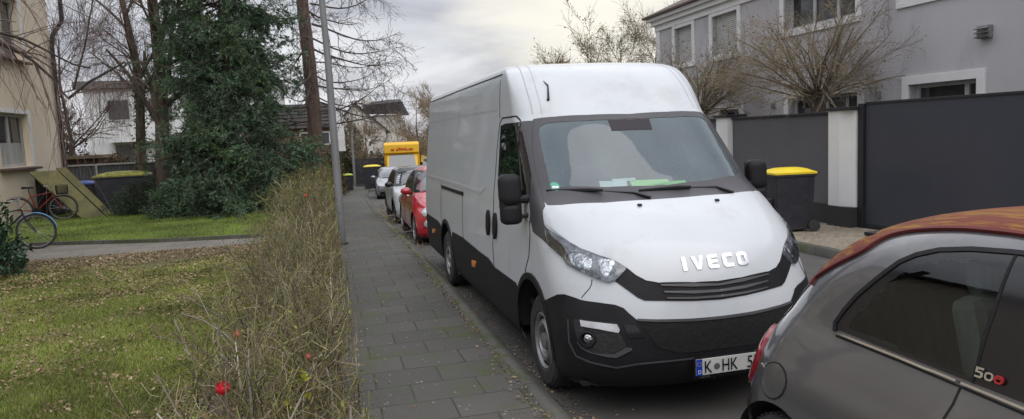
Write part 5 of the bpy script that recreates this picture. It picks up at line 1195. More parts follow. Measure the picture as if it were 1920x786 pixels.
# ---- grey small car close to the camera, right
def near_car():
    D = FIAT
    M['grey_metal'] = mat('grey_metallic', (.138, .137, .141), .30, .45, col2=(.112, .112, .116), scale=1.6, coat=1., dirt=((.30, .29, .28), 3.5, .56, .22), stretch=(1, .5, 1))  # pale blotches paint in dirt and streaks of reflected sky
    QG = [(x, y, z) for x, y, z in D['glass']]
    DGd = [(-.69, 1.22, 1.01), (-.63, 1.56, 1.28), (-.57, 1.72, 1.36), (-.56, 1.88, 1.385), (-.69, 1.90, 1.005)]
    t, B, H = car('small_convertible', 'dark grey small car with weathered red fabric roof, close up in the right foreground', FIAT_T, (2.80, -.321, 0), M['grey_metal'], [], SCR_FIAT,
                  ((.72, .285, 0), (2.95, .285, 0)), scale=1.065, spokes=8, rim=M['alloy_d'], cut=((QG, (-1, 0, .3)), (mx(QG), (1, 0, .3)), (DGd, (-1, 0, .3)), (mx(DGd), (1, 0, .3))))
    gl = M['near_glass'] = glass_mat('tinted_side_glass', (.46, .52, .50), .01, .85)
    for s in (-1, 1):
        f = (lambda P: P) if s < 0 else mx
        FR = [(-.684, 1.82, .995), (-.69, 2.384, 1.006), (-.686, 2.713, 1.012), (-.679, 2.72, 1.035), (-.665, 2.695, 1.085), (-.642, 2.646, 1.154), (-.613, 2.578, 1.23), (-.578, 2.507, 1.303), (-.56, 2.449, 1.337), (-.546, 2.366, 1.368), (-.533, 2.254, 1.388), (-.521, 2.075, 1.402), (-.53, 1.80, 1.395), (-.56, 1.66, 1.36), (-.63, 1.46, 1.25), (-.69, 1.12, .99)]
        wf = patch('window_frame', M['black_gloss'], t, B, f(FR), .005, .015, (s, 0, .3), holes=[f([(p[0], p[1], p[2]) for p in QG])[::-1], f(DGd)[::-1]], cell=.05, rnd=0)
        patch('quarter_window', gl, t, B, f(QG), .006, .006, (s, 0, .3), cell=.05)
        patch('door_window', gl, t, B, f(DGd), .006, .006, (s, 0, .3), cell=.05)
        seam('window_seal', M['black_plastic'], wf, B, f([(-.686, 2.725, 1.005), (-.679, 2.735, 1.035), (-.665, 2.705, 1.09), (-.642, 2.657, 1.160), (-.613, 2.588, 1.237), (-.578, 2.515, 1.311), (-.56, 2.455, 1.346), (-.546, 2.372, 1.378), (-.533, 2.257, 1.398), (-.521, 2.075, 1.412), (-.53, 1.78, 1.405)]), .018, .010)
        seam('chrome_strip', M['chrome'], wf, B, f([(-.686, 2.708, .998), (-.687, 2.385, .994), (-.692, 2.135, .988)]), .008, .016)
        seam('chrome_strip', M['chrome'], wf, B, f([(-.692, 2.115, .987), (-.698, 1.907, .984), (-.698, 1.15, .98)]), .008, .016)
        seam('strip_shadow', M['seam'], wf, B, f([(-.688, 2.715, .985), (-.69, 2.385, .981), (-.694, 2.125, .975), (-.70, 1.907, .970), (-.70, 1.15, .966)]), .008, .004)
        seam('pillar_line', M['seam'], wf, B, f([(-.525, 2.094, 1.405), (-.616, 2.082, 1.223), (-.69, 2.087, 1.0)]), .010, .0075)
        seam('panel_joint', M['seam'], t, B, f([(-.692, 2.122, .975), (-.725, 2.124, .925), (-.747, 2.139, .871), (-.78, 2.155, .78), (-.806, 2.16, .6), (-.80, 2.16, .35), (-.78, 2.1, .26), (-.78, 1.1, .26)]), .007, .003)
        patch('tail_lamp', M['lampr'], t, B, f([on(B, (-.69, 3.30, .90), (-.7, .7, 0)), on(B, (-.71, 3.24, .87), (-.7, .7, 0)), on(B, (-.72, 3.20, .76), (-.7, .7, 0)), on(B, (-.72, 3.22, .66), (-.7, .7, 0)), on(B, (-.68, 3.30, .58), (-.7, .7, 0)), on(B, (-.55, 3.43, .60), (-.7, .7, 0)), on(B, (-.55, 3.42, .75), (-.7, .7, 0)), on(B, (-.60, 3.38, .86), (-.7, .7, 0))]), .012, .02, (s*.7, .7, 0), cell=.03, rnd=1, dome=.012)
        seam('panel_joint', M['seam'], t, B, f([(-.55, 2.92, 1.22), (-.60, 3.05, 1.08), (-.64, 3.12, .97), (-.645, 3.2, .92)]), .007, .003)
        fj = [on(B, (-.74, 3.08, .60), (-.8, .5, 0)), on(B, (-.78, 3.0, .48), (-.8, .5, 0)), on(B, (-.80, 3.12, .40), (-.8, .5, 0))]
        seam('panel_joint', M['seam'], t, B, f([on(B, (-.72, 3.15, .60), (-.8, .5, 0)), on(B, (-.74, 3.17, .50), (-.8, .5, 0)), on(B, (-.80, 3.05, .36), (-.8, .5, 0))]), .006, .003)
    # fuel flap with its joint and finger notch
    fl = FIAT['flap']; cc = sum((Vector(p) for p in fl), Vector())/len(fl)
    big = [tuple(cc+(Vector(p)-cc)*1.0) for p in fl]; inn = [tuple(cc+(Vector(p)-cc)*.955) for p in fl]
    o = patch('fuel_flap', M['grey_metal'], t, B, inn, .0045, .006, (-1, .25, 0), cell=.03)
    seam('flap_joint', M['seam'], o, B, big+[big[0]], .007, .003, dirv=(-1, .25, 0))
    nb = MB(); p = Vector(fl[10])+Vector((-.012, .0, 0)); 
    nb.lathe([(.020, 0), (.016, .006), (.001, .009)], 'x', (0, 0, 0), 14); q = nb.build('flap_catch', M['grey_metal'], o, smooth=True); q.location = (p.x+.008, p.y+.012, p.z); q.scale = (-1, 1, 1)
    # fabric roof
    M['fabric_roof'] = mat('weathered_red_fabric', (.135, .028, .020), .92, col2=(.17, .05, .02), scale=7, bump=.5, bscale=150, dirt=((.28, .15, .02), 34, .48, .8), stretch=(1, .13, 1), lo=.4, hi=.6)
    rt = [(-.575, 2.98, 1.16), (-.58, 2.86, 1.25), (-.558, 2.723, 1.325), (-.512, 2.693, 1.368), (-.480, 2.65, 1.398), (-.462, 2.568, 1.423), (-.455, 2.421, 1.438), (-.448, 2.272, 1.448), (-.44, 2.1, 1.452), (-.43, 1.9, 1.44), (-.42, 1.80, 1.425)]
    rt = chaikin(rt, 2, closed=False); half = [(0, 3.16, 1.16)]+rt+[(0, 1.78, 1.44)]
    r_ = patch('fabric_roof', M['fabric_roof'], t, B, [on(B, p, (0, .25, 1)) for p in sym(half)], .010, .02, (0, .35, 1), cell=.045)
    for s in (-1, 1):
        f = (lambda P: P) if s < 0 else mx
        seam('roof_rail_edge', mat('roof_hem_red', (.12, .012, .012), .7), r_, B, f([(-.60, 2.98, 1.13)]+[(p[0]-.008, p[1], p[2]) for p in rt[1:]]), .016, .014)
    rw = [(0, 3.2, 1.02), (-.36, 3.2, 1.02), (-.38, 3.12, 1.14), (-.32, 3.0, 1.24), (0, 3.0, 1.25)]
    patch('rear_window', M['cglass'], t, B, [on(B, p, (0, 1, .6)) for p in sym(rw)], .014, .012, (0, .8, .6), cell=.06)
    # 500 badge on the pillar panel
    b0, b1 = Vector(D['badge'][0]), Vector(D['badge'][1])
    ux = (b1-b0).normalized(); uy = Vector((.18, 0, 1)).normalized(); org = Vector((-.679, 2.078, 1.022))
    cr = mat('badge_red', (.45, .01, .015), .2, .3, coat=1)
    x = 0
    for ch, m_ in (('5', M['chrome']), ('0', M['chrome']), ('0', cr)):
        glyph('badge_letter', ch, m_, t, B, tuple(org+ux*x), tuple(ux), tuple(uy), (.036, .034), .016, .007, (-1, 0, .25)); x += .033
    patch('badge_letter', cr, t, B, [tuple(org+ux*(.066+a)+uy*b) for a, b in ((.004, .014), (.028, .014), (.028, .020), (.004, .020))], .016, .007, (-1, 0, .25))
    # rear end and front end
    bb = [on(B, (x_, 3.5, z_), (0, 1, 0)) for x_, z_ in ((-.35, .58), (.35, .58), (.35, .46), (-.35, .46))]
    patch('bumper_insert', M['black_plastic'], t, B, bb, .006, .01, (0, 1, 0))
    plate(t, 3.57, .66, back=True)
    for s in (-1, 1):
        patch('headlight', M['lampw'], t, B, circ(B, s*.55, .3, .66, .10, (s*.2, -1, .3)), .01, .02, (s*.2, -1, .3), dome=.02)
    car_mirror(t, M['grey_metal'], .80, 1.18, 1.02)
    # cabin
    c = MB(); c.bx(-.62, .62, 1.0, 3.1, .30, .34); c.bx(-.60, .60, 1.0, 1.35, .5, .95); c.build('cabin_floor', M['dark'], t)
    seat = mat('seat_cloth_grey', (.36, .37, .34), .8, col2=(.24, .25, .235), scale=12, stretch=(1, 1, .3))
    for x_ in (-.33, .33):
        c = MB(); c.box((x_, 1.95, .58), (.44, .5, .14)); c.box((x_, 2.22, .92), (.42, .12, .62), rx=rad(-14)); c.box((x_, 2.33, 1.27), (.24, .09, .14), rx=rad(-10)); c.build('front_seat', seat, t, bevel=.045)
        c = MB(); c.box((x_, 2.98, 1.12), (.22, .08, .12), rx=rad(-8)).tube([(x_-.05, 2.97, 1.0), (x_-.05, 2.97, 1.1)], .007, 6).tube([(x_+.05, 2.97, 1.0), (x_+.05, 2.97, 1.1)], .007, 6); c.build('headrest', seat, t, bevel=.025)
    c = MB(); c.box((0, 2.70, .58), (1.1, .5, .14)); c.box((0, 2.96, .85), (1.1, .12, .5), rx=rad(-12)); c.build('rear_seat', seat, t, bevel=.05)
    c = MB(); c.bx(-.45, .45, 1.75, 2.85, 1.36, 1.375); c.build('roof_lining', M['dark'], t)
near_car()

# ---- red small car behind the van
def red_car():
    red = mat('red_paint', (.42, .012, .025), .22, col2=(.36, .010, .02), scale=1.5, coat=1)
    side = [('window_frame', [(1.10, .985), (1.50, 1.33), (1.70, 1.39), (2.1, 1.415), (2.55, 1.38), (2.85, 1.25), (2.98, 1.02), (2.9, .99)], M['black_gloss'], .004),
            ('door_window', [(1.20, 1.005), (1.56, 1.31), (1.74, 1.365), (2.0, 1.385), (2.05, 1.005)], M['cglass'], .008), ('quarter_window', [(2.13, 1.005), (2.10, 1.385), (2.5, 1.355), (2.78, 1.23), (2.88, 1.03)], M['cglass'], .008)]
    t, B, H = car('red_hatchback', 'glossy red small hatchback with round lamps, parked right behind the white van', FIAT_T, (1.55+.83, 13.35, gz(14.8)), red, side, SCR_FIAT, ((.74, .295, 0), (3.02, .295, 0)), spokes=12)
    d = (-.3, -1, .2)
    for s in (-1, 1):
        f = (s*.3, -1, .25)
        a = patch('headlight', M['chrome'], t, B, circ(B, s*.575, .3, .665, .105, f), .010, .02, f, cell=.03); patch('lens', M['lampw'], a, B, circ(B, s*.575, .3, .665, .088, f), .016, .01, f, cell=.03, dome=.015)
        a = patch('running_lamp', M['chrome'], t, B, circ(B, s*.60, .2, .455, .075, f), .010, .02, f, cell=.03); patch('lens', M['lampw'], a, B, circ(B, s*.60, .2, .455, .060, f), .016, .01, f, cell=.03, dome=.01)
        seam('panel_joint', M['seam'], t, B, [(s*.69, 1.12, .98), (s*.75, 1.12, .86), (s*.805, 1.13, .6), (s*.80, 1.15, .35)], .006, .003)
        seam('panel_joint', M['seam'], t, B, [(s*.69, 2.1, .98), (s*.75, 2.12, .86), (s*.805, 2.15, .6), (s*.80, 2.1, .35)], .006, .003)
        seam('panel_joint', M['seam'], t, B, [on(B, (s*.70, .9, .93), (0, 0, 1)), on(B, (s*.68, .6, .84), (0, -.3, 1)), on(B, (s*.60, .35, .78), (0, -.6, 1)), on(B, (s*.3, .2, .74), (0, -1, .6)), on(B, (0, .2, .73), (0, -1, .6))], .006, .003)
        patch('door_handle', M['chrome'], t, B, [on(B, (s, y, z), (s, 0, 0)) for y, z in ((1.98, .86), (2.12, .86), (2.12, .89), (1.98, .89))], .02, .02, (s, 0, 0))
        patch('chrome_bar', M['chrome'], t, B, [on(B, (s*x_, 0, z_), (0, -1, 0)) for x_, z_ in ((.12, .60), (.34, .61), (.34, .59), (.12, .575))], .012, .012, (0, -1, 0))
    patch('badge', M['chrome'], t, B, circ(B, 0, .1, .595, .06, (0, -1, 0)), .012, .01, (0, -1, 0), cell=.03)
    patch('lower_grille', M['black_plastic'], t, B, [on(B, (x_, 0, z_), (0, -1, 0)) for x_, z_ in ((-.45, .24), (.45, .24), (.38, .36), (-.38, .36))], .006, .01, (0, -1, 0))
    patch('bumper_trim', M['chrome'], t, B, sym([on(B, (x_, 0, z_), (-.4, -1, 0)) for x_, z_ in ((0, .385), (-.5, .385), (-.66, .385), (-.66, .37), (-.5, .37), (0, .37))]), .010, .01, (0, -1, 0), cell=.1)
    plate(t, -.012, .47)
    car_mirror(t, red, .86, 1.22, 1.03)
red_car()
def white_car():
    wh = M['white']; bk = M['black_gloss']
    side = [('window_frame', [(1.05, .985), (1.55, 1.33), (1.75, 1.405), (2.4, 1.43), (3.2, 1.40), (3.45, 1.2), (3.5, 1.0)], bk, .004),
            ('door_window', [(1.25, 1.02), (1.66, 1.335), (1.84, 1.375), (2.3, 1.385), (2.32, 1.02)], M['cglass'], .008), ('quarter_window', [(2.40, 1.02), (2.38, 1.385), (3.1, 1.36), (3.35, 1.04)], M['cglass'], .008)]
    scr = [(0, 1.05, 1.03), (-.4, 1.05, 1.03), (-.66, 1.1, 1.04), (-.60, 1.25, 1.2), (-.54, 1.5, 1.36), (-.3, 1.5, 1.385), (0, 1.5, 1.39)]
    t, B, H = car('white_hatchback', 'white compact hatchback with black roof and big round black-ringed lamps, behind the red one', MINI_T, (1.66+.88, 18.6, gz(20.2)), wh, side, scr, ((.80, .31, 0), (3.30, .31, 0)), spokes=5, rim=M['alloy_d'], arch_black=True)
    ro = [(0, 1.62, 1.395), (-.52, 1.6, 1.375), (-.60, 1.72, 1.40), (-.60, 2.6, 1.43), (-.56, 3.2, 1.40), (0, 3.35, 1.40)]
    patch('roof_skin', bk, t, B, [on(B, p, (0, 0, 1)) for p in sym(ro)], .006, .01, (0, 0, 1), cell=.08)
    for s in (-1, 1):
        f = (s*.35, -1, .25)
        patch('pillar_trim', bk, t, B, [on(B, (s*x_, y, z), (s*.6, -1, .4)) for x_, y, z in ((.68, 1.1, 1.02), (.60, 1.5, 1.37), (.55, 1.5, 1.38), (.62, 1.1, 1.03))], .007, .01, (s*.6, -1, .4), cell=.05)
        a = patch('headlight', bk, t, B, circ(B, s*.60, .3, .70, .155, f, rz=.95), .012, .02, f, cell=.03); patch('lamp_ring', M['lampw'], a, B, circ(B, s*.60, .3, .70, .125, f, rz=.95), .018, .01, f, cell=.03, dome=.01); patch('lens', M['cglass'], a, B, circ(B, s*.60, .3, .70, .098, f, rz=.95), .030, .01, f, cell=.03, dome=.01)
        seam('panel_joint', M['seam'], t, B, [(s*.80, 1.2, .98), (s*.86, 1.2, .86), (s*.88, 1.22, .6), (s*.86, 1.25, .32)], .006, .003)
        seam('panel_joint', M['seam'], t, B, [(s*.80, 2.36, .98), (s*.86, 2.36, .86), (s*.88, 2.38, .6), (s*.86, 2.3, .32)], .006, .003)
        patch('sill', M['black_plastic'], t, B, [on(B, (s, y, z), (s, 0, 0)) for y, z in ((1.22, .20), (2.88, .20), (2.88, .31), (1.22, .31))], .012, .02, (s, 0, 0), cell=.2)
    gp = [(-.42, .30), (.42, .30), (.47, .45), (.40, .60), (-.40, .60), (-.47, .45)]
    patch('grille', M['black_gloss'], t, B, [on(B, (x_, 0, z_), (0, -1, 0)) for x_, z_ in gp], .010, .012, (0, -1, 0), cell=.08)
    plate(t, -.02, .42)
    car_mirror(t, bk, .92, 1.28, 1.04)
white_car()
def saloon(label, x, y, paint, rz=0, detail=True):
    side = [('window_frame', [(1.40, .985), (2.05, 1.31), (2.45, 1.385), (3.2, 1.40), (3.7, 1.30), (4.05, 1.03), (3.9, .985)], M['black_gloss'], .004),
            ('door_window', [(1.55, 1.01), (2.12, 1.29), (2.48, 1.355), (2.68, 1.365), (2.70, 1.01)], M['cglass'], .008), ('rear_side_window', [(2.78, 1.01), (2.76, 1.365), (3.2, 1.37), (3.62, 1.28), (3.88, 1.03)], M['cglass'], .008)]
    scr = [(0, 1.3, .97), (-.4, 1.3, .97), (-.68, 1.35, .985), (-.61, 1.6, 1.15), (-.52, 2.1, 1.34), (-.3, 2.1, 1.375), (0, 2.1, 1.38)]
    t, B, H = car('saloon_car', label, SEDAN_T, (x, y, gz(y+2)), paint, side, scr, ((.85, .32, 0), (3.62, .32, 0)), spokes=10, rz=rz)
    for s in (-1, 1):
        f = (s*.5, -1, .2)
        P_ = [(.38, .62), (.56, .60), (.78, .63), (.86, .72), (.80, .76), (.60, .74), (.42, .70)]
        a = patch('headlight', M['lampw'], t, B, [on(B, (s*a_, .3, b_), f) for a_, b_ in P_], .008, .02, f, cell=.04, dome=.006)
        patch('air_intake', M['black_plastic'], t, B, [on(B, (s*a_, .1, b_), (s*.3, -1, 0)) for a_, b_ in ((.5, .28), (.76, .30), (.74, .42), (.55, .40))], .008, .015, (s*.3, -1, 0))
        seam('panel_joint', M['seam'], t, B, [(s*.80, 1.5, .95), (s*.89, 1.5, .75), (s*.90, 1.5, .3)], .006, .003); seam('panel_joint', M['seam'], t, B, [(s*.80, 2.74, .95), (s*.89, 2.74, .75), (s*.90, 2.74, .3)], .006, .003)
    patch('grille', M['black_gloss'], t, B, [on(B, (a_, 0, b_), (0, -1, 0)) for a_, b_ in ((-.33, .50), (.33, .50), (.36, .66), (.24, .70), (-.24, .70), (-.36, .66))], .010, .012, (0, -1, 0), cell=.08)
    patch('badge', M['chrome'], t, B, circ(B, 0, .05, .60, .075, (0, -1, 0)), .014, .01, (0, -1, 0), cell=.04)
    for z_ in (.555, .635): patch('grille_bar', M['chrome'], t, B, [on(B, (a_, 0, z_+b_), (0, -1, 0)) for a_, b_ in ((-.30, -.008), (.30, -.008), (.30, .008), (-.30, .008))], .016, .01, (0, -1, 0), cell=.1)
    patch('lower_grille', M['black_plastic'], t, B, [on(B, (a_, 0, b_), (0, -1, 0)) for a_, b_ in ((-.45, .25), (.45, .25), (.42, .36), (-.42, .36))], .008, .012, (0, -1, 0), cell=.1)
    plate(t, -.015, .44)
    car_mirror(t, paint, .97, 1.72, 1.02)
saloon('silver-grey saloon with chrome grille, parked behind the white hatchback', 2.12+.92, 33.2, mat('silver_grey_paint', (.30, .31, .33), .25, .5, coat=1), rz=rad(-2.5))
saloon('pale silver car, only its roof showing between the saloon and the yellow delivery truck', 4.0, 39.6, mat('pale_silver_paint', (.5, .51, .53), .25, .4, coat=1), rz=rad(-4))
# yellow parcel truck
def truck():
    y0 = 49.5; z0 = gz(51); t = thing('delivery_truck', 'yellow parcel delivery truck with a box body, facing the camera down the street', 'truck', (5.05, y0, z0), rad(-6)); t.scale = (1.12, 1.12, 1.12)
    ye = mat('signal_yellow', (.72, .42, .01), .4, col2=(.66, .38, .01), scale=1)
    rd = mat('signal_red', (.55, .03, .02), .4)
    b = MB(); b.prism([(1.05, .55), (6.6, .55), (6.6, 2.75), (1.2, 2.75), (.95, 2.62), (.90, 2.1), (1.05, 2.05)], 'x', -1.08, 1.08); b.build('box_body', ye, t, bevel=.04)
    b = MB(); b.prism([(.0, .32), (.02, .85), (.12, 1.0), (.52, 1.16), (1.05, 2.02), (1.5, 2.05), (1.6, .32)], 'x', -.96, .96); b.build('cab', ye, t, bevel=.06)
    b = MB(); b.add([(-.84, .555, 1.20), (.84, .555, 1.20), (.76, 1.035, 1.985), (-.76, 1.035, 1.985), (-.84, .57, 1.18), (.84, .57, 1.18), (.76, 1.05, 1.965), (-.76, 1.05, 1.965)], [(0, 1, 2, 3), (0, 4, 5, 1), (2, 6, 7, 3), (0, 3, 7, 4), (1, 5, 6, 2)])
    for v in range(8): x, y, z = b.v[v]; b.v[v] = (x, y-.02, z+.015)
    b.build('windscreen', M['cglass_f'], t)
    for s in (-1, 1):
        c = MB(); c.prism([(.75, 1.2), (1.15, 1.9), (1.45, 1.9), (1.45, 1.2)], 'x', s*.955, s*.967); c.build('side_window', M['cglass'], t)
        c = MB(); c.box((s*1.16, .75, 1.33), (.17, .10, .30)).tube([(s*1.1, .78, 1.3), (s*.95, .85, 1.25)], .02, 6); c.build('side_mirror', M['black_plastic'], t, bevel=.02)
        c = MB(); c.box((s*.72, -.005, .72), (.30, .04, .16)); c.build('headlight', M['lampw'], t, bevel=.02)
        wheel(t, s*.88, .78, .33, .2, s, 'steel', M['steel']); wheel(t, s*.95, 4.9, .33, .2, s, 'steel', M['steel'])
    c = MB(); c.bx(-.5, .5, -.02, .02, .62, .80); c.build('grille', M['black_plastic'], t); c = MB(); c.bx(-.97, .97, -.06, .1, .30, .52); c.build('bumper', M['black_plastic'], t, bevel=.02)
    # red lettering on the brow
    def poly_sign(P_, m_, name='sign_letter', y=.888, d=.02):
        q = MB(); q.prism(P_, 'y', y, y+d); return q.build(name, m_, t)
    def sk(P_, x_, z_, w_, h_): return [(x_+a*w_+b*h_*.45, z_+b*h_) for a, b in P_]
    zc = 2.33; hh = .17
    poly = {'D': [(0, 0), (.7, 0), (1, .35), (1, .8), (.85, 1), (.1, 1), (.1, .8), (.62, .8), (.68, .7), (.62, .3), (.3, .22), (.3, .55), (0, .55)],
            'H': [(0, 0), (.28, 0), (.28, .38), (.66, .38), (.66, 0), (.95, 0), (.95, 1), (.66, 1), (.66, .62), (.28, .62), (.28, 1), (0, 1)],
            'L': [(0, 0), (.9, 0), (.9, .28), (.3, .28), (.3, 1), (0, 1)]}
    sg = t
    for ch, x_ in (('D', -.36), ('H', -.09), ('L', .18)): poly_sign(sk(poly[ch], x_, zc-.085, .24, hh), rd)
    for z_ in (-.085, -.035, .015):
        poly_sign([(-.66, zc+z_), (-.44+z_*.3, zc+z_), (-.43+z_*.3, zc+z_+.025), (-.65, zc+z_+.025)], rd, 'sign_stripe'); poly_sign([(.44+z_*.3, zc+z_), (.70, zc+z_), (.69, zc+z_+.025), (.45+z_*.3, zc+z_+.025)], rd, 'sign_stripe')
    return t
tk = truck()
v2 = thing('yellow_van', 'small yellow vehicle farther down the street, right of the parcel truck', 'van', (8.1, 56, gz(57)), rad(-8)); v2.scale = (1.15,)*3
b = MB(); b.prism([(0, .35), (.05, .9), (.8, 1.1), (1.3, 1.75), (4.4, 1.8), (4.5, .35)], 'x', -.85, .85); b.build('body', bpy.data.materials['signal_yellow'], v2, bevel=.08)
b = MB(); b.add([(-.7, .83, 1.14), (.7, .83, 1.14), (.64, 1.27, 1.69), (-.64, 1.27, 1.69)], [(0, 1, 2, 3)])
for v in range(4): x, y, z = b.v[v]; b.v[v] = (x, y-.03, z+.02)
b.build('windscreen', M['cglass_f'], v2)
for s in (-1, 1): wheel(v2, s*.78, .8, .3, .18, s, 'steel', M['steel']); wheel(v2, s*.78, 3.7, .3, .18, s, 'steel', M['steel'])
# ---------------------------------------------------------------- vegetation
def unit(a): return a/np.maximum(1e-9, np.linalg.norm(a, axis=-1, keepdims=True))
def tubes(name, groups, m, parent=None, sides=4, mi=None, smooth=True):
    """groups: list of (P (B,k,3), R (B,k)) -> one mesh of tapering tubes"""
    VV = []; FF = []; base = 0
    for P, R in groups:
        Bn, k = P.shape[:2]
        if Bn == 0: continue
        d = unit(P[:, -1]-P[:, 0]); ref = np.where(abs(d[:, 2:3]) < .9, [[0, 0, 1.]], [[1., 0, 0]])
        a = unit(np.cross(d, ref)); b = np.cross(d, a)
        n = sides if R.max() < .05 else max(sides, 9)
        g = np.arange(n)*2*np.pi/n
        off = a[:, None, None]*np.cos(g)[None, None, :, None]+b[:, None, None]*np.sin(g)[None, None, :, None]
        V = P[:, :, None]+off*R[:, :, None, None]
        idx = np.arange(Bn*k*n).reshape(Bn, k, n)+base
        q = np.stack([idx[:, :-1], np.roll(idx, -1, 2)[:, :-1], np.roll(idx, -1, 2)[:, 1:], idx[:, 1:]], -1)
        VV.append(V.reshape(-1, 3)); FF.append(q.reshape(-1, 4)); base += Bn*k*n
    return np_mesh(name, np.concatenate(VV), np.concatenate(FF), m, parent, smooth=smooth)
def spawn(rng, P, R, n, length, angle, k=6, t0=.2, t1=1., rf=.5, tip=.3, grav=0., wob=.12, weight=None, lenfall=0., up=0.):
    """n children along the parent polylines; angle in degrees away from the parent"""
    Bn, kk = P.shape[:2]; L = np.linalg.norm(np.diff(P, axis=1), axis=2).sum(1)
    pi = rng.choice(Bn, n, p=(L*(1 if weight is None else weight))/(L*(1 if weight is None else weight)).sum())
    t = t0+(t1-t0)*rng.random(n); s = t*(kk-1); i = np.minimum(s.astype(int), kk-2); f = (s-i)[:, None]
    st = P[pi, i]*(1-f)+P[pi, i+1]*f; tg = unit(P[pi, i+1]-P[pi, i]); r0 = (R[pi, i]*(1-f[:, 0])+R[pi, i+1]*f[:, 0])
    pr = unit(np.cross(tg, unit(rng.normal(size=(n, 3)))))
    an = np.radians(rng.uniform(angle[0], angle[1], n))[:, None]
    d = unit(tg*np.cos(an)+pr*np.sin(an)); d[:, 2] += up; d = unit(d)
    ln = rng.uniform(length[0], length[1], n)*(1-lenfall*t); step = ln/(k-1)
    Q = np.zeros((n, k, 3)); Q[:, 0] = st
    for j in range(1, k):
        d = d+rng.normal(size=(n, 3))*wob; d[:, 2] += grav; d = unit(d); Q[:, j] = Q[:, j-1]+d*step[:, None]
    rr = np.clip(r0*rf, 0, None)[:, None]*np.linspace(1, tip, k)[None]
    return Q, rr
def minr(R, v): return np.maximum(R, v)
def quads(name, C, size, m, parent=None, rng=None, aspect=.5, dirs=None, spread=1., up=0.):
    """leaf-shaped (kite) faces, one island each"""
    n = len(C); d = unit(rng.normal(size=(n, 3))) if dirs is None else unit(dirs+rng.normal(size=(n, 3))*spread)
    if up: d[:, 2] = d[:, 2]*(1-up)
    nrm = unit(rng.normal(size=(n, 3))); b = unit(np.cross(d, nrm))
    s = size if np.ndim(size) else np.full(n, size); s = (s*rng.uniform(.6, 1.3, n))[:, None]
    V = np.stack([C, C+d*s*.5+b*s*aspect*.5, C+d*s, C+d*s*.5-b*s*aspect*.5], 1).reshape(-1, 3)
    return np_mesh(name, V, np.arange(4*n).reshape(n, 4), m, parent)
def poly1(pts, r0, r1):
    P = np.array(pts, float)[None]; return P, np.linspace(r0, r1, P.shape[1])[None]
def resample(pts, k):
    P = np.array(pts, float); L = np.r_[0, np.cumsum(np.linalg.norm(np.diff(P, axis=0), axis=1))]; t = np.linspace(0, L[-1], k)
    return np.stack([np.interp(t, L, P[:, i]) for i in range(3)], 1)
def pts_on(rng, P, n, t0=.3, jit=.03):
    Bn, k = P.shape[:2]; pi = rng.integers(0, Bn, n); s = (t0+(1-t0)*rng.random(n))*(k-1); i = np.minimum(s.astype(int), k-2); f = (s-i)[:, None]
    return P[pi, i]*(1-f)+P[pi, i+1]*f+rng.normal(size=(n, 3))*jit, unit(P[pi, i+1]-P[pi, i])

# ---- weeping birch with two stems of limbs, ivy-clad neighbour
def birch():
    rng = np.random.default_rng(5)
    t = thing('weeping_birch', 'tall bare tree with hanging twigs left of the big dark spruce', 'tree', (-4.85, 24, .1))
    T = poly1(resample([(0, 0, -.2), (.02, 0, 1.2), (.15, 0, 3.1), (.21, 0, 4.7), (.15, .1, 6.4), (.0, .2, 9.5), (.1, 0, 12)], 14), .24, .07)
    L1 = spawn(rng, *T, 16, (2.6, 4.6), (25, 60), 8, .22, .95, .5, .3, .03, .10)
    L2 = spawn(rng, *L1, 48, (1.2, 2.4), (25, 60), 7, .2, 1, .55, .35, -.03, .12)
    L3 = spawn(rng, *L2, 420, (.5, 1.2), (20, 60), 5, .1, 1, .6, .5, -.08, .12)
    L4 = spawn(rng, *L3, 1800, (.7, 2.2), (10, 70), 7, 0, 1, .6, .6, -.42, .10)
    tubes('trunk', [T], M['bark'], t); tubes('limbs', [L1, L2], M['bark'], t)
    tubes('twigs', [(L3[0], minr(L3[1], .006)), (L4[0], minr(L4[1], .0034))], M['twig_birch'], t, 3)
    t2 = thing('ivy_clad_tree', 'bare tree with its trunk wrapped in ivy, in front of the white apartment block', 'tree', (-5.5, 24.6, .1))
    T = poly1(resample([(0, 0, -.2), (-.05, 0, 1.6), (.08, 0, 3.2), (.05, .1, 4.8), (-.15, 0, 6.5), (-.1, 0, 9)], 12), .17, .05)
    L1 = spawn(rng, *T, 12, (1.5, 3.2), (30, 65), 7, .3, .95, .5, .3, .04, .10)
    L2 = spawn(rng, *L1, 55, (.7, 1.6), (25, 60), 6, .1, 1, .55, .35, .0, .15); L3 = spawn(rng, *L2, 450, (.3, .9), (20, 60), 5, .1, 1, .5, .5, -.02, .15)
    tubes('trunk', [T], M['bark'], t2); tubes('limbs', [L1, L2], M['bark'], t2); tubes('twigs', [(L3[0], minr(L3[1], .005))], M['twig'], t2, 3)
    C, _ = pts_on(rng, T[0], 5200, .0, .10); C = C[C[:, 2] < 4.1]; quads('ivy', C, .07, M['ivy'], t2, rng, .8)
birch()
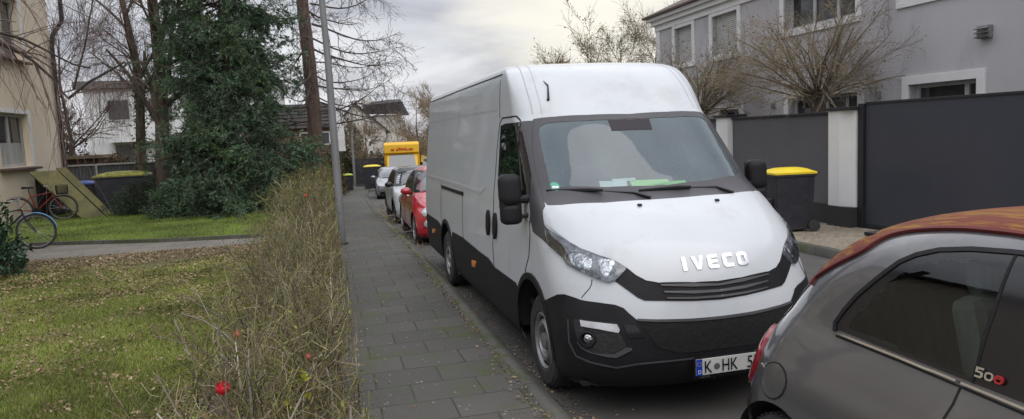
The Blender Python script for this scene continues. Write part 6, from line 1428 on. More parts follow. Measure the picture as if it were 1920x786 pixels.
# ---- overhanging birch limbs from a tree whose stem stands left of the frame
def near_birch():
    rng = np.random.default_rng(8)
    t = thing('overhanging_tree', 'dark crooked limbs with hanging twigs reaching in before the beige house', 'tree', (-6.6, 13, .1))
    T = poly1(resample([(0, 0, -.2), (.1, 0, 2), (.0, 0, 3.6), (.2, 0, 5.5), (.1, 0, 8)], 9), .2, .1)
    x = 6.6
    la = poly1(resample([(.05, 0, 3.1), (.9, 0, 3.75), (1.55, 0, 3.70), (1.85, 0, 3.62), (2.18, .05, 3.42), (2.48, .05, 3.09), (2.62, .02, 2.83), (2.70, 0, 2.74), (3.03, 0, 3.0), (3.35, 0, 3.17), (3.57, 0, 3.3)], 22), .062, .016)
    lb = poly1(resample([(.05, 0, 3.3), (1.2, -.1, 3.85), (1.86, -.1, 3.78), (2.21, -.1, 3.66), (2.5, -.1, 3.49), (2.81, -.12, 3.28), (3.1, -.1, 3.2)], 14), .045, .012)
    lc = poly1(resample([(.1, 0, 4.6), (1.2, .3, 4.75), (1.93, .3, 4.55), (2.35, .3, 4.36), (3.0, .3, 4.5)], 12), .05, .02)
    ld = poly1(resample([(.2, 0, 5.6), (1.2, .2, 6.2), (2.6, .3, 6.4), (3.8, .4, 6.2)], 10), .06, .02)
    le = poly1(resample([(2.6, 0, 2.83), (2.75, .02, 2.78), (3.0, .1, 3.6), (3.2, .1, 4.4)], 8), .02, .008)
    L = [la, lb, lc, ld, le]
    tubes('trunk', [T], M['bark_dark'], t)
    for q in L: tubes('limb', [q], M['bark_dark'], t)
    P2 = []
    for q, n in zip(L, (22, 14, 18, 22, 5)):
        P2.append(spawn(rng, *q, n, (.5, 1.4), (25, 75), 7, .25, 1, .4, .4, -.05, .15))
    A = (np.concatenate([p[0] for p in P2]), np.concatenate([p[1] for p in P2]))
    hang = spawn(rng, *A, 210, (.4, 1.7), (20, 80), 8, .1, 1, .5, .6, -.45, .09)
    sub = spawn(rng, *hang, 500, (.1, .45), (15, 45), 4, .1, 1, .7, .7, -.25, .1)
    tubes('twigs', [(A[0], minr(A[1], .004)), (hang[0], np.clip(hang[1], .0016, .003)), (sub[0], np.clip(sub[1], .0013, .002))], M['twig_birch'], t, 3)
near_birch()
# ---- larch with long drooping side branches
def larch():
    rng = np.random.default_rng(3)
    t = thing('larch', 'tall bare larch with reddish trunk and long sweeping branches behind the leaning lamp post', 'tree', (-.28, 27, 0))
    T = poly1(resample([(-.08, 0, 0), (-.05, 0, 1), (.0, 0, 3.2), (-.05, 0, 5.1), (-.14, 0, 7), (-.15, 0, 10), (-.1, 0, 14)], 16), .29, .12)
    tubes('trunk', [T], M['bark_red'], t)
    n = 44; rows = []
    for i in range(n):
        z = 2.6+9.5*(i/n)**1.0+rng.uniform(-.1, .1); a = rng.uniform(0, 2*PI) if i % 2 else rng.uniform(-.6, .7)
        ln = rng.uniform(2.2, 3.7)*(1.08-.03*z); dz = rng.uniform(-.35, -.05) if z > 3.2 else rng.uniform(-.1, .2)
        P = [(math.cos(a)*.15, math.sin(a)*.15, z)]
        for j in range(1, 9):
            f = j/8; P.append((math.cos(a+.12*math.sin(i+f*3))*(.15+ln*f), math.sin(a+.12*math.sin(i+f*3))*(.15+ln*f), z+ln*(dz*1.4*f-.05*f+.32*f**3)+.05*math.sin(i*2+f*6)))
        rows.append(P)
    P1 = np.array(rows); R1 = np.linspace(.045, .008, 9)[None]*rng.uniform(.6, 1.1, (n, 1))
    s = spawn(rng, P1, R1, 560, (.4, 1.3), (35, 75), 6, .15, 1, .5, .4, -.10, .13)
    s2 = spawn(rng, *s, 3600, (.12, .5), (25, 80), 4, .05, 1, .6, .6, -.12, .16)
    tubes('branches', [(P1, R1)], M['bark'], t, 5); tubes('twigs', [(s[0], minr(s[1], .006)), (s2[0], minr(s2[1], .0045))], M['twig'], t, 3)
    C, _ = pts_on(rng, s2[0], 5000, 0, .02); quads('buds', C, .035, mat('larch_buds', (.09, .06, .045), .9), t, rng, .9)
larch()
# ---- spruce
def spruce(name, label, loc, h, prof, nb, seed, dens=1., mats=('needles', 'needles_pale')):
    rng = np.random.default_rng(seed); t = thing(name, label, 'tree', loc)
    T = poly1(resample([(0, 0, -.2), (.03, 0, h*.4), (-.05, 0, h)], 9), .20, .02); tubes('trunk', [T], M['bark'], t)
    zz = np.array([p[0] for p in prof]); rr = np.array([p[1] for p in prof])
    z = np.sort(rng.uniform(.15, h*.98, nb)); z = np.where(z > 1.2, np.round(z/.48)*.48+rng.normal(size=nb)*.055, z); a = rng.uniform(0, 2*PI, nb); ln = np.interp(z, zz, rr)*rng.uniform(.62, 1.12, nb)*(1+.13*np.sin(3*a+z*1.3))
    k = 8; f = np.linspace(0, 1, k)[None]
    dip = rng.uniform(.34, .62, nb)[:, None]
    P = np.stack([np.cos(a)[:, None]*ln[:, None]*f, np.sin(a)[:, None]*ln[:, None]*f, z[:, None]+ln[:, None]*(.10*f-dip*f**2+.22*f**4)], -1)
    P[..., 2] = np.maximum(P[..., 2], .12)
    R = np.linspace(.028, .006, k)[None]*np.ones((nb, 1))
    s = spawn(rng, P, R, int(nb*9*dens), (.22, .75), (30, 70), 5, .22, 1, .5, .5, -.10, .08)
    s2 = spawn(rng, *s, int(nb*30*dens), (.10, .30), (25, 60), 4, .1, 1, .6, .6, -.06, .08)
    tubes('branches', [(P, R), s], M['bark'], t, 3)
    C1, d1 = pts_on(rng, s[0], int(nb*220*dens), .0, .012); C2, d2 = pts_on(rng, s2[0], int(nb*600*dens), 0, .010)
    C = np.concatenate([C1, C2]); D = np.concatenate([d1, d2])
    ok = C[:, 2] > .05; C, D = C[ok], D[ok]
    pale_mask = np.sin(C[:, 0]*2.3+C[:, 2]*1.9+C[:, 1])+rng.normal(size=len(C))*.25 > 1.12  # yellower needles in scattered wavy patches
    quads('foliage', C[~pale_mask], .092, M[mats[0]], t, rng, .20, D[~pale_mask], .38); quads('pale_foliage', C[pale_mask], .092, M[mats[1]], t, rng, .20, D[pale_mask], .45)
    return t
spruce('spruce', 'big dark green spruce standing on the lawn in the middle of the left side', (-2.5, 21.9, .1), 12.5, [(0, 2.1), (.9, 2.25), (1.6, 2.2), (3.0, 2.0), (4.5, 1.8), (6, 1.55), (8.5, 1.15), (12.5, .1)], 430, 11, 1.0)
# ---- leafy shrubs built from stems and leaf clumps
def shrub(name, label, cat, loc, R, m, n, leaf, seed, aspect=.5, clumps=30, stem=True, group=None, ysq=1., gap=.35, bare=0, stem_m='twig', low=.05, shell=.55):
    rng = np.random.default_rng(seed); t = thing(name, label, cat, loc, 0, group)
    rx, ry, rz = R
    c = unit(rng.normal(size=(clumps, 3)))*(rng.uniform(shell, .98, clumps)[:, None]); c[:, 2] = abs(c[:, 2])
    cs = rng.uniform(.16, .34, clumps)
    w = rng.choice(clumps, n, p=cs**2/(cs**2).sum()); v = unit(rng.normal(size=(n, 3)))*(rng.random(n)**.45)[:, None]
    C = c[w]+v*cs[w][:, None]*[1, 1, .8]
    fill = rng.random(n) < gap; C[fill] = (unit(rng.normal(size=(fill.sum(), 3)))*(rng.uniform(.2, .95, fill.sum())[:, None]))
    C = C*[rx, ry, rz]; C[:, 2] = np.abs(C[:, 2]); C = C[C[:, 2] > low]
    quads('foliage', C, leaf, m, t, rng, aspect, unit(C)+[0, 0, .3], .8)
    if stem:
        k = 6; ns = 26+bare; a = rng.uniform(0, 2*PI, ns); q = rng.uniform(.2, .95, ns)
        e = np.stack([np.cos(a)*q*rx, np.sin(a)*q*ry, rz*np.sqrt(np.maximum(.05, 1-q**2))*rng.uniform(.8, 1.08, ns)], 1); f = np.linspace(0, 1, k)
        b = e*[.12, .12, 0]
        P = b[:, None]+(e-b)[:, None]*np.stack([f**1.3, f**1.3, f], -1)[None]+rng.normal(size=(ns, k, 3))*.02*rx; P[:, 0, 2] = -.05
        Rr = np.linspace(.02, .005, k)[None]*np.ones((ns, 1)); g = [(P, Rr)]
        if bare:
            s = spawn(rng, P, Rr, bare*8, (.15*rx, .5*rx), (20, 55), 5, .3, 1, .5, .5, .02, .1); g.append((s[0], minr(s[1], .004)))
        tubes('stems', g, M[stem_m], t, 3)
    return t
shrub('laurel_bush', 'glossy dark-leaved bush cut off by the left edge, beside the garden path', 'bush', (-5.45, 12.7, .1), (.80, .8, 1.75), M['laurel'], 5200, .11, 21, .42, 34)
shrub('juniper_bush', 'low dark rounded evergreen shrub in front of the yellow-lidded container', 'bush', (-5.1, 22.6, .1), (1.0, .8, 1.10), M['juniper'], 17000, .06, 22, .3, 40)
shrub('yew_shrub', 'low spreading green conifer shrub at the foot of the big spruce, left side', 'bush', (-3.9, 21.1, .1), (.95, .6, .95), M['needles'], 13000, .065, 23, .35, 36)
shrub('yew_shrub', 'green conifer shrub at the foot of the big spruce, right side', 'bush', (-1.75, 20.9, .1), (1.05, .6, 1.15), M['needles'], 15000, .065, 24, .35, 36)
# ---- pollarded ball trees behind the garden wall
def ball_tree(label, loc, seed, rx, h0, leaves, up=.12, rot=0):
    rng = np.random.default_rng(seed); t = thing('pollard_tree', label, 'tree', loc, rot, 'round bare pollards behind the garden wall')
    T = poly1(resample([(0, 0, -.3), (.03, 0, 1.2), (-.02, 0, h0)], 7), .135, .12); tubes('trunk', [T], M['bark'], t)
    kn = MB()
    for i in range(6):
        a = i*PI/3+.3; kn.tube([(0, 0, h0-.22), (math.cos(a)*.13, math.sin(a)*.13, h0+.05), (math.cos(a)*.2, math.sin(a)*.2, h0+.22)], [.10, .085, .05], 7)
    kn.build('crown_knuckle', M['bark'], t, smooth=True)
    n = 46; a = rng.uniform(0, 2*PI, n); el = np.radians(rng.uniform(-4, 74, n)); ln = rx*rng.uniform(.82, 1.08, n)
    k = 9; P = np.zeros((n, k, 3)); P[:, 0] = np.stack([np.cos(a)*.12, np.sin(a)*.12, h0+rng.uniform(-.1, .2, n)], 1)
    d = np.stack([np.cos(a)*np.cos(el*.7+.15), np.sin(a)*np.cos(el*.7+.15), np.sin(el*.7+.15)], 1)
    for j in range(1, k):
        d = unit(d+rng.normal(size=(n, 3))*.09+np.array([0, 0, -.035])*np.cos(el)[:, None]+np.array([0, 0, .03])*np.sin(el)[:, None]); P[:, j] = P[:, j-1]+d*(ln/(k-1))[:, None]
    R = np.linspace(.026, .006, k)[None]*rng.uniform(.6, 1.1, (n, 1))
    s = spawn(rng, P, R, 460, (.35, .95), (18, 48), 6, .25, 1, .55, .4, .0, .12); s2 = spawn(rng, *s, 3000, (.12, .42), (18, 60), 5, .1, 1, .6, .5, -.02, .15)
    tubes('branches', [(P, R)], M['bark_pale'], t, 5); tubes('twigs', [(s[0], minr(s[1], .0040)), (s2[0], minr(s2[1], .0022))], M['twig_grey'], t, 3)
    C, dd = pts_on(rng, s2[0], leaves, .3, .03); quads('leaves', C, .055, M['olive'], t, rng, .5, dd, .7)
    return t
ball_tree('round bare pollard with a wide fan of twigs, right above the white pillar', (9.75, 12.75, .1), 31, 1.95, 2.25, 900)
ball_tree('round pollard with some olive leaves left, just right of the van roof', (9.75, 17.5, .1), 32, 1.75, 2.2, 2600, rot=1.)
# ---- background trees
def bare_tree(label, loc, h, seed, spread=.5, tw=1500, m='twig', leaves=0, leafm='bush_brown', trunk_m='bark', lsize=.12, group=None, cat='tree', name='bare_tree', low=.25, rad_=.12):
    rng = np.random.default_rng(seed); t = thing(name, label, cat, loc, 0, group)
    T = poly1(resample([(0, 0, -.2), (.05*h*.2, 0, h*.35), (-.02*h, .0, h*.7), (0, 0, h*.95)], 9), rad_, .02)
    L1 = spawn(rng, *T, 18, (h*.28, h*.5*(1+spread*.4)), (25, 25+spread*60), 7, low, .95, .5, .3, .05, .10, lenfall=.5)
    L2 = spawn(rng, *L1, 110, (h*.10, h*.25), (20, 55), 6, .15, 1, .5, .35, .03, .12); L3 = spawn(rng, *L2, tw, (h*.04, h*.13), (20, 55), 5, .1, 1, .55, .5, .02, .12)
    tubes('trunk', [T], M[trunk_m], t); mn = .0045*max(1, loc[1]/22)
    tubes('branches', [(L1[0], minr(L1[1], mn)), (L2[0], minr(L2[1], mn)), (L3[0], minr(L3[1], mn*.8))], M[m], t, 3)
    if leaves:
        C, d = pts_on(rng, L3[0], leaves, .1, .06); quads('leaves', C, lsize, M[leafm], t, rng, .6, d, .8)
    return t
G_R = 'bare trees above the van roof'; G_F = 'bare trees at the far end of the street'
bare_tree('thin bare tree between the beige house and the white apartment block', (-9.4, 31, 0), 6.6, 41, .7, 1800)
bare_tree('brownish leafy bare tree behind the ribbed metal fence', (-10.3, 33, -.2), 3.4, 42, .9, 900, leaves=900, lsize=.08)
#bare_tree('slender bare tree in front of the white apartment block, left of the ivy-clad trunk', (-6.9, 29, 0), 6.2, 43, .6, 1500)
for i, (x, y, h, q, lb) in enumerate(((12.6, 37, 6.3, 900, 'leftmost light twiggy tree showing above the van roof'), (14.6, 38, 7.2, 1600, 'fullest of the twiggy trees showing above the van roof'), (16.6, 38.5, 7.2, 1200, 'twiggy tree above the van roof, second from the grey house'), (18.6, 38, 8.2, 700, 'tall thin tree above the van roof, right beside the grey house corner'))):
    bare_tree(lb, (x, y, -.4), h, 50+i, .9, 2200, 'twig_grey', q*2, 'olive', lsize=.10, low=.15)
for i, (x, y, h, lb) in enumerate(((7.3, 58, 6.2, 'grey bare tree right of the gabled cream house'), (9.3, 62, 6.6, 'grey bare tree directly left of the van roof'), (3.3, 59, 4.6, 'small bare tree between the green bush and the parcel truck'))):
    bare_tree(lb, (x, y, -1.6 if y > 55 else -1.1), h, 60+i, .8, 2200, 'twig_grey', low=.15)
shrub('evergreen_tree', 'dark green rounded evergreen left of the parcel truck, behind the second lamp post', 'tree', (2.2, 62, -2.0), (1.6, 1.5, 5.6), M['bush'], 11000, .16, 71, .6, 40)
shrub('evergreen_tree', 'low green bush just left of the parcel truck', 'bush', (3.95, 61, -1.9), (1.0, .8, 2.9), M['bush'], 5000, .15, 72, .6, 24)
shrub('brown_beech', 'tall rust-brown bush behind the larch trunk', 'bush', (-1.0, 34.5, -.6), (1.35, 1.0, 2.9), M['bush_brown'], 8000, .10, 73, .6, 40, bare=60)
shrub('brown_beech', 'rust-brown bush between the lamp post and the brick house', 'bush', (.05, 38, -.8), (.95, .8, 2.9), M['bush_brown'], 6500, .10, 74, .6, 34, bare=60)
shrub('yellow_shrub', 'yellow-green shrub beside the leaning lamp post, behind the rose hedge', 'bush', (-.45, 29.5, -.1), (.85, .9, 1.55), M['bush_yellow'], 3600, .10, 75, .6, 30, bare=60)
shrub('yellow_shrub', 'yellow leafy shrub spilling over the low garden wall by the second lamp post', 'bush', (.15, 41, -.9), (.75, 1.5, 2.3), M['bush_yellow'], 3600, .11, 76, .6, 30, bare=30)
shrub('garden_bush', 'brownish hedge bush below the white apartment block', 'bush', (-7.5, 29.8, 0), (1.8, .8, 1.65), M['bush_brown'], 7000, .10, 77, .6, 34, bare=60)
shrub('garden_bush', 'olive bush between the ivy-clad trunk and the spruce', 'bush', (-5.0, 27.5, 0), (1.4, .8, 1.45), M['bush'], 6000, .10, 78, .6, 34, bare=40)
for i, (x, y, R_) in enumerate(((12, 78, (6, 3, 5.2)), (22, 84, (9, 3, 7)), (2.5, 88, (6, 3, 6)), (-9, 60, (7, 3, 5)), (-20, 50, (8, 3, 6)), (33, 70, (9, 3, 8)))):
    shrub('far_trees', ('brown winter trees at the end of the street', 'brown winter trees right of the street end, mostly behind the van', 'brown winter trees behind the gabled cream house', 'brown winter trees behind the spruce', 'brown winter trees behind the beige house', 'brown winter trees behind the grey house')[i], 'trees', (x, y, -2.2), R_, M['bush_brown'], 12000, .28, 80+i, .5, 60, bare=90, stem_m='twig_grey', gap=.5)
# low garden wall and dark hedge line beside the far sidewalk
lw = thing('low_garden_wall', 'low brownish garden wall under the yellow shrub, left of the two far bins', 'wall', (0, 0, 0))
b = MB(); b.bx(.35, .6, 36, 42, -1.1, .15); b.build('panel', mat('garden_wall_brown', (.16, .13, .10), .9, scale=8, bump=.6), lw)
df = thing('dark_fence', 'dark slatted fence behind the far yellow-lidded bin', 'fence', (0, 0, 0))
b = MB()
for i in range(24): b.bx(2.0+i*.1, 2.08+i*.1, 52.5, 52.55, -1.4, .65)
b.build('slats', mat('fence_dark', (.03, .035, .045), .7), df)
big_bin('wheelie_bin', (1.22, 45, gz(45)+.12), .62, .7, 1.05, mat('green_yellow_lid', (.50, .58, .05), .5), 'small black bin with yellow-green lid on the far sidewalk, beside the second lamp post')
big_bin('wheelie_bin', (2.75, 45.5, gz(45.5)+.12), 1.0, .8, 1.55, M['yellow'], 'larger dark bin with yellow lid just left of the silver-grey saloon')

# ---- rose hedge: hundreds of arching canes
def hedge(name, label, x0, x1, y0, y1, n, h, seed, leafn, sparse=False, hl=.045, zb=.1, thick=1.0):
    rng = np.random.default_rng(seed); t = thing(name, label, 'hedge', (0, 0, zb))
    u = rng.beta(2.7, 1.1, n) if sparse else rng.random(n)
    X = x0+(x1-x0)*u; Y = y0+(y1-y0)*rng.random(n)
    edge = np.clip((X-x0)/(x1-x0), 0, 1); H_ = h*rng.uniform(.45, 1.05, n)*(.55+.45*np.minimum(1, edge*2.2) if sparse else 1)
    k = 8; P = np.zeros((n, k, 3)); P[:, 0] = np.stack([X, Y, np.zeros(n)-.02], 1); d = unit(np.stack([rng.normal(size=n)*.22, rng.normal(size=n)*.25, np.ones(n)], 1))
    bend = rng.normal(size=(n, 3))*[.09, .09, .0]
    for j in range(1, k):
        d = unit(d+bend+rng.normal(size=(n, 3))*.15); P[:, j] = P[:, j-1]+d*(H_*1.05/(k-1))[:, None]
    P[:, :, 0] = np.minimum(P[:, :, 0], x1+.10+.05*np.sin(P[:, :, 1]*5))
    R = (rng.uniform(.0022, .0048, n)*thick)[:, None]*np.linspace(1, .45, k)[None]
    s = spawn(rng, P, R, int(n*4.6), (.10, .42), (25, 75), 6, .12, 1, .8, .5, .02, .2, up=.15)
    s2 = spawn(rng, *s, int(n*8), (.04, .17), (30, 85), 4, .1, 1, .8, .6, .02, .14, up=.1)
    for q in (s, s2): q[0][:, :, 0] = np.minimum(q[0][:, :, 0], x1+.17); q[0][:, :, 2] = np.maximum(q[0][:, :, 2], .0)
    g = rng.random(n) < .34
    tubes('old_canes', [(P[g], R[g]*1.5)], M['cane_grey'], t, 4)
    tubes('canes', [(P[~g], R[~g]), (s[0], minr(s[1], .0014*thick)), (s2[0], minr(s2[1], .0012*thick))], M['cane'], t, 3)
    C, dd = pts_on(rng, s2[0], leafn, .2, .015); quads('leaves', C, hl, M['hleaf'], t, rng, .6, dd, .8)
    return t, P
hg, HP = hedge('rose_hedge', 'bare tangled rose hedge with a few red blooms, along the near sidewalk', -1.02, -.08, .7, 13.4, 1250, .98, 91, 9000, True, hl=.020, thick=1.75)
hg2, _ = hedge('rose_hedge', 'farther part of the rose hedge with more yellow-green leaves, beyond the garden path', -.95, -.05, 15.6, 30, 1300, 1.15, 92, 12000, hl=.05, zb=.0, thick=2.2)
def rose(c, r, m, full=True):
    b = MB(); rng = random.Random(int(c[1]*100)); vs = []; fs = []
    for layer, (n, rad_, tilt, hh) in enumerate(((5, 1.0, .85, .75), (5, .78, .55, .95), (4, .52, .3, 1.05), (3, .3, .12, 1.05))):
        for i in range(n):
            a = 2*PI*i/n+layer*.6; w = 2*PI/n*.62; k = len(vs); q = 5
            for u in range(q):
                f = u/(q-1); ww = w*math.sin(PI*min(1, .25+f*.6))
                for v in (-1, -.5, 0, .5, 1):
                    aa = a+ww*v; rr_ = r*rad_*(.30+.62*math.sin(PI*(.12+f*(.50+tilt*.08))))*(1-.08*v*v)
                    vs.append((c[0]+rr_*math.cos(aa), c[1]+rr_*math.sin(aa), c[2]-r*.6+r*hh*1.45*f))
            for u in range(q-1):
                for v in range(4): fs.append((k+u*5+v, k+u*5+v+1, k+u*5+5+v+1, k+u*5+5+v))
    b.add(vs, fs); o = b.build('rose_bloom', m, hg, smooth=True, fixn=False); o.location = (0, 0, -.1)
    s = MB(); s.tube([(c[0]+.05, c[1]+.03, .3), (c[0]+.02, c[1]+.02, c[2]-.25), (c[0], c[1], c[2]-r*.5)], [.004, .003, .003], 6); s.build('stem', M['cane'], o, smooth=True)
    l = MB(); l.lathe([(.001, -r*.75), (r*.25, -r*.62), (r*.2, -r*.45)], 'z', c, 8); l.build('calyx', M['hleaf'], o)
rose((-.515, 3.35, .90), .036, mat('rose_red', (.62, .012, .03), .5, col2=(.42, .008, .02), scale=40))
pk = mat('rose_faded', (.50, .13, .10), .6, col2=(.32, .08, .05), scale=60)
rose((-.59, 4.55, .84), .026, pk); rose((-.165, 3.9, .84), .020, pk); rose((-.35, 12.0, 1.13), .035, mat('rose_orange', (.5, .10, .05), .6))
rng = np.random.default_rng(7); ylc = np.array([-.17, 3.72, .80])+rng.normal(size=(16, 3))*[.06, .05, .05]
quads('yellow_leaves', ylc, .05, leaf_mat('leaf_lemon', [(.45, .42, .03), (.30, .36, .04), (.5, .45, .06)]), hg, rng, .75).location = (0, 0, -.1)

# ---- lawns and litter
def blades(name, label, X, Y, z, hgt, wid, m, rng):
    n = len(X); a = rng.uniform(0, 2*PI, n); h = hgt*rng.uniform(.5, 1.4, n); w = wid*rng.uniform(.7, 1.4, n); lean = rng.normal(size=(n, 2))*.55*h[:, None]
    B0 = np.stack([X-np.cos(a)*w/2, Y-np.sin(a)*w/2, np.full(n, z)], 1); B1 = np.stack([X+np.cos(a)*w/2, Y+np.sin(a)*w/2, np.full(n, z)], 1)
    Tp = np.stack([X+lean[:, 0], Y+lean[:, 1], z+h], 1)
    o = np_mesh(name, np.stack([B0, B1, Tp], 1).reshape(-1, 3), np.arange(3*n).reshape(n, 3), m); tag(o, label, 'grass', kind='stuff'); return o
rng = np.random.default_rng(17)
def fnoise(X, Y, s=1., ph=0.): return np.sin(X*1.7*s+ph)*np.sin(Y*1.3*s+ph*2)+.6*np.sin(X*3.9*s-Y*2.7*s+ph)+.4*np.sin(Y*6.1*s+X*5.3*s+ph)
n = 300000; Y = 1.5+12.9*rng.random(n)**.85; X = -1.0-rng.random(n)*(np.maximum(1.6, Y*.45-.6)); 
ok = (fnoise(X, Y)+rng.normal(size=n)*.9 > -.55-.9*(Y < 12.2)) & ~((rng.random(n) < (Y-11.8)*.55))
blades('front_lawn_grass', 'short mossy grass with bare patches in front of the garden path', X[ok], Y[ok], .098, .040, .0065, M['grass'], rng)
n = 110000; Y = 15.4+9.5*rng.random(n); X = -.15-rng.random(n)*(Y*.50-.3); kx = np.array([-8, -5.6, -4.4, -3.4, -2.3, -1.3, 0]); ky = np.array([17.42, 16.74, 16.27, 15.87, 15.62, 15.42, 15.46]); ok = (Y > np.interp(X, kx, ky)+.02) & (X > -11)
blades('back_lawn_grass', 'fresh green grass between the path kerb and the spruce', X[ok], Y[ok], .138, .045, .010, M['grass_back'], rng)
def flakes(name, label, X, Y, Z, size, m, rng, cat='leaves', flat=.35):
    n = len(X); nz = unit(np.stack([rng.normal(size=n)*flat, rng.normal(size=n)*flat, np.ones(n)], 1)); a = unit(np.cross(nz, unit(rng.normal(size=(n, 3))))); b = np.cross(nz, a)
    s = (size*rng.uniform(.5, 1.3, n))[:, None]; C = np.stack([X, Y, Z], 1)
    V = np.stack([C-a*s*.5, C-a*s*.1+b*s*.33, C+a*s*.5+nz*s*.12, C-a*s*.05-b*s*.33], 1).reshape(-1, 3)
    o = np_mesh(name, V, np.arange(4*n).reshape(n, 4), m); tag(o, label, cat, kind='stuff'); return o
n = 33000; Y = 4.2+10.15*rng.random(n)**.66; X = -.2-rng.random(n)*(Y*.46-.2); ok = (fnoise(X, Y, 1.3, 1.)+rng.normal(size=n)*.8+(Y-10)*.26 > -.05)
flakes('fallen_leaves', 'dry brown leaves scattered over the front lawn, thickest near the path', X[ok], Y[ok], .112+rng.random(ok.sum())*.02, .042, M['litter'], rng, flat=.5)
n = 3200; Y = 2+20*rng.random(n)**1.2; X = np.where(rng.random(n) < .7, 1.44+np.abs(rng.normal(size=n))*.16, 1.30-np.abs(rng.normal(size=n))*.07); Z = np.where(X > 1.42, .008, .135)
flakes('gutter_leaves', 'small dead leaves and debris gathered along the kerb beside the van', X, Y, Z, .028, M['litter'], rng)
n = 700; Y = 2+16*rng.random(n); X = -.02+np.abs(rng.normal(size=n))*.16; flakes('sidewalk_leaves', 'leaf bits strewn on the sidewalk along the rose hedge', X, Y, np.full(n, .127), .028, M['litter'], rng)
n = 420; Y = 2+18*rng.random(n); X = .02+1.25*rng.random(n); flakes('sidewalk_bits', 'pale leaf bits and petals dotted across the sidewalk slabs', X, Y, np.full(n, .127), .020, leaf_mat('pale_bits', [(.34, .33, .30), (.22, .20, .16), (.28, .27, .22)]), rng)
n = 900; Y = 6+8*rng.random(n); X = 7.0+1.6*rng.random(n); flakes('pavement_leaves', 'small brown leaves lying on the beige pavers by the dark wall', X, Y, np.full(n, .127), .035, M['litter'], rng)
# moss tufts along kerb and slab edges
n = 9000; Y = 1.5+18*rng.random(n); X = 1.30+rng.normal(size=n)*.022; ok = fnoise(X*0, Y, 2.)+rng.normal(size=n)*.4 > .35
blades('kerb_moss', 'thin moss and grass growing in the joint between slabs and kerb', X[ok], Y[ok], .118, .014, .008, M['grass'], rng)
# ---------------------------------------------------------------- lamp posts
M['galv'] = mat('galvanised_steel', (.24, .245, .25), .6, .3, col2=(.19, .195, .20), scale=6, stretch=(1, 1, .2), dirt=((.13, .13, .10), 3, .58, .5))
def lamp_post(label, x, y, h, reach, r=.07, side=1, head=True, tilt=0.):
    z = gz(y)+.12; t = thing('street_lamp', label, 'street lamp', (x, y, z), 0, 'street lamps along the left sidewalk')
    b = MB(); b.tube([(0, 0, -.05), (0, 0, .9), (-.003*h, 0, h*.5), (tilt, 0, h)], [r*1.15, r*1.05, r*.85, r*.62], 14); b.build('post', M['galv'], t, smooth=True)
    b = MB(); b.lathe([(r*1.7, -.03), (r*1.6, .03), (r*1.2, .06)], 'z', n=16); b.build('base_collar', M['cap_dark'], t, smooth=True)
    b = MB(); b.box((-.0, -r*1.02, .75), (.07, .02, .28)); b.build('service_door', M['galv'], t, bevel=.004)
    a = MB(); a.tube([(tilt, 0, h-.02), (tilt+reach*.1, 0, h+.02), (tilt+reach*.6, 0, h)], [r*.5, r*.45, r*.4], 8); a.build('arm', M['galv'], t, smooth=True)
    hd = MB(); hd.add([(tilt+reach*.45, -.09, h-.03), (tilt+reach, -.13, h-.03), (tilt+reach, .13, h-.03), (tilt+reach*.45, .09, h-.03), (tilt+reach*.5, -.05, h+.08), (tilt+reach*.95, -.08, h+.06), (tilt+reach*.95, .08, h+.06), (tilt+reach*.5, .05, h+.08)],
                      [(3, 2, 1, 0), (4, 5, 6, 7), (0, 1, 5, 4), (1, 2, 6, 5), (2, 3, 7, 6), (3, 0, 4, 7)])
    hd.build('lamp_head', mat('lamp_head_grey', (.45, .46, .47), .5), t, bevel=.01)
lamp_post('leaning grey lamp post at the hedge edge, nearest of the row', .19, 13.85, 6.8, 1.1, .072, tilt=-.12)
lamp_post('second lamp post with its arm over the sidewalk, beside the small black bin', 2.05, 56, 6.35, 1.35, .10, tilt=.16)
lamp_post('third lamp post, thin and far, left of the parcel truck', 5.35, 75, 5.5, 1.4, .09)
lamp_post('lamp post whose pale head shows directly above the parcel truck', 7.65, 90, 4.9, 1.3, .09)
lamp_post('farthest lamp post, its small head just left of the van', 12.6, 105, 4.2, 1.2, .09)
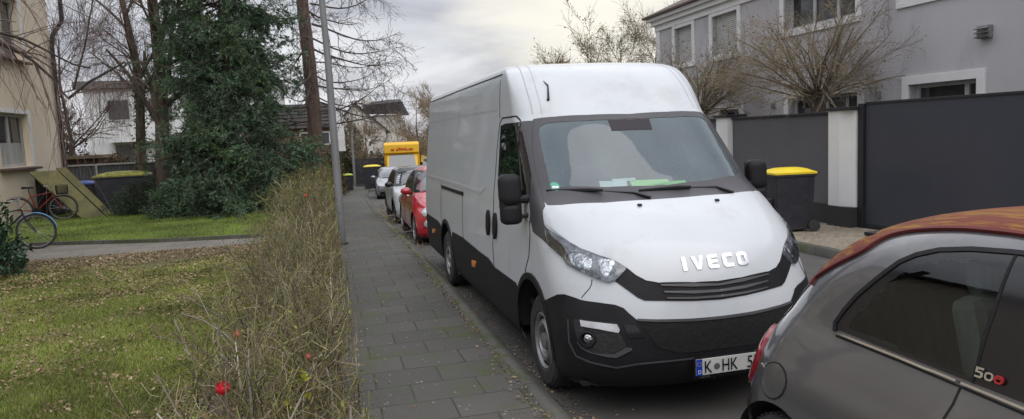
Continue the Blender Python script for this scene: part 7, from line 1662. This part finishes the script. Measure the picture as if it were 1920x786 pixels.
# ---------------------------------------------------------------- bicycles
def bicycle(label, loc, rz, frame_m, fender_m, basket=False, tilt=rad(4)):
    t = thing('bicycle', label, 'bicycle', loc, rz, 'bicycles by the beige house'); t.rotation_euler = (tilt, 0, rz)
    R = .34
    for y in (0, 1.05):
        b = MB(); n = 36
        pts = [(y+R*math.cos(2*PI*i/n), 0, R+R*math.sin(2*PI*i/n)) for i in range(n+1)]; b.tube(pts, .019, 7, cap=False); w = b.build('wheel', M['rubber'], t, smooth=True)
        b = MB(); pts = [(y+(R-.028)*math.cos(2*PI*i/n), 0, R+(R-.028)*math.sin(2*PI*i/n)) for i in range(n+1)]; b.tube(pts, .011, 6, cap=False)
        for i in range(20): a = 2*PI*i/20; b.tube([(y, .02*(-1)**i, R), (y+(R-.03)*math.cos(a), 0, R+(R-.03)*math.sin(a))], .0018, 3)
        b.cyl((y, -.03, R), (y, .03, R), .025, n=10); b.build('rim', M['steel'], w, smooth=True)
        b = MB(); vs = []; fs = []
        for i in range(17):
            a = rad(10+150*i/16) if y > .5 else rad(20+150*i/16); 
            for q in (-.028, -.012, .012, .028): vs.append((y+(R+.035+(.006 if abs(q) < .02 else 0))*math.cos(a), q, R+(R+.035+(.006 if abs(q) < .02 else 0))*math.sin(a)))
        for i in range(16):
            for q in range(3): fs.append((i*4+q, i*4+q+1, i*4+q+5, i*4+q+4))
        b.add(vs, fs); b.build('mudguard', fender_m, t, smooth=True, fixn=False)
    b = MB()
    A, Bq, C_, D_ = (.42, 0, .30), (.30, 0, .82), (.83, 0, .80), (.85, 0, .70)
    b.tube([A, Bq], .016, 8).tube([A, D_], .018, 8).tube([(.33, 0, .70), C_], .014, 8).tube([(0, .05, R), A], .010, 6).tube([(0, -.05, R), A], .010, 6).tube([(0, .05, R), (.33, 0, .70)], .008, 6).tube([(0, -.05, R), (.33, 0, .70)], .008, 6).tube([C_, (.88, 0, .62)], .018, 8)
    b.tube([(.88, 0, .62), (.90, .05, .55), (1.05, .05, R)], .011, 6).tube([(.88, 0, .62), (.90, -.05, .55), (1.05, -.05, R)], .011, 6); b.build('frame', frame_m, t, smooth=True)
    b = MB(); b.tube([C_, (.80, 0, .97)], .013, 6).tube([(.66, -.28, .99), (.78, -.22, 1.0), (.80, 0, .97), (.78, .22, 1.0), (.66, .28, .99)], .012, 8); b.build('handlebar', M['steel'], t, smooth=True)
    b = MB(); b.tube([Bq, (.29, 0, .92)], .013, 6); b.add([(.13, -.08, .93), (.13, .08, .93), (.42, .02, .93), (.42, -.02, .93), (.15, -.07, .98), (.15, .07, .98), (.42, .015, .96), (.42, -.015, .96)], [(3, 2, 1, 0), (4, 5, 6, 7), (0, 1, 5, 4), (1, 2, 6, 5), (2, 3, 7, 6), (3, 0, 4, 7)]); b.build('saddle', M['dark'], t)
    b = MB(); b.cyl((.42, -.02, .30), (.42, .02, .30), .09, n=20); b.tube([(.42, -.02, .30), (.52, -.07, .18)], .008, 5).tube([(.42, .02, .30), (.32, .07, .42)], .008, 5).box((.52, -.11, .18), (.09, .09, .02)).box((.32, .11, .42), (.09, .09, .02)); b.build('crank', M['dark'], t, smooth=True)
    if basket:
        b = MB()
        for i in range(9): z = .74+i*.028; b.tube([(.93, -.17, z), (1.2, -.17, z), (1.2, .17, z), (.93, .17, z), (.93, -.17, z)], .005, 4)
        for i in range(7): q = -.17+i*.0567; b.tube([(.93, q, .97), (.93, q, .74), (1.2, q, .74), (1.2, q, .97)], .005, 4)
        b.build('basket', M['dark'], t)
bicycle('black bicycle with a blue front mudguard, half hidden by the glossy bush', (-6.72, 16.1, .12), rad(5), M['black_gloss'], mat('blue_mudguard', (.10, .30, .55), .35), tilt=rad(3))
bicycle('red bicycle with a front basket, under the leaning mossy boards', (-8.2, 22.3, .14), rad(14), mat('red_bike', (.22, .015, .015), .4), M['dark'], True, tilt=rad(4))
